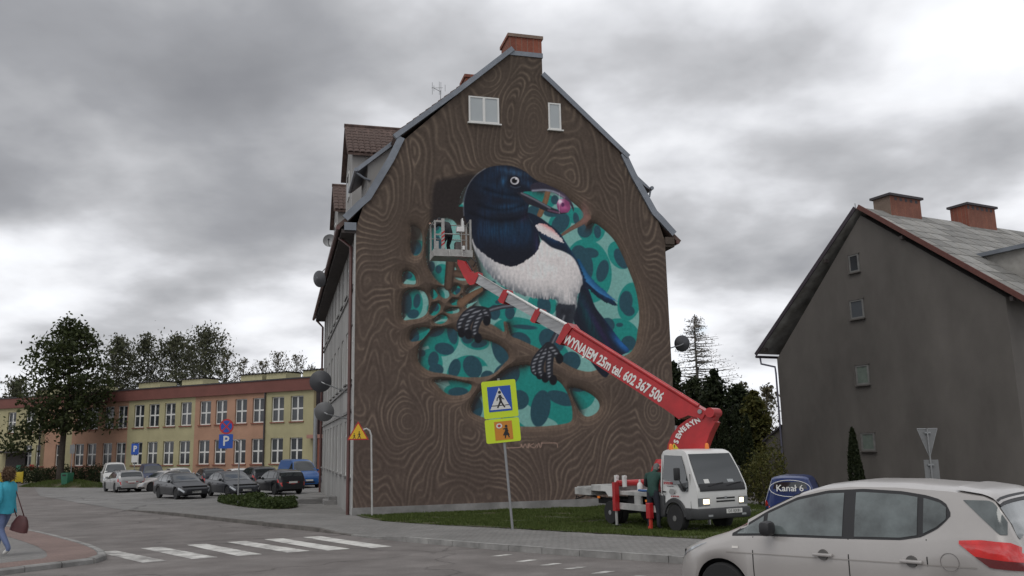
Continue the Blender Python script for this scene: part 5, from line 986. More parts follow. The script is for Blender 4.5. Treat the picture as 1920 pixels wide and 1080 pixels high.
# the silver car driving past in front
def front_car():
    d = dict(SHAPES['mpv']); d.pop('glass'); d.pop('ws'); d.pop('rw'); C = Car(**d, nose=.62, nosek=.46); m_ = PT_SILVER
    root = thing('passing_car', 'champagne-silver small people carrier passing on the road', 'car', FC_LOC, FC_YAW)
    root.scale = (FC_S,) * 3
    C.body(root, m_)
    I = lambda pts: (lambda x: float(np.interp(x, [p[0] for p in pts], [p[1] for p in pts])))
    lo = I([(.98, .945), (1.3, .965), (2.2, .985), (2.9, 1.01), (3.1, 1.05), (3.25, 1.13), (3.33, 1.20), (3.37, 1.26)]); hi = I([(.98, .95), (1.1, 1.03), (1.4, 1.21), (1.75, 1.37), (2.1, 1.45), (2.5, 1.475), (2.9, 1.46), (3.15, 1.425), (3.28, 1.39), (3.35, 1.34), (3.37, 1.27)])
    C.side(root, 'window_trim', M_TRIM, np.linspace(.97, 3.38, 60), lambda x: lo(x) - .012, lambda x: hi(x) + .014, .004)
    for nm, a, c in (('quarter_window', 1.04, 1.36), ('side_window', 1.41, 2.29), ('side_window', 2.42, 3.06), ('quarter_window', 3.12, 3.34)):
        C.side(root, nm, M_FCGLASS, np.linspace(a, c, 18), lambda x: lo(x) + .012, lambda x: max(hi(x) - .018, lo(x) + .014), .010)
    C.deck(root, 'windscreen', M_FCGLASS, 1.06, 1.74, .95, .92); C.deck(root, 'rear_window', M_FCGLASS, 3.80, 3.955, .97, .99, n=6)
    C.side(root, 'rear_window_wrap', M_FCGLASS, np.linspace(3.50, 3.88, 14), lambda x: max(1.10, 1.40 - (x - 3.50) * .95), lambda x: max(max(1.10, 1.40 - (x - 3.50) * .95) + .004, min(1.405, C.section(x)[6][1] - .012)), .008)
    C.deck(root, 'spoiler', m_, 3.42, 3.80, .97, .99, off=.022); C.deck(root, 'spoiler_edge', M_TRIM, 3.775, 3.815, .97, .97, off=.016, n=3)
    C.side(root, 'tail_lamp', M_FCTAIL, np.linspace(3.46, 4.085, 18), I([(3.46, 1.0), (3.58, .90), (3.72, .80), (4.09, .78)]), I([(3.46, 1.03), (3.66, 1.045), (3.9, 1.03), (4.0, .98), (4.03, .95), (4.09, .84)]), .010)
    C.side(root, 'tail_lamp_base', mat('dark_red_lamp', (.12, .008, .01), .15, spec=.8, coat=.8), np.linspace(3.60, 4.088, 14), I([(3.60, .885), (3.72, .795), (4.09, .775)]), I([(3.60, .892), (3.72, .875), (4.09, .85)]), .014)
    C.side(root, 'headlamp', M_HEAD, np.linspace(.04, .62, 14), I([(.04, .56), (.3, .70), (.62, .835)]), I([(.04, .58), (.2, .685), (.4, .775), (.62, .84)]), .006)
    C.side(root, 'side_marker', mat('pale_marker', (.75, .72, .68), .3), np.linspace(.98, 1.06, 4), lambda x: .80, lambda x: .825, .008)
    C.seams(root, (1.24, 2.355, 3.15)); C.side(root, 'door_gap', M_SEAM, np.linspace(1.24, 3.15, 20), lambda x: .33, lambda x: .338, .003)
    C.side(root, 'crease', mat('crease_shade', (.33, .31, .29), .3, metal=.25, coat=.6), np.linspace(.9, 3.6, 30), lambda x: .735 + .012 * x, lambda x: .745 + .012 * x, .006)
    for x in (2.08, 3.0):
        for sg in (-1, 1):
            z = .80; y = sg * C.y_at(x, z); mb = MB(); mb.M = Matrix.Translation((x, y, z)); mb.lathe([(.001, -.02), (.055, -.02), (.06, .006 * sg if False else .004), (.001, -.004)], 16, 'y'); mb.build('handle_recess', mat('recess_shade', (.10, .096, .092), .5), root, smooth=40)
            mb = MB(); mb.box(x - .11, x + .11, min(y + sg * .008, y + sg * .045), max(y + sg * .008, y + sg * .045), z - .016, z + .018, .012); mb.build('door_handle', m_, root, smooth=40)
    y = -C.y_at(3.36, .82); mb = MB(); mb.tube([(3.36 + .085 * math.cos(a), y - .004, .82 + .085 * math.sin(a)) for a in np.linspace(0, 2 * math.pi, 25)], .0025, 5, cap=False); mb.build('fuel_flap', mat('flap_gap', (.16, .15, .145), .6), root)
    for sg in (-1, 1):
        y = sg * (C.y_at(1.5, .96) + .12); mb = MB(); mb.box(1.42, 1.56, y - .10, y + .09, .97, 1.13, .05); mb.build('mirror', M_TRIM, root, smooth=40)
    C.wheels_(root, spokes=10); C.plates(root, .4, .62)
    T = Matrix.Rotation(math.pi, 4, 'Z')
    for ch in root.children: ch.matrix_basis = T @ ch.matrix_basis
M_FCGLASS = mat('passing_car_glass', (.10, .118, .118), .05, spec=.9, coat=.6, var=.6, vscale=2.2); M_FCTAIL = mat('passing_car_tail_lamp', (.5, .012, .012), .12, spec=.8, coat=.8, var=.25, vscale=9, emit=(1, .03, .02), estr=.06)  # glass colour lightened and mottled to stand in for reflections and an interior
FC_LOC, FC_YAW, FC_S = Vector((2.347, 11.316, .004)), R(180 - 44.4), .973
front_car()
# ================================================================== LIFT TRUCK
TL, TYAW, TS = Vector((4.74, 22.77, -.29)), R(-62.4), .971
truck = thing('lift_truck', 'white flatbed truck with a long red telescopic lift boom, parked on the lawn', 'truck', TL, TYAW); truck.scale = (TS,) * 3
TMW = Matrix.Translation(TL) @ Matrix.Rotation(TYAW, 4, 'Z') @ Matrix.Scale(TS, 4)
def tchild(o): o.parent = truck; o.matrix_parent_inverse = TMW.inverted(); return o
M_CAB = paint('truck_white_paint', (.62, .62, .61), rough=.35); M_BUMP = mat('grey_bumper_plastic', (.04, .041, .043), .6, var=.15); M_RED = mat('boom_red_paint', (.42, .018, .022), .38, var=.14, vscale=2.5, stain=.2, sscale=1.5, coat=.2); M_ALU = mat('boom_aluminium', (.40, .405, .41), .42, metal=.55, var=.22, vscale=5, stain=.3, sscale=2, stretch=(.4, .4, 3)); M_DKSTEEL = mat('dark_chassis', (.022, .022, .024), .8, var=.3)
M_BEDGREY = mat('bed_grey_paint', (.40, .40, .39), .6, var=.18, vscale=2, stain=.25, sscale=2); M_AMBER = mat('amber_lamp', (.6, .16, .02), .25, emit=(1, .25, .03), estr=.12); M_LIT = mat('lit_headlamp', (.9, .85, .75), .2, emit=(1, .80, .52), estr=3.)
# cab: side profile lofted across, narrowing a little towards the roof
arc = [(.42 * math.cos(a), .36 + .42 * math.sin(a)) for a in np.linspace(math.pi * .93, math.pi * .07, 14)]
PRF = [(-.55, .58), (-.44, .52)] + arc + [(.46, .50), (.90, .50), (.945, .60), (.955, 1.10), (.93, 1.20), (.72, 1.60), (.50, 1.98), (.43, 2.06), (.30, 2.11), (-.40, 2.13), (-.52, 2.09), (-.56, 1.98), (-.56, 1.2)]
def cabw(z): return float(np.interp(z, [.4, .8, 1.15, 1.6, 2.0, 2.13], [.80, .83, .83, .80, .745, .70]))
mb = MB(); rows = []
n = len(PRF); 
for f in (-1, -.97, -.9, 0, .9, .97, 1):
    ins = 0 if abs(f) <= .97 else .02
    rows.append([(x * (1 - .02 * (abs(f) > .95)) if x > .5 else x, f * cabw(z), z - (.012 if abs(f) > .95 and z > 2.0 else 0)) for x, z in PRF])
mb.grid(rows, closed=True); mb.add(rows[0], [tuple(range(n))]); mb.add(rows[-1], [tuple(range(n))]); cab = mb.build('cab', M_CAB, truck, smooth=32)
def cab_side(pts, name, m_, off, parent=None, sides=(-1, 1)):
    for sg in sides:
        mb = MB(); P = resample(pts, 1) if False else pts
        vs = [(x, sg * (cabw(z) + off), z) for x, z in P] + [(x, sg * (cabw(z) + off - .012), z) for x, z in P]; k = len(P)
        mb.add(vs, [tuple(range(k)), tuple(range(2 * k - 1, k - 1, -1))] + [(i, (i + 1) % k, (i + 1) % k + k, i + k) for i in range(k)]); o = mb.build(name, m_, parent or truck)
    return o
DW = [(-.44, 1.98), (-.45, 1.33), (-.14, 1.32), (-.13, 1.24), (.16, 1.23), (.34, 1.05), (.58, 1.06), (.60, 1.30), (.42, 1.72), (.29, 1.96)]
cab_side(DW, 'door_window', M_CARGLASS, .010)
DO = [(-.50, 2.04), (-.50, .98), (-.40, .96), (-.2, .94)]
for a, b in (((-.505, 2.02), (-.505, 1.0)), ((.66, 1.50), (.66, .62)), ((-.505, 1.0), (-.42, .85)), ((.48, .62), (.66, .62))):
    t = Vector((b[0] - a[0], b[1] - a[1])).normalized(); q = Vector((-t.y, t.x)) * .005; cab_side([(a[0] + q.x, a[1] + q.y), (b[0] + q.x, b[1] + q.y), (b[0] - q.x, b[1] - q.y), (a[0] - q.x, a[1] - q.y)], 'door_gap', M_SEAM, .006)
def cab_front(u0, u1, v0, v1, name, m_, off=.008, parent=None, w=None):
    """Panel on the cab front; v runs up the profile from z=v0 to z=v1, u across (share of half width)."""
    zs = np.linspace(v0, v1, 7); xz = [(z, float(np.interp(z, [.5, .60, 1.10, 1.20, 1.60, 1.98, 2.06], [.90, .945, .955, .93, .72, .50, .43]))) for z in zs]; mb = MB()
    P = [[(x + off, cabw(z) * (u0 + (u1 - u0) * j / 8), z + off * .5) for j in range(9)] for z, x in xz]; mb.grid(P); mb.grid([[(x - .012, y, z) for x, y, z in r] for r in P]); return mb.build(name, m_, parent or truck, smooth=True)
cab_front(-.93, .93, 1.17, 2.0, 'windscreen', M_CARGLASS); cab_front(-.90, .90, 1.06, 1.25, 'cowl', M_TRIM, .014)
for y in (-.45, .15):
    mb = MB(); mb.tube([(.965, y, 1.20), (.95, y + .25, 1.25), (.93, y + .5, 1.27)], .012, 5); mb.build('wiper', M_TRIM, truck)
cab_front(-.66, -.46, 1.26, 1.36, 'dashboard_paper', M_PLATE, .012); cab_front(.28, .52, 1.27, 1.34, 'dashboard_card', mat('grey_card', (.35, .37, .38), .6), .012)
# grille slots, badge, headlamps, bumper
for z0, z1 in ((.86, .90), (.78, .82)):
    cab_front(-.28, .46, z0, z1, 'grille_slot', M_TRIM, .006)
cab_front(.04, .14, .855, .915, 'badge', M_STEEL, .012)
for s0, s1, l0, l1 in ((-.985, -.55, -.80, -.57), (.62, .985, .64, .80)):
    cab_front(s0, s1, .70, .90, 'headlamp', mat('lamp_housing', (.16, .17, .18), .25, spec=.7), .006); o = cab_front(l0, l1, .745, .865, 'lit_lamp', M_LIT, .014)
mb = MB(); mb.box(.62, 1.02, -.86, .86, .37, .645, .05); mb.box(.46, .66, -.86, -.80, .36, .645, .02); mb.box(.46, .66, .80, .86, .36, .645, .02); mb.build('bumper', M_BUMP, truck, smooth=40)
mb = MB(); mb.box(1.022, 1.034, .02, .54, .50, .61); pl = mb.build('number_plate', M_PLATE, truck); text_mesh('DS 0JX81', .105, M_TRIM, 'plate_text', pl, frame((1.036, .28, .553), (0, 1, 0), (0, 0, 1), (1, 0, 0)), .001)
for y in (-.5, .6):
    mb = MB(); mb.box(1.018, 1.03, y - .07, y + .07, .44, .49); mb.build('fog_lamp', M_HEAD, truck)
# dark wheel-arch lips
for sg in (-1, 1):
    mb = MB(); P = [[(r_ * math.cos(a), sg * (.805 + o_), .36 + r_ * math.sin(a)) for a in np.linspace(math.pi * .96, math.pi * .04, 16)] for r_, o_ in ((.40, .02), (.41, .06), (.50, .06), (.52, .02))]; mb.grid(P); mb.build('arch_lip', M_BUMP, truck, smooth=40)
    mb = MB(); mb.box(-.62, -.42, min(sg * .70, sg * .85), max(sg * .70, sg * .85), .36, .92, .03); mb.build('mud_guard', M_BUMP, truck, smooth=40)
# mirrors, handle, lettering on the door
for sg in (-1, 1):
    mb = MB(); y = sg * 1.02; mb.box(.36, .44, y - .09, y + .09, 1.34, 1.66, .03); mi = mb.build('mirror', M_TRIM, truck, smooth=40); mb = MB(); mb.tube([(.44, sg * .82, 1.08), (.52, sg * .95, 1.2), (.42, sg * 1.0, 1.40)], .016, 6); mb.build('mirror_arm', M_TRIM, mi)
mb = MB(); mb.lathe([(.001, 0), (.055, .0), (.055, .03), (.001, .04)], 14, 'y'); mb.M = Matrix.Identity(4); o = mb.build('mirror_socket', M_TRIM, truck, smooth=40); o.location = (.44, -.862, 1.12)
mb = MB(); mb.box(-.46, -.34, -.865, -.83, 1.0, 1.04, .01); mb.build('door_handle', M_TRIM, truck)
M_REDTXT = mat('red_lettering', (.35, .02, .03), .6)
text_mesh('SEWERYN', .085, M_REDTXT, 'door_lettering', truck, frame((-.22, -.842, 1.245), (1, 0, 0), (0, 0, 1), (0, -1, 0)), .002, bold=.003)
text_mesh('WYNAJEM 25m', .04, M_TRIM, 'door_lettering', truck, frame((-.12, -.846, 1.17), (1, 0, 0), (0, 0, 1), (0, -1, 0)), .002)
text_mesh('tel. 602 367 506', .05, M_REDTXT, 'door_lettering', truck, frame((.05, -.846, .92), (1, 0, 0), (0, 0, 1), (0, -1, 0)), .002, bold=.002)
mb = MB(); mb.prism([(-.2, 1.02), (-.16, .98), (.0, .98), (.06, 1.03), (.02, 1.1), (-.14, 1.11)], 'y', -.846, -.842); mb.build('door_emblem', mat('grey_emblem', (.3, .3, .3), .6), truck)
# beacons and warning triangle over the cab
for x, y in ((-.3, -.62), (-.1, .45)):
    mb = MB(); mb.M = Matrix.Translation((x, y, 2.12)); mb.lathe([(.06, 0), (.06, .03), (.05, .12), (.03, .155), (.001, .16)], 14); mb.build('beacon', M_AMBER, truck, smooth=40)
mb = MB(); mb.prism([(-.14, 2.135), (.14, 2.135), (0, 2.28)], 'x', -.42, -.40); o = mb.build('warning_triangle', mat('warning_yellow', (.6, .5, .03), .5), truck); o.location = (0, -.42, 0)
mb = MB(); mb.prism([(-.01, 2.17), (.01, 2.17), (.015, 2.25), (-.015, 2.25)], 'x', -.399, -.395); mb.build('exclamation_mark', M_TRIM, o)
# wheels
def truck_wheel(x, y, r, w, hub, cover):
    t = MB(); t.lathe([(r * .60, -w / 2), (r * .92, -w / 2), (r, -w / 2 + .04), (r, w / 2 - .04), (r * .92, w / 2), (r * .60, w / 2)], 28, 'y'); o = t.build('wheel', M_TYRE, truck, smooth=40); o.location = (x, y, r)
    d = MB(); d.lathe([(r * .62, .0), (r * .62, -w / 2 + .03), (r * .55, -w / 2 + .05), (r * .5, -.03), (r * .2, -.02), (r * .2, -w / 2 - .01), (.001, -w / 2 - .012)], 20, 'y')
    if cover:
        for k in range(9): d.M = Matrix.Rotation(2 * math.pi * k / 9, 4, 'Y'); d.box(-.018, .018, -w / 2 + .005, -w / 2 + .05, .05, r * .6)
    q = d.build('rim', hub, o, smooth=35)
    if y > 0: o.rotation_euler = (0, 0, math.pi)
M_HUB = mat('dusty_steel_hub', (.17, .17, .165), .7, var=.3, vscale=8)
for sg in (-1, 1): truck_wheel(0, sg * .74, .355, .22, M_HUB, False); truck_wheel(-3.0, sg * .76, .335, .21, M_RIM, True); truck_wheel(-3.0, sg * .52, .335, .2, M_HUB, False)
# chassis, bed, side boxes
mb = MB()
for sg in (-1, 1): mb.box(-4.3, .4, sg * .36 - .05, sg * .36 + .05, .52, .70)
mb.box(-3.1, -2.9, -.75, .75, .28, .40); mb.box(-.1, .1, -.7, .7, .28, .40); mb.box(-1.9, -1.2, .1, .75, .3, .62); mb.build('chassis', M_DKSTEEL, truck)
mb = MB(); mb.box(-2.62, -.68, -.86, .86, .86, .97, .01); mb.box(-4.0, -2.62, -.86, .86, .92, 1.10, .01); b = mb.build('bed', M_BEDGREY, truck)
mb = MB(); mb.prism([(-3.4, 1.1), (-2.55, 1.1), (-2.60, .80), (-3.0, .80), (-3.15, .93), (-3.4, .95)], 'y', -.90, -.865); mb.build('bed_side', M_CAB, truck)
mb = MB(); mb.box(-4.95, -4.02, -.86, .3, .78, .99, .01); mb.box(-4.9, -4.05, -.8, .2, .99, 1.02); mb.build('tail_platform', M_BEDGREY, truck)
mb = MB(); mb.tube([(-5.0, -.7, .7), (-5.1, -.7, .72), (-5.15, -.7, .62), (-4.6, -.7, .74)], .02, 6); mb.tube([(-4.8, -.5, .75), (-4.0, -.5, .70)], .035, 6); mb.build('tow_hook', M_DKSTEEL, truck)
mb = MB(); mb.box(-2.45, -.72, -.90, -.84, .46, .64, .008); mb.build('side_guard', M_BEDGREY, truck)
mb = MB(); mb.box(-1.75, -1.45, -.87, -.80, .64, .86); mb.build('guard_bracket', M_BEDGREY, truck); mb = MB(); mb.box(-2.3, -1.8, -.7, -.3, .5, .84); mb.build('tool_box', M_DKSTEEL, truck)
for x in (-3.55, -1.15):
    mb = MB(); mb.box(x - .05, x + .05, -.90, -.865, .72, .78); mb.build('side_lamp', M_AMBER, truck)
# outriggers: red leg housings with feet
def outrigger(x, y, h):
    mb = MB(); mb.box(x - .07, x + .07, y - .07, y + .07, .42, h); o = mb.build('outrigger', M_RED, truck)
    mb = MB(); mb.tube([(x, y, .42), (x, y, .03)], .04, 8); mb.build('leg', M_BEDGREY, o); mb = MB(); mb.box(x - .13, x + .13, y - .13, y + .13, .0, .035); mb.build('foot', M_DKSTEEL, o)
outrigger(-2.5, -.98, 1.22); outrigger(-2.5, .98, 1.22); outrigger(-.82, .98, 1.0)
mb = MB(); mb.tube([(-2.5, -.90, 1.18), (-2.5, .90, 1.18)], .09, 10); mb.build('outrigger_beam', M_RED, truck)
for dx in (-.32, .08):
    mb = MB(); mb.tube([(-2.45 + dx, -.75, 1.08), (-2.45 + dx, -.75, 1.40)], .07, 10); mb.tube([(-2.45 + dx, -.75, 1.36), (-2.38 + dx, -.75, 1.36)], .05, 8); mb.build('boom_rest', M_CAB, truck, smooth=40)
# lowered red leg near the cab
mb = MB(); mb.box(-.98, -.80, -1.06, -.92, .30, .72, .02); lo = mb.build('outrigger', M_RED, truck); mb = MB(); mb.box(-.95, -.83, -1.03, -.95, .02, .34, .01); mb.build('leg', mat('bright_red_leg', (.55, .05, .03), .5), lo); mb = MB(); mb.box(-1.02, -.76, -1.12, -.86, .0, .025); mb.build('foot', M_DKSTEEL, lo)
# clutter lying on the bed
mb = MB(); mb.lathe([(.075, 0), (.08, .02), (.075, .2), (.03, .25), (.03, .31), (.001, .32)], 14); o = mb.build('canister', M_CAB, truck, smooth=40); o.location = (-1.9, -.55, .97)
mb = MB(); mb.box(-1.75, -1.1, -.7, -.3, .97, 1.03, .02); mb.build('tarp', M_PLATE, truck); mb = MB(); mb.box(-1.7, -1.2, -.78, -.72, .98, 1.04, .02); mb.build('blue_strap', PT_BLUE, truck)
mb = MB(); mb.M = Matrix.Translation((-1.15, -.45, 1.12)); mb.lathe([(.001, -.14), (.12, -.12), (.17, 0), (.12, .12), (.001, .16)], 14); mb.build('dark_sack', M_DKSTEEL, truck, smooth=40)
# turret behind the cab
mb = MB(); mb.M = Matrix.Translation((-1.35, 0, 0)); mb.lathe([(.45, .97), (.45, 1.15), (.36, 1.2), (.34, 1.75), (.28, 1.85)], 22); tur = mb.build('turret', M_RED, truck, smooth=40)
mb = MB(); P = [(-1.02 + .34 * math.cos(a), 1.0 + .74 * math.sin(a)) for a in np.linspace(0, math.pi, 14)]; mb.prism(P, 'y', -.62, -.38); mb.build('turret_cover', M_RED, tur)
# --- boom, laid out in the vertical plane that holds turret and work cage
T0 = TMW @ Vector((-1.35, 0, 1.8)); BT = at(866, 492, 27.6); bd = Vector((BT.x - T0.x, BT.y - T0.y, 0)).normalized(); bn = Vector((bd.y, -bd.x, 0)); bn = bn if bn.y < 0 else -bn      # bn points to the camera
def bp(px, py): return on_plane(px, py, T0, bn)
def bplate(pts, half, name, m_, shift=0., parent=None, bev=0.):
    vs = []; P = [bp(*p) for p in pts]; k = len(P)
    vs = [p + bn * (half + shift) for p in P] + [p - bn * (half - shift) for p in P]
    mb = MB(); mb.add(vs, [tuple(range(k)), tuple(range(2 * k - 1, k - 1, -1))] + [(i, (i + 1) % k, (i + 1) % k + k, i + k) for i in range(k)]); o = mb.build(name, m_)
    return tchild(o)
low = bplate([(1254, 848), (1257, 832), (1264, 815), (1276, 799), (1292, 787), (1312, 776), (1332, 767), (1343, 770), (1346, 779), (1340, 797), (1328, 818), (1312, 850)], .17, 'lower_arm', M_RED)
bplate([(1322, 850), (1336, 812), (1346, 792), (1340, 788), (1326, 812), (1312, 850)], .21, 'arm_edge', M_RED)
main = bplate([(1074, 614), (1312, 762), (1330, 772), (1322, 786), (1296, 779), (1278, 786), (1253, 768), (1056, 641)], .22, 'main_boom', M_RED)
bplate([(1073, 607), (1066, 611), (1050, 643), (1058, 648), (1080, 616)], .27, 'boom_collar', M_RED)
o = MB(); o.tube([bp(1082, 617) + bn * .18, bp(1314, 762) + bn * .18], .07, 10); tchild(o.build('top_pipe', M_RED, smooth=40))
o = MB(); o.tube([bp(1338, 774) + bn * .32, bp(1338, 774) - bn * .32], .13, 16); tchild(o.build('elbow_pin', M_RED, smooth=40))
o = MB(); o.tube([bp(1318, 772) + bn * .26, bp(1318, 772) - bn * .26], .06, 12); tchild(o.build('elbow_bolt', M_STEEL, smooth=40))
o = MB(); o.tube([bp(1270, 830), bp(1268, 798)], .05, 10); tchild(o.build('lift_cylinder', M_STEEL, smooth=40))
bplate([(1005, 600), (1068, 637), (1076, 618), (1016, 585)], .17, 'boom_stage', M_ALU); bplate([(946, 563), (1007, 598), (1016, 583), (955, 550)], .145, 'boom_stage', M_ALU); bplate([(892, 529), (947, 562), (955, 548), (902, 517)], .12, 'boom_stage', M_ALU)
for pts, hf in (([(1004, 606), (1000, 602), (1011, 579), (1018, 580), (1019, 587), (1009, 607)], .20), ([(943, 569), (939, 564), (949, 545), (956, 544), (958, 551), (949, 571)], .175), ([(886, 536), (880, 530), (891, 515), (900, 511), (901, 519), (894, 534)], .15)): bplate(pts, hf, 'boom_collar', M_RED)
o = MB(); o.tube([bp(956, 548) + bn * .15, bp(1014, 581) + bn * .17], .04, 8); o.tube([bp(1018, 583) + bn * .17, bp(1074, 613) + bn * .19], .05, 8); tchild(o.build('guide_pipe', M_CAB, smooth=40))
o = MB(); o.tube([bp(901, 515) + bn * .12, bp(952, 545) + bn * .15], .022, 6); tchild(o.build('energy_chain', M_BEDGREY))
jib = bplate([(884, 534), (895, 522), (898, 515), (886, 512), (873, 490), (862, 488), (862, 496), (875, 522)], .13, 'jib_arm', M_RED)
o = MB(); o.tube([bp(874, 488), bp(880, 497), bp(886, 508)], .02, 6); o.tube([bp(880, 482) - bn * .1, bp(889, 490) - bn * .1, bp(884, 500) - bn * .1], .02, 6); tchild(o.build('hydraulic_hose', M_TRIM))
# lettering on the boom side
def btext(txt, pa, pb, size, shift, name, bold=.006, sx=1.):
    A, B = bp(*pa), bp(*pb); x = (B - A).normalized(); z = bn; y = z.cross(x)
    if y.z < 0: y = -y; 
    o = text_mesh(txt, size, M_WHITEP, name, None, frame((A + B) / 2 + bn * shift, x, y, z), .003, bold=bold, sx=sx); tchild(o); return o
btext('WYNAJEM 25m tel. 602 367 506', (1074, 641), (1238, 742), .40, .228, 'boom_lettering', .012, .66)
SP = np.array([(1273, 828), (1277, 817), (1283, 808), (1292, 800), (1302, 794), (1312, 789)]); SC = np.concatenate([[0], np.cumsum(np.hypot(*np.diff(SP, axis=0).T))])
for i, chr_ in enumerate('SEWERYN'):
    a = SC[-1] * i / 6; cx = float(np.interp(a, SC, SP[:, 0])); cy = float(np.interp(a, SC, SP[:, 1])); ang = float(np.interp(i / 6, [0, .5, 1], [74, 48, 28]))
    A = bp(cx, cy); x = bd * -1.0; x = (x * math.cos(R(ang)) + Vector((0, 0, 1)) * math.sin(R(ang))); y = bn.cross(x); o = text_mesh(chr_, .19, M_WHITEP, 'arm_letter', None, frame(A + bn * .178, x, y, bn), .003, bold=.008); tchild(o)
# --- work cage
CG = at(850, 481, 27.5); M_CAGE = mat('cage_aluminium', (.36, .355, .34), .5, metal=.3, var=.15, vscale=6, stain=.2); CM = frame(CG, HU, HN, Vector((0, 0, 1)))
pm = 27.5 / F                                                # metres per pixel at the cage
def cpart(name, m_, fn, smooth=False): b = MB(); b.M = CM; fn(b); return tchild(b.build(name, m_, smooth=smooth))
W0, W1 = -38 * pm, 38 * pm; Hc = 74 * pm; Dp = .8
cpart('cage_floor', M_CAGE, lambda b: (b.box(W0, W1, 0, Dp, .0, .05), b.box(W0, W1, -.02, .02, .0, .24), b.box(W0, W0 + .03, .02, Dp, .05, .24), b.box(W1 - .03, W1, .02, Dp, .05, .24), b.box(W0 + .03, W1 - .03, Dp - .02, Dp, .05, .24)))
for x, y, w in ((W0 + .04, 0, .05), (-20 * pm, 0, .10), (34 * pm, 0, .06), (W0 + .04, Dp, .05), (W1 - .04, Dp, .05), (16 * pm, 0.0, .02)):
    cpart('cage_post', M_CAGE, lambda b: b.box(x - w / 2, x + w / 2, y - .03, y + .03, .24, Hc * (1 if x > -.6 else .94)))
cpart('cage_gusset', M_CAGE, lambda b: b.box(W0 + .065, W0 + .16, -.025, .025, .24, .5)); cpart('cage_bar', M_CAGE, lambda b: b.box(W0 + .065, -20 * pm - .05, -.025, .025, .90 * Hc, .95 * Hc)); cpart('cage_bar', M_CAGE, lambda b: b.box(W0 + .065, -20 * pm - .05, -.02, .02, .55 * Hc, .59 * Hc))
cpart('cage_rail', M_CAGE, lambda b: (b.tube([(-20 * pm, 0, .60 * Hc), (34 * pm, 0, .60 * Hc)], .018, 6), b.tube([(W0, Dp, Hc), (W1, Dp, Hc)], .02, 6), b.tube([(W0, Dp, .6 * Hc), (W1, Dp, .6 * Hc)], .018, 6), b.tube([(W0 + .03, 0, Hc * .94), (W0 + .03, Dp, Hc * .94)], .02, 6), b.tube([(W1 - .05, 0, Hc), (W1 - .05, Dp, Hc)], .02, 6)))
cpart('control_box', M_CAB, lambda b: b.box(7 * pm, 22 * pm, -.06, .16, .66 * Hc, .80 * Hc, .02))
cpart('paint_machine', mat('dull_machine', (.10, .09, .085), .6, var=.3), lambda b: b.box(6 * pm, 20 * pm, .1, .4, .05, .55, .03))
cpart('paint_bucket', M_CAB, lambda b: b.box(17 * pm, 22 * pm, -.1, .05, .22, .36, .02))
cpart('spray_bottle', M_CAB, lambda b: (b.tube([(21 * pm, .2, .80 * Hc), (21 * pm, .2, 1.0 * Hc)], [.07, .05], 10), b.tube([(21 * pm, .2, 1.0 * Hc), (21 * pm, .2, 1.08 * Hc)], [.03, .02], 8)))
cpart('cage_step', M_CAGE, lambda b: b.tube([(-9 * pm, -.08, .22), (-8.5 * pm, -.16, -.02), (15.5 * pm, -.16, -.02), (16 * pm, -.08, .22)], .022, 8))
for k in range(4): cpart('hazard_stripe', M_RED, lambda b: b.add([(-23.4 * pm, -.034, Hc * (.26 + .10 * k)), (-17.2 * pm, -.034, Hc * (.33 + .10 * k)), (-17.2 * pm, -.034, Hc * (.38 + .10 * k)), (-23.4 * pm, -.034, Hc * (.31 + .10 * k))], [(0, 1, 2, 3)]))
# ================================================================== PEOPLE
def fingers(J, Ed, wrist, hand, side, tag):
    """Palm and five short finger chains that continue the forearm, slightly curled."""
    w, h = Vector(wrist), Vector(hand); d = (h - w).normalized(); lat = d.cross(Vector((0, 0, 1))); lat = lat.normalized() if lat.length > .1 else Vector((1, 0, 0)); pal = d.cross(lat)
    J[tag + 'pm'] = (h, .034); Ed.append((tag + 'wr', tag + 'pm', 'skin'))
    for k, (o, ln) in enumerate(((-.030, .062), (-.010, .075), (.010, .078), (.029, .066))):
        a = h + lat * o + d * .035; b = a + d * ln * .55 + pal * .012; c = b + d * ln * .4 + pal * .03
        for nm, p, r in (('a', a, .0105), ('b', b, .0095), ('c', c, .008)): J[f'{tag}f{k}{nm}'] = (p, r)
        Ed += [(tag + 'pm', f'{tag}f{k}a', 'skin'), (f'{tag}f{k}a', f'{tag}f{k}b', 'skin'), (f'{tag}f{k}b', f'{tag}f{k}c', 'skin')]
    a = h - d * .015 + lat * side * .040 + pal * .01; b = a + d * .04 + lat * side * .015 + pal * .015
    J[tag + 't1'] = (a, .0125); J[tag + 't2'] = (b, .0095); Ed += [(tag + 'pm', tag + 't1', 'skin'), (tag + 't1', tag + 't2', 'skin')]
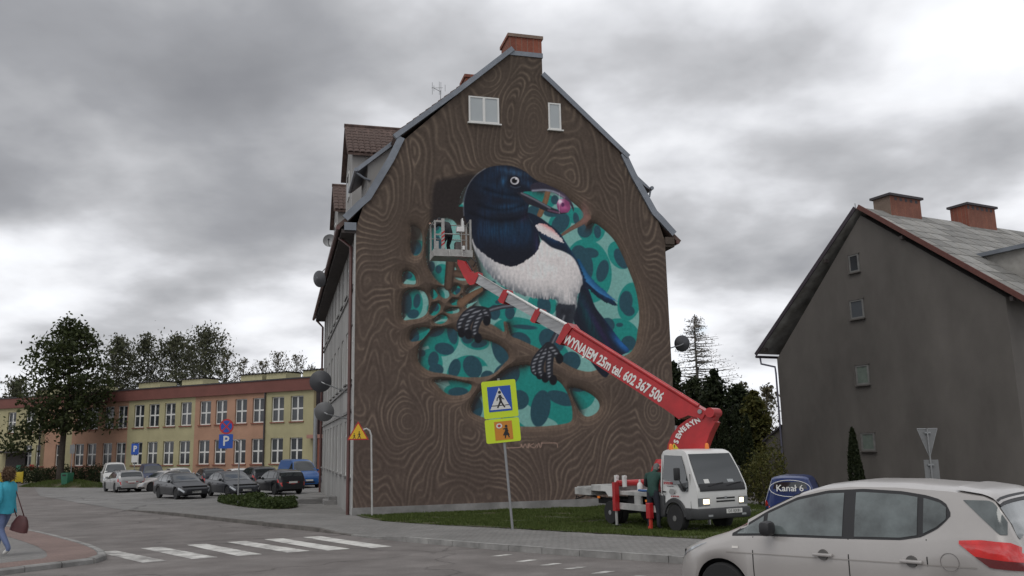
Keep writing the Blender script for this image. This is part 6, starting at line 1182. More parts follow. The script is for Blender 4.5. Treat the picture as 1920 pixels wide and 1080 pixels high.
def make_person(label, loc, rz, P, mats, name='person', face_mats=None):
    """P: joint positions (metres, facing +x). One continuous skinned surface, coloured by garment."""
    J, Ed = {}, []
    def j(n, p, r): J[n] = (Vector(p), r)
    for n, r in (('pel', .135), ('bel', .135), ('che', .155), ('nk0', .075), ('nk1', .055), ('hd0', .082), ('hd1', .098), ('hd2', .085), ('hd3', .05)): j(n, P[n], r if not isinstance(r, tuple) else r)
    for a, b, g in (('pel', 'bel', 'torso'), ('bel', 'che', 'torso'), ('che', 'nk0', 'torso'), ('nk0', 'nk1', 'skin'), ('nk1', 'hd0', 'skin'), ('hd0', 'hd1', 'head'), ('hd1', 'hd2', 'head'), ('hd2', 'hd3', 'head')): Ed.append((a, b, g))
    for s, sg in (('l', 1), ('r', -1)):
        for n, r in (('sh', .078), ('el', .052), ('wr', .034)): j(s + n, P[s + n], r)
        for n, r in (('hi', .105), ('kn', .068), ('an', .046), ('to', .04)): j(s + n, P[s + n], r)
        Ed += [('che', s + 'sh', 'torso'), (s + 'sh', s + 'el', 'sleeve'), (s + 'el', s + 'wr', 'sleeve'), ('pel', s + 'hi', 'legs'), (s + 'hi', s + 'kn', 'legs'), (s + 'kn', s + 'an', 'legs'), (s + 'an', s + 'to', 'shoe')]
        h = Vector(P[s + 'wr']) + (Vector(P[s + 'wr']) - Vector(P[s + 'el'])).normalized() * .075; fingers(J, Ed, P[s + 'wr'], h, sg, s)
    nm = list(J); ix = {n: i for i, n in enumerate(nm)}; me = bpy.data.meshes.new('tmp'); me.from_pydata([tuple(J[n][0]) for n in nm], [(ix[a], ix[b]) for a, b, _ in Ed], [])
    o = bpy.data.objects.new('tmp_person', me); COL.objects.link(o); md = o.modifiers.new('skin', 'SKIN'); md.use_smooth_shade = True
    if not me.skin_vertices: me.skin_vertices.new() if hasattr(me.skin_vertices, 'new') else None
    sv = me.skin_vertices[0].data
    for i, n in enumerate(nm): r = J[n][1]; sv[i].radius = (r, r); sv[i].use_root = (n == 'pel')
    # flatten torso front to back
    for n, (a, b) in (('pel', (.115, .16)), ('bel', (.115, .15)), ('che', (.125, .175))): sv[ix[n]].radius = (a, b)
    sb = o.modifiers.new('sub', 'SUBSURF'); sb.levels = 2; sb.render_levels = 2
    dg = bpy.context.evaluated_depsgraph_get(); dg.update(); res = bpy.data.meshes.new_from_object(o.evaluated_get(dg)); COL.objects.unlink(o); bpy.data.objects.remove(o)
    keys = ['torso', 'sleeve', 'legs', 'shoe', 'skin', 'head', 'hair']; res.materials.clear()
    for k in keys: res.materials.append(mats.get(k, mats['skin']))
    segs = [(J[a][0], J[b][0], g, (J[a][1] + J[b][1]) / 2) for a, b, g in Ed]; mi = []
    hd = Vector(P['hd1']); fwd = Vector(P.get('look', (1, 0, 0))).normalized()
    for p in res.polygons:
        c = p.center; best = (1e9, None)
        for a, b, g, r in segs:
            ab = b - a; t = max(0, min(1, (c - a).dot(ab) / ab.length_squared)); d = (c - a - ab * t).length - r
            if d < best[0]: best = (d, g)
        g = best[1]
        if g == 'head': v = c - hd; g = 'hair' if (v.dot(fwd) < .02 or v.z > .075) else 'skin'
        mi.append(keys.index(g))
    res.polygons.foreach_set('material_index', mi); res.polygons.foreach_set('use_smooth', [True] * len(mi)); res.name = name
    ob = put(name, res, None, label=label, cat='person', loc=loc); ob.rotation_euler = (0, 0, rz)
    # face: nose, eyes, mouth, ears
    hx = fwd; hy = Vector((0, 0, 1)).cross(hx).normalized(); hz = hx.cross(hy); FM = frame(hd, hx, hy, hz)
    b = MB(); b.M = FM; b.tube([(.085, 0, .02), (.108, 0, -.02), (.09, 0, -.03)], [.008, .014, .010], 6); b.build('nose', mats['skin'], ob, smooth=True)
    for s in (-1, 1):
        b = MB(); b.M = FM @ Matrix.Translation((.083, .032 * s, .015)); b.lathe([(.001, -.008), (.009, -.004), (.009, .004), (.001, .008)], 8, 'x'); b.build('eye', M_TRIM, ob)
        b = MB(); b.M = FM @ Matrix.Translation((-.005, .088 * s, -.005)); b.box(-.015, .015, -.012, .012, -.03, .03, .008); b.build('ear', mats['skin'], ob, smooth=True)
    b = MB(); b.M = FM; b.box(.078, .09, -.022, .022, -.056, -.048); b.build('mouth', mat('lips', (.25, .09, .08), .6), ob)
    return ob
def pose(**kw):
    P = dict(pel=(0, 0, .93), bel=(0, 0, 1.08), che=(0, 0, 1.30), nk0=(0, 0, 1.43), nk1=(.01, 0, 1.49), hd0=(.03, 0, 1.54), hd1=(.03, 0, 1.61), hd2=(.01, 0, 1.68), hd3=(.0, 0, 1.72),
             lsh=(0, .19, 1.37), rsh=(0, -.19, 1.37), lel=(.0, .25, 1.10), rel=(.0, -.25, 1.10), lwr=(.06, .26, .86), rwr=(.06, -.26, .86), lhi=(0, .095, .88), rhi=(0, -.095, .88), lkn=(.02, .10, .49), rkn=(.02, -.10, .49), lan=(0, .10, .085), ran=(0, -.10, .085), lto=(.14, .11, .035), rto=(.14, -.11, .035))
    P.update(kw); return P
M_SKIN = mat('skin', (.42, .26, .20), .6); M_GREYHAIR = mat('grey_hair', (.13, .13, .13), .8, var=.3, vscale=40); M_BROWNHAIR = mat('brown_hair', (.10, .06, .04), .8, var=.4, vscale=40); M_VEST = mat('green_vest', (.018, .055, .045), .85, var=.2, vscale=6, bump=.4, bscale=14); M_DKJACKET = mat('dark_jacket', (.022, .022, .026), .9, var=.2, vscale=6); M_NAVYTR = mat('navy_trousers', (.018, .02, .03), .9, var=.2, vscale=6); M_SHOE = mat('dark_shoes', (.02, .018, .016), .7); M_TURQ = mat('turquoise_jacket', (.03, .30, .40), .7, var=.12, vscale=5, bump=.5, bscale=10); M_JEANS = mat('pale_jeans', (.13, .17, .30), .9, var=.2, vscale=5); M_WHSHOE = mat('white_shoes', (.55, .54, .52), .6)
# man in a green vest at the cab, bent over the controls
p = gpt(1228, 996); man = make_person('grey-haired person in a dark green vest standing at the truck bed', G(p.x, p.y, lift(p.x, p.y) + .03), R(52), pose(
    bel=(.02, 0, 1.08), che=(.07, 0, 1.31), nk0=(.12, 0, 1.44), nk1=(.16, 0, 1.49), hd0=(.21, 0, 1.52), hd1=(.25, 0, 1.57), hd2=(.26, 0, 1.64), hd3=(.24, 0, 1.69), look=(.8, -.1, -.5), lsh=(.08, .20, 1.38), rsh=(.08, -.20, 1.38), lel=(.12, .29, 1.12), rel=(.16, -.28, 1.13), lwr=(.36, .20, 1.05), rwr=(.38, -.16, 1.06), lan=(-.02, .15, .085), ran=(-.02, -.13, .085), lto=(.12, .18, .035), rto=(.12, -.15, .035), lkn=(.02, .13, .49), rkn=(.02, -.12, .49)),
    dict(torso=M_VEST, sleeve=M_DKJACKET, legs=M_NAVYTR, shoe=M_SHOE, skin=M_SKIN, hair=M_GREYHAIR))
# painter in the cage, leaning to the wall
cp = CM @ Vector((-9 * pm, .38, .05)); make_person('painter in dark clothes leaning towards the wall in the lift cage', cp, TH + R(120), pose(
    pel=(-.12, 0, .80), bel=(-.06, 0, .95), che=(.10, 0, 1.13), nk0=(.22, 0, 1.23), nk1=(.27, 0, 1.26), hd0=(.32, 0, 1.29), hd1=(.36, 0, 1.33), hd2=(.36, 0, 1.40), hd3=(.34, 0, 1.44), look=(.95, 0, -.2), lsh=(.12, .19, 1.19), rsh=(.12, -.19, 1.19), lel=(.32, .28, 1.05), rel=(.36, -.24, 1.12), lwr=(.52, .22, 1.20), rwr=(.58, -.16, 1.26), lhi=(-.12, .1, .77), rhi=(-.12, -.1, .77), lkn=(.06, .13, .43), rkn=(.08, -.13, .43), lan=(-.05, .13, .085), ran=(-.05, -.13, .085), lto=(.09, .15, .035), rto=(.09, -.15, .035)),
    dict(torso=M_DKJACKET, sleeve=M_DKJACKET, legs=mat('black_trousers', (.012, .012, .016), .9), shoe=M_SHOE, skin=M_SKIN, hair=M_DKJACKET))
# woman walking out of the picture on the left
p = gpt(2, 1042, .1); wl = Vector((p.x, p.y, float(gz(p.x, p.y)) + .11)); wo = make_person('woman in a turquoise jacket and jeans walking along the pavement corner', wl, R(172), pose(
    che=(.02, 0, 1.30), lan=(-.24, .09, .13), lkn=(-.02, .10, .50), lto=(-.13, .10, .035), ran=(.20, -.09, .085), rkn=(.16, -.1, .48), rto=(.33, -.09, .05), lel=(-.10, .27, 1.10), lwr=(-.02, .27, .86), rel=(.10, -.25, 1.11), rwr=(.22, -.24, .92)),
    dict(torso=M_TURQ, sleeve=M_TURQ, legs=M_JEANS, shoe=M_WHSHOE, skin=M_SKIN, hair=M_BROWNHAIR)); wo.scale = (1.03, 1.12, 1.03)
b = MB(); P = []
for i, (z, rx, ry) in enumerate(((.82, .20, .235), (.95, .19, .225), (1.10, .175, .21), (1.25, .18, .235), (1.38, .15, .215), (1.45, .10, .12))): P.append([(rx * math.cos(a) + .01 * math.sin(3 * a + i) + .01, ry * math.sin(a), z + .012 * math.sin(4 * a + i)) for a in np.linspace(0, 2 * math.pi, 25)[:-1]])
b.grid(P, closed=True); b.build('jacket', M_TURQ, wo, smooth=True)
b = MB(); g = np.random.default_rng(4)
V = []
for k in range(1500):                                    # fur-edged hood and hair
    d = g.normal(size=3); d /= np.linalg.norm(d); d[0] = -abs(d[0]) * .9 + .25; c = np.array([-.01, 0, 1.60]) + d * np.array([.12, .125, .13]); t = g.normal(size=3) * .03 + d * .03; w = np.cross(d, t); w = w / (np.linalg.norm(w) + 1e-6) * .008; V.append([c - w, c + w, c + t + np.array([0, 0, -.02])])
put('hair', tri_mesh('hair', np.array(V), leaf_mat('fur', (.09, .055, .035), (.26, .17, .11))), wo)
bag = thing('handbag', 'maroon leather handbag hanging from the shoulder of the woman in turquoise', 'handbag', (0, 0, 0)); bag.location = wl + Vector((.34, .02, .62)); bag.rotation_euler = (0, 0, R(172))
b = MB(); b.M = Matrix.Rotation(R(-14), 4, 'Y'); P = []
for z, w, d in ((-.16, .15, .07), (-.15, .19, .085), (-.02, .18, .08), (.10, .13, .055), (.17, .075, .03)): P.append([(w * math.copysign(abs(math.cos(a)) ** .6, math.cos(a)), d * math.copysign(abs(math.sin(a)) ** .6, math.sin(a)), z) for a in np.linspace(0, 2 * math.pi, 21)[:-1]])
b.grid(P, closed=True); b.add(P[0], [tuple(range(20))]); b.add(P[-1], [tuple(range(20))]); b.build('bag_body', mat('maroon_leather', (.075, .022, .022), .45, var=.2, vscale=6, bump=.3), bag, smooth=50)
b = MB(); b.tube([(-.07, 0, .15), (.10, -.02, .50), (.24, -.03, .78), (.30, -.03, .84), (.26, .05, .60), (.08, .03, .15)], .011, 6); b.build('strap', mat('maroon_leather'), bag, smooth=True)

# ================================================================== ROAD SIGNS
M_POST = mat('grey_sign_post', (.27, .275, .28), .5, metal=.3, var=.12, vscale=4); M_LIME = mat('fluorescent_lime', (.52, .66, .02), .55, emit=None); M_SBLUE = mat('sign_blue', (.01, .07, .36), .4); M_SWHITE = mat('sign_white', (.60, .60, .58), .45); M_SBLACK = mat('sign_black', (.012, .012, .012), .5); M_SORANGE = mat('sign_amber', (.52, .20, .02), .5); M_SYEL = mat('sign_yellow', (.66, .42, .02), .45); M_SRED = mat('sign_red', (.42, .02, .02), .45); M_SBACK = mat('sign_back', (.20, .205, .21), .55, metal=.3, var=.1)
def plate(root, pts, y, th, name, m_, lab=None):          # flat board in the sign plane (x, z), facing -y
    b = MB(); b.prism(pts, 'y', y, y + th); return b.build(name, m_, root)
def rect(x0, x1, z0, z1, r=.0):
    if r <= 0: return [(x0, z0), (x1, z0), (x1, z1), (x0, z1)]
    out = []
    for cx, cz, a0 in ((x1 - r, z0 + r, -90), (x1 - r, z1 - r, 0), (x0 + r, z1 - r, 90), (x0 + r, z0 + r, 180)): out += [(cx + r * math.cos(R(a0 + k * 22.5)), cz + r * math.sin(R(a0 + k * 22.5))) for k in range(5)]
    return out
def figure(root, parent, ox, oz, k, y, m_, limbs, head):
    for (a, c, w) in limbs:
        a, c = Vector((ox + a[0] * k, oz + a[1] * k)), Vector((ox + c[0] * k, oz + c[1] * k)); t = (c - a).normalized(); n = Vector((-t.y, t.x)) * w * k; plate(parent, [tuple(a - n), tuple(c - n * .8), tuple(c + n * .8), tuple(a + n)], y - random.uniform(0, .0015), .002, 'symbol_limb', m_)
    h, r = head; plate(parent, [(ox + h[0] * k + r * k * math.cos(q), oz + h[1] * k + r * k * math.sin(q)) for q in np.linspace(0, 6.283, 13)[:-1]], y - .002, .002, 'symbol_head', m_)
WALK = ([((.0, .62), (.02, .32), .07), ((.02, .34), (-.16, .0), .045), ((.02, .34), (.10, .17), .045), ((.10, .17), (.20, .0), .04), ((.0, .60), (-.14, .46), .03), ((-.14, .46), (-.16, .34), .026), ((.02, .60), (.12, .44), .03), ((.12, .44), (.20, .40), .026)], ((.0, .75), .075))
p = gpt(962, 1000, .02); sg = thing('crossing_sign', 'leaning post with two lime boards, crossing symbol above a girl symbol', 'road sign', p, 0, rot=(0, R(-4.4), R(4)))
u = p.y / F                                              # metres per photo pixel here
b = MB(); b.tube([(0, .03, -.3), (0, .03, 4.05)], .035, 10); b.build('post', M_POST, sg, smooth=40)
bo = plate(sg, rect(-33 * u, 31 * u, 208 * u, 277 * u, .05), -.03, .03, 'upper_board', M_LIME); bo2 = plate(sg, rect(-33 * u, 31 * u, 163 * u, 206.5 * u, .05), -.03, .03, 'lower_board', M_LIME)
cz = 244 * u; q = plate(bo, rect(-23 * u, 20.5 * u, cz - 24 * u, cz + 22.5 * u), -.036, .004, 'blue_panel', M_SBLUE); plate(q, [(-20.5 * u, cz - 20.5 * u), (18.5 * u, cz - 20.5 * u), (-1 * u, cz + 20 * u)], -.040, .003, 'white_triangle', M_SWHITE)
figure(sg, q, -.6 * u, cz - 17.5 * u, 38 * u, -.0425, M_SBLACK, *WALK)
for x0, x1 in ((-17.5, -6), (-4, 4), (7, 15)): plate(q, [(x0 * u, cz - 14 * u), (x1 * u, cz - 14 * u), (x1 * u, cz - 12.5 * u), (x0 * u, cz - 12.5 * u)], -.0425, .002, 'crossing_line', M_SBLACK)
cz2 = 184.5 * u; q2 = plate(bo2, rect(-16 * u, 17 * u, cz2 - 17 * u, cz2 + 17 * u), -.036, .004, 'amber_panel', M_SORANGE)
GIRL = ([((.05, .62), (.05, .30), .09), ((-.02, .32), (.12, .32), .06), ((.0, .28), (-.06, .0), .04), ((.10, .28), (.20, .02), .04), ((.05, .58), (-.16, .56), .03), ((.08, .58), (.16, .40), .03)], ((.06, .72), .085)); figure(sg, q2, 4 * u, cz2 - 14 * u, 30 * u, -.0425, M_SBLACK, *GIRL)
plate(q2, [(4 * u + 8 * u * x, cz2 - 8 * u + 8 * u * z) for x, z in ((-.7, -.1), (.9, -.1), (.25, 1.1), (-.05, 1.1))], -.0435, .002, 'dress', M_SBLACK)
for r_, m_ in ((5.2, M_SWHITE), (2.8, M_SRED)): plate(q2, [(-7 * u + r_ * 1.1 * u * math.cos(a), cz2 + 9 * u + r_ * .9 * u * math.sin(a)) for a in np.linspace(0, 6.283, 15)[:-1]], -.0425 - (.001 if r_ < 3 else 0), .002, 'lollipop_disc', m_)
# children warning sign at the house corner
p = gpt(698, 969.5, .03); u = p.y / F; sg = thing('children_sign', 'yellow triangle with running children on a pale hooked post', 'road sign', p, R(8))
b = MB(); b.tube([(0, 0, -.3), (-3 * u, 0, 146 * u), (-6 * u, 0, 155 * u), (-12 * u, 0, 159 * u), (-20 * u, 0, 156 * u)], .032, 8); b.build('post', M_SWHITE if False else mat('pale_post', (.42, .42, .41), .6, var=.15), sg, smooth=40)
cx, cz = -27 * u, 150 * u; tri = lambda r: [(cx - r * .87, cz - r * .5), (cx + r * .87, cz - r * .5), (cx, cz + r)]
t0 = plate(sg, tri(22.5 * u), -.06, .015, 'red_border', M_SRED); t1 = plate(sg, tri(18.5 * u), -.064, .006, 'yellow_triangle', M_SYEL)
for ox, k in ((-34 * u, 12 * u), (-25 * u, 16 * u)): figure(sg, t1, ox, cz - 9 * u, k, -.067, M_SBLACK, *WALK)
# no-stopping disc above a parking plate
p = gpt(446, 948, .02); u = p.y / F; sg = thing('parking_sign', 'grey post with a red-and-blue no-stopping disc above a blue P plate', 'road sign', p, R(-8))
b = MB(); b.tube([(0, 0, -.3), (-1 * u, 0, 106 * u), (-2 * u, 0, 114 * u), (-7 * u, 0, 117.5 * u), (-28 * u, 0, 117.5 * u)], .035, 8); b.tube([(-27 * u, 0, 100 * u), (-27 * u, 0, 154 * u)], .03, 8); b.build('post', M_POST, sg, smooth=40)
cx = -27 * u; pl = plate(sg, rect(cx - 14 * u, cx + 13.5 * u, 103 * u, 129 * u, .04), -.05, .012, 'parking_plate', M_SBLUE); text_mesh('P', 25 * u, M_SWHITE, 'letter', pl, frame((cx, -.052, 116 * u), (1, 0, 0), (0, 0, 1), (0, -1, 0)), .002, bold=.012)
disc = lambda r: [(cx + r * math.cos(a), 143 * u + r * math.sin(a)) for a in np.linspace(0, 6.283, 29)[:-1]]
d0 = plate(sg, disc(14 * u), -.05, .012, 'red_disc', M_SRED); d1 = plate(d0, disc(11 * u), -.054, .006, 'blue_disc', M_SBLUE)
for s_ in (-1, 1): a, c = Vector((cx - 8 * u, 143 * u - s_ * 8 * u)), Vector((cx + 8 * u, 143 * u + s_ * 8 * u)); t = (c - a).normalized(); n = Vector((-t.y, t.x)) * 1.3 * u; plate(d0, [tuple(a - n), tuple(c - n), tuple(c + n), tuple(a + n)], -.056 - .001 * s_, .004, 'red_bar', M_SRED)
# far parking plate among the cars
Y = 66.; c0 = at(254, 842, Y); u = Y / F; g0 = float(gz(c0.x, Y)); sg = thing('parking_sign', 'small blue P plate with a white plate below, behind the parked cars', 'road sign', (c0.x, Y, g0), R(-15)); zc = c0.z - g0
b = MB(); b.tube([(0, 0, -.2), (0, 0, zc + 10 * u)], .03, 8); b.build('post', M_POST, sg, smooth=40); pl = plate(sg, rect(-8 * u, 8 * u, zc - 10 * u, zc + 10 * u), -.05, .012, 'parking_plate', M_SBLUE); text_mesh('P', 15 * u, M_SWHITE, 'letter', pl, frame((0, -.052, zc), (1, 0, 0), (0, 0, 1), (0, -1, 0)), .002, bold=.02); plate(sg, rect(-6.5 * u, 6.5 * u, zc - 24 * u, zc - 11.5 * u), -.05, .012, 'white_plate', M_SWHITE)
# signs seen from behind, in front of the grey house
Y = 36.; c0 = at(1738, 803, Y); u = Y / F; g0 = float(gz(c0.x, Y)); sg = thing('give_way_sign', 'grey back of an inverted triangle sign and plate on a post before the grey house', 'road sign', (c0.x, Y, g0), R(-12)); zt = c0.z - g0
b = MB(); b.tube([(0, 0, -.2), (0, 0, zt)], .035, 8); b.build('post', M_POST, sg, smooth=40); t0 = plate(sg, [(-17 * u, zt - .5 * u), (18 * u, zt - .5 * u), (2 * u, zt - 50 * u), (-1 * u, zt - 50 * u)], .05, .012, 'triangle_back', M_SBACK)
for a, c in (((-17, 0), (18, 0)), ((18, 0), (1, -50)), ((-17, 0), (-1, -50))): b = MB(); b.tube([(a[0] * u, .045, zt + (a[1] - .5) * u), (c[0] * u, .045, zt + (c[1] - .5) * u)], .012, 5); b.build('rim', M_STEEL, t0)
t1 = plate(sg, rect(-11 * u, 14 * u, zt - 104 * u, zt - 57 * u), .05, .012, 'plate_back', M_SBACK)
for z in (zt - 8 * u, zt - 66 * u, zt - 94 * u): b = MB(); b.box(-.12, .12, -.03, .045, z - .03, z + .03); b.build('clamp', M_STEEL, sg)
# litter bin with its sign post, yellow barriers by the school entrance
p = gpt(125, 911, .12); u = p.y / F; bn_ = thing('litter_bin', 'green plastic litter bin on a post on the grass mound', 'bin', p, R(-20))
b = MB(); P = []
for z, w, d in ((.1, .27, .24), (.14, .30, .27), (.85, .36, .32), (1.05, .36, .32), (1.06, .30, .27)): P.append([(w * sx, d * sy, z) for sx, sy in ((-1, -1), (1, -1), (1, 1), (-1, 1))])
M_BIN = mat('bin_green', (.015, .12, .065), .5, var=.15); b.grid(P, closed=True); b.add(P[0], [(0, 1, 2, 3)]); b.add(P[-1], [(0, 1, 2, 3)]); b.build('bin_body', M_BIN, bn_, smooth=30); b = MB(); b.box(-.2, .2, -.335, -.322, .80, .93); b.build('slot', M_SBLACK, bn_)
b = MB(); b.tube([(-.12, .42, -.3), (-.05, .42, 76 * u)], .03, 6); b.build('post', M_POST, bn_); b = MB(); b.box(-.32, .22, .36, .375, 58 * u, 74 * u); b.build('sign_plate', M_SBACK, bn_)
M_BARR = mat('barrier_yellow', (.48, .36, .02), .55, var=.12, vscale=3)
for k in range(4):
    Y = 84.; a = at(43 - 15.5 * k, 902, Y); x = a.x; g0 = float(gz(x, Y)); br = thing('barrier', ['yellow barrier panel at the hedge end of the row', 'yellow barrier panel, second from the hedge end', 'yellow barrier panel, third from the hedge end', 'yellow barrier panel, fourth from the hedge end'][k], 'barrier', (x, Y - .1 * k, g0), R(4), group='yellow barriers by the school entrance'); w = .76
    b = MB(); b.box(-w, 0, -.03, .03, .18, 1.12, .02); b.build('panel', M_BARR, br, smooth=40)
    for xx in (-w + .06, -.06): b = MB(); b.box(xx - .05, xx + .05, -.22, .22, 0, .07, .01); b.build('foot', M_DKSTEEL, br); b = MB(); b.box(xx - .04, xx + .04, -.045, .045, .05, 1.16); b.build('upright', M_BARR, br)
# ================================================================== TREES AND SHRUBS
M_BARK = mat('bark', (.055, .045, .036), .95, var=.35, vscale=5, bump=.6, bscale=20); M_BARKG = mat('grey_bark', (.09, .085, .075), .95, var=.35, vscale=5, bump=.6, bscale=20)
L_MAPLE = leaf_mat('maple_leaves', (.024, .034, .012), (.055, .068, .022)); L_POPLAR = leaf_mat('poplar_leaves', (.05, .058, .032), (.115, .118, .07)); L_SPARSE = leaf_mat('autumn_leaves', (.085, .08, .05), (.15, .135, .085)); L_DARK = leaf_mat('dark_evergreen_leaves', (.014, .022, .010), (.035, .045, .018)); L_YEL = leaf_mat('yellowing_leaves', (.06, .07, .02), (.12, .11, .03)); L_HEDGE = leaf_mat('hedge_leaves', (.018, .028, .012), (.04, .055, .02)); L_LARCH = leaf_mat('larch_twigs', (.14, .125, .10), (.24, .215, .18))
def leaves(C, size, g, up=0., asp=.5):
    """Quads round centres C (n,3), randomly turned; up pulls their long axis upwards."""
    n = len(C); d = g.normal(size=(n, 3)); d[:, 2] += up; d /= np.linalg.norm(d, axis=1)[:, None]; e = np.cross(d, g.normal(size=(n, 3))); e /= np.linalg.norm(e, axis=1)[:, None] + 1e-9
    s = size * g.uniform(.55, 1.35, n)[:, None]; a = d * s; b = e * s * asp; return np.stack([C - a * .5, C + b * .5, C + a * .5, C - b * .5], 1)
def tree(label, base, H, rad, crown0, lm, nshoot=60, nleaf=26, leaf=.34, upsweep=.6, seed=0, bark=M_BARK, trunk_r=.22, sparse=1., dense=0, lean=0., name='broadleaf_tree', group=None, low=None, jitter=.35, asp=.5, prof=None):
    g = np.random.default_rng(seed); root = thing(name, label, 'tree', base, 0, group); tb = MB()
    tp = [(0, 0, -.4)] + [(lean * H * t * t + .25 * math.sin(5 * t + seed) * t, .2 * math.cos(4 * t + seed) * t, H * t) for t in np.linspace(.08, .92, 7)]; tb.tube(tp, [trunk_r * (1 - .9 * i / 7) + .02 for i in range(8)], 8)
    TP = np.array(tp); C = []
    for k in range(nshoot):
        f = crown0 + (1 - crown0) * ((k + g.random()) / nshoot) ** .9; z0 = f * H * .9; a = g.uniform(0, 2 * math.pi); p0 = np.array([np.interp(z0, TP[:, 2], TP[:, 0]), np.interp(z0, TP[:, 2], TP[:, 1]), z0])
        sh = (math.sin(math.pi * min(1, (f - crown0) / (1 - crown0) * .82 + .18)) ** .7 if prof is None else prof((f - crown0) / (1 - crown0)))
        L = rad * sh * g.uniform(.62, 1.18) + .25; dr = np.array([math.cos(a), math.sin(a), 0]); pts = []
        for t in np.linspace(0, 1, 6): pts.append(p0 + dr * L * t * (1 - .25 * upsweep * t) + np.array([0, 0, L * upsweep * (t * .35 + t * t * .75) - (1 - upsweep) * .12 * L * t]))
        pts = np.array(pts); pts[:, 2] = np.minimum(pts[:, 2], H * (1 + .03 * g.random())); tb.tube([tuple(p) for p in pts], [max(.012, .055 * trunk_r / .22 * (1 - i / 6)) for i in range(6)], 4, cap=False)
        m_ = max(2, int(nleaf * g.uniform(.5, 1.4) * sparse)); t = g.uniform(.22, 1.05, m_); q = np.stack([np.interp(t, np.linspace(0, 1, 6), pts[:, i]) for i in range(3)], 1); C.append(q + g.normal(size=(m_, 3)) * L * .16 * jitter / .35 + g.normal(size=(m_, 3)) * .1)
    tb.build('trunk', bark, root, smooth=True)
    if dense:                                            # clumps of leaves filling the crown unevenly
        for k in range(dense):
            f = crown0 + (1 - crown0) * g.random(); sh = (math.sin(math.pi * min(1, (f - crown0) / (1 - crown0) * .82 + .18)) ** .7 if prof is None else prof((f - crown0) / (1 - crown0))); a = g.uniform(0, 6.28); r = rad * sh * math.sqrt(g.random()) * 1.02; c = np.array([r * math.cos(a), r * math.sin(a), f * H * .96]); m_ = 34; C.append(c + g.normal(size=(m_, 3)) * np.array([.42, .42, .26]) * rad / 4)
    if low:
        for (x, y, z, r, n_) in low: C.append(np.array([x, y, z]) + g.normal(size=(n_, 3)) * np.array([r, r * .8, r * .45]))
    V = leaves(np.concatenate(C), leaf, g, up=upsweep * .8, asp=asp); put('crown', tri_mesh('crown', V, lm), root); return root
def tree_at(label, px, top, Y, rad_px, **kw):
    b = at(px, 900, Y); g0 = float(gz(b.x, Y)); t = at(px, top, Y); return tree(label, (b.x, Y, g0), t.z - g0, rad_px * Y / F, **kw)
# the big dark tree before the school
tree_at('large dark maple rising in front of the school entrance', 112, 588, 79.5, 76, crown0=.33, lm=L_MAPLE, nshoot=90, nleaf=40, leaf=.40, upsweep=.35, seed=5, trunk_r=.34, dense=150, low=[(-3.4, -.5, 4.6, 1.1, 420), (-4.4, 0, 3.4, .8, 260), (3.0, 0, 5.6, 1.0, 260), (-1.5, -1, 5.6, 1.0, 320)], name='maple_tree')
# the row of upswept trees behind the school
rows_ = [(20, 700, 40, .95, L_POPLAR), (70, 715, 26, .8, L_POPLAR), (205, 618, 44, 1.2, L_POPLAR), (262, 616, 46, 1.15, L_POPLAR), (318, 610, 52, 1.25, L_POPLAR), (378, 602, 60, 1.4, L_POPLAR), (420, 645, 34, .6, L_SPARSE), (450, 655, 34, .6, L_SPARSE), (482, 660, 34, .55, L_SPARSE), (512, 642, 42, .62, L_SPARSE), (550, 648, 40, .6, L_SPARSE), (584, 672, 30, .6, L_SPARSE)]
lb_ = ['leafy grey-green poplar behind the school, leftmost roof section', 'low grey-green poplar behind the school beside the maple', 'grey-green poplar showing just right of the maple crown', 'slim grey-green poplar behind the school with a forked top', 'rounded grey-green poplar behind the middle of the school roof', 'tallest and densest poplar behind the school roof', 'half-bare low tree behind the school next to the tallest poplar', 'thin half-bare tree behind the school, second after the tallest poplar', 'smallest half-bare tree behind the school roof', 'taller half-bare tree behind the school with upright twigs', 'half-bare tree behind the school close to the tenement', 'half-bare tree behind the school, next to the tenement eaves']
for i, ((px, top, rp, den, lm), lb) in enumerate(zip(rows_, lb_)):
    tree_at(lb, px, top, 112 + 3 * math.sin(i * 2.3), rp, crown0=.28, lm=lm, nshoot=int(70 * (.6 + .4 * den)), nleaf=int(40 * den), leaf=.40 if den > .65 else .28, upsweep=.95, seed=20 + i, bark=M_BARKG, trunk_r=.2, jitter=.42 if den > .65 else .22, name='poplar_tree', group='trees in a row behind the school', dense=int(45 * den) if den > .9 else 0, asp=.45)
# dark mass of trees between the two houses
for px, top, Y, rp, lm, lb, kw in ((1272, 672, 62, 34, L_DARK, 'dark evergreen tree against the right edge of the mural house', {}), (1312, 700, 66, 34, L_DARK, 'dark broad tree below the bare larch', {}), (1352, 686, 60, 30, L_DARK, 'dark tree behind the elbow of the lift boom', {}), (1392, 716, 66, 34, L_DARK, 'dark rounded tree between larch and grey house', {}), (1426, 728, 60, 26, L_YEL, 'yellow-green tree close to the grey house corner', {}), (1448, 706, 78, 22, L_SPARSE, 'thin half-bare tree rising behind the grey house corner', dict(sparse=.5)), (1408, 700, 84, 20, L_SPARSE, 'thin half-bare tree behind the dark trees', dict(sparse=.45))):
    tree_at(lb, px, top, Y, rp * 1.15, crown0=.06, lm=lm, nshoot=90, nleaf=34, leaf=.32, upsweep=.55, seed=int(px), trunk_r=.2, dense=110 if lm is not L_SPARSE else 0, name='broadleaf_tree', group='trees between the tenement and the grey house', **kw)
tree_at('tall bare larch with fine drooping twigs between the houses', 1322, 562, 72, 105, crown0=.30, lm=L_LARCH, nshoot=170, nleaf=24, leaf=.20, upsweep=.12, seed=77, bark=M_BARKG, trunk_r=.20, jitter=.2, name='larch_tree', asp=.3, prof=lambda f: (1 - f) ** .8 * .95 + .06)
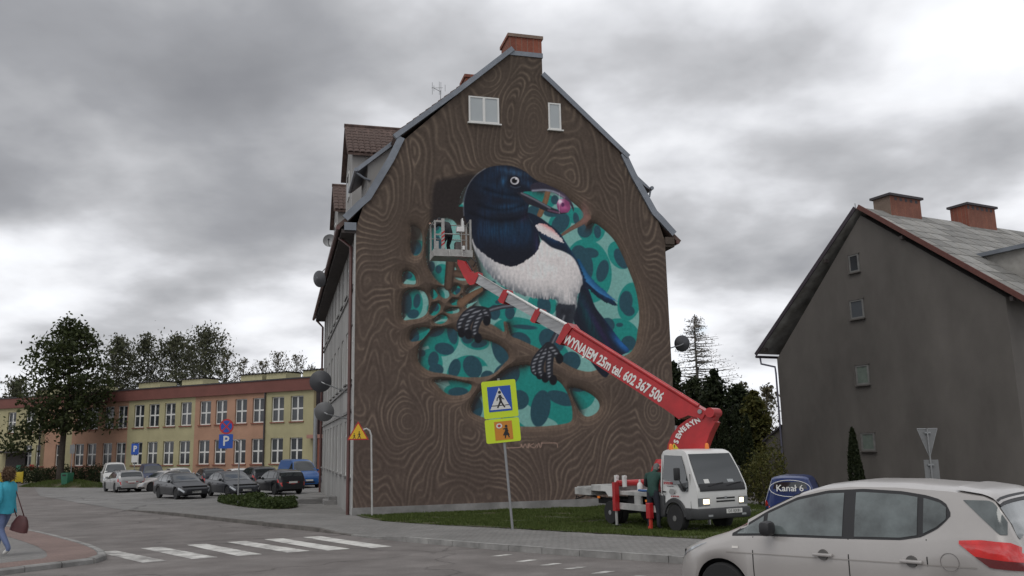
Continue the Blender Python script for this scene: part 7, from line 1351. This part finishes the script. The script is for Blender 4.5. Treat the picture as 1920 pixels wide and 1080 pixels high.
def cone_tree(label, px, top, Y, rp, seed, name='thuja', n=3600, lm=L_DARK, group=None):
    b = at(px, 900, Y); g0 = float(gz(b.x, Y)); H = at(px, top, Y).z - g0; r = rp * Y / F; g = np.random.default_rng(seed); root = thing(name, label, 'tree', (b.x, Y, g0), 0, group)
    tb = MB(); tb.tube([(0, 0, -.3), (0, 0, H * .9)], [.09, .02], 6); tb.build('trunk', M_BARK, root); f = g.random(n) ** .8; a = g.uniform(0, 6.28, n); rr = r * ((1 - f) ** .62) * (.75 + .3 * np.sqrt(g.random(n))) * (1 + .12 * np.sin(a * 3 + f * 9)); C = np.stack([rr * np.cos(a), rr * np.sin(a), .05 + f * H * .985], 1); put('crown', tri_mesh('crown', leaves(C, .20, g, up=1.6, asp=.4), lm), root)
cone_tree('slim dark thuja standing before the grey house wall', 1606, 803, 44, 17, 3)
for i, (px, top, rp) in enumerate(((1338, 772, 15), (1362, 760, 16), (1386, 768, 15), (1408, 776, 14))): cone_tree(['dark columnar thuja right beside the boom elbow', 'tallest dark columnar thuja of the row behind the truck', 'dark columnar thuja over the far side of the truck cab', 'dark columnar thuja at the grey-house end of the row'][i], px, top, 52 + i * .6, rp, 40 + i, n=3000, group='row of thujas behind the truck')
def bush(label, base, rx, ry, h, seed, lm=L_HEDGE, n=1300, leaf=.16, name='shrub', group=None):
    g = np.random.default_rng(seed); root = thing(name, label, 'shrub', base, 0, group); tb = MB()
    for k in range(5): a = k * 1.26; tb.tube([(0, 0, -.1), (rx * .4 * math.cos(a), ry * .4 * math.sin(a), h * .7)], [.03, .012], 4)
    tb.build('stems', M_BARK, root); d = g.normal(size=(n, 3)); d /= np.linalg.norm(d, axis=1)[:, None]; r = g.uniform(.55, 1.05, n)[:, None] * (1 + .15 * np.sin(5 * d[:, :1] + seed) + .12 * np.sin(7 * d[:, 1:2])); C = d * r * np.array([rx, ry, h * .52]) + np.array([0, 0, h * .5]); C[:, 2] = np.maximum(C[:, 2], .03); put('foliage', tri_mesh('foliage', leaves(C, leaf, g), lm), root)
for i in range(9):                                       # hedge along the school wall
    px = 62 + i * 22; x = ss(px, 885)[0]; p = SB + SU * x - SN * 1.6; p.z = float(gz(p.x, p.y)); bush('dark hedge shrub below the school windows, ' + ['first', 'second', 'third', 'fourth', 'fifth', 'sixth', 'seventh', 'eighth', 'ninth'][i] + ' from the school entrance', p, 1.05, .7, 1.55 + .2 * math.sin(i * 2.1), 60 + i, group='hedge shrubs along the school wall')
for i, (px, py, h) in enumerate(((1440, 936, 2.4), (1424, 938, 1.8), (1452, 934, 2.8))):
    p = at(px, py, 44 + i * 2); p.z = float(gz(p.x, p.y)); bush(['yellow-green shrub beside the annex of the grey house', 'low yellow-green shrub behind the truck and the blue van', 'tall yellow-green shrub touching the annex wall'][i], p, .9, .8, h + .6, 80 + i, lm=L_YEL, group='shrubs by the grey house annex')
# planted island by the parking sign and the grass mound with the bin
isl = resample([(-15.4, 45.2), (-14.6, 46.2), (-12.4, 43.4), (-9.9, 39.4), (-9.6, 37.4), (-10.6, 37.2), (-13.3, 41.0)], 4)
drape('planting_bed', [tuple(p) for p in isl], .03, M_SOIL, 1.0, kind='structure', label='narrow planted bed beside the parking lot')
g = np.random.default_rng(9); P = isl; lo, hi_ = P.min(0), P.max(0); x = g.uniform(lo[0], hi_[0], 30000); y = g.uniform(lo[1], hi_[1], 30000); k = inpoly(x, y, P); x, y = x[k], y[k]; hh = .34 * (.5 + .5 * np.sin(x * 2.3 + np.sin(y * 1.7))) + .12; z = gz(x, y) + .03 + g.random(len(x)) * hh
put('ground_cover', tri_mesh('ground_cover', leaves(np.stack([x, y, z], 1), .15, g), leaf_mat('ground_cover_leaves', (.035, .055, .016), (.07, .095, .03))), None, label='low green ground cover in the planted bed', kind='stuff')
mnd = np.array([(-37.5 + 6.4 * math.cos(a) * .95 - 2.0 * math.sin(a) * .3, 73.2 - 3.2 * math.cos(a) + 1.9 * math.sin(a)) for a in np.linspace(0, 2 * math.pi, 33)[:-1]])
_mi = np.linalg.inv(np.array([[6.08, -.6], [-3.2, 1.9]]))
def mlift(x, y): d = float(np.linalg.norm(_mi @ np.array([x + 37.5, y - 73.2]))); return -.06 + .55 * max(0, 1 - d * d)
drape('grass_mound', [tuple(p) for p in mnd], mlift, M_SOIL, .8, kind='structure', label='small grass mound beside the bin'); blades('mound_grass', mnd, 9000, .16, mlift, M_GRASS, 'short grass on the mound by the litter bin', 8)
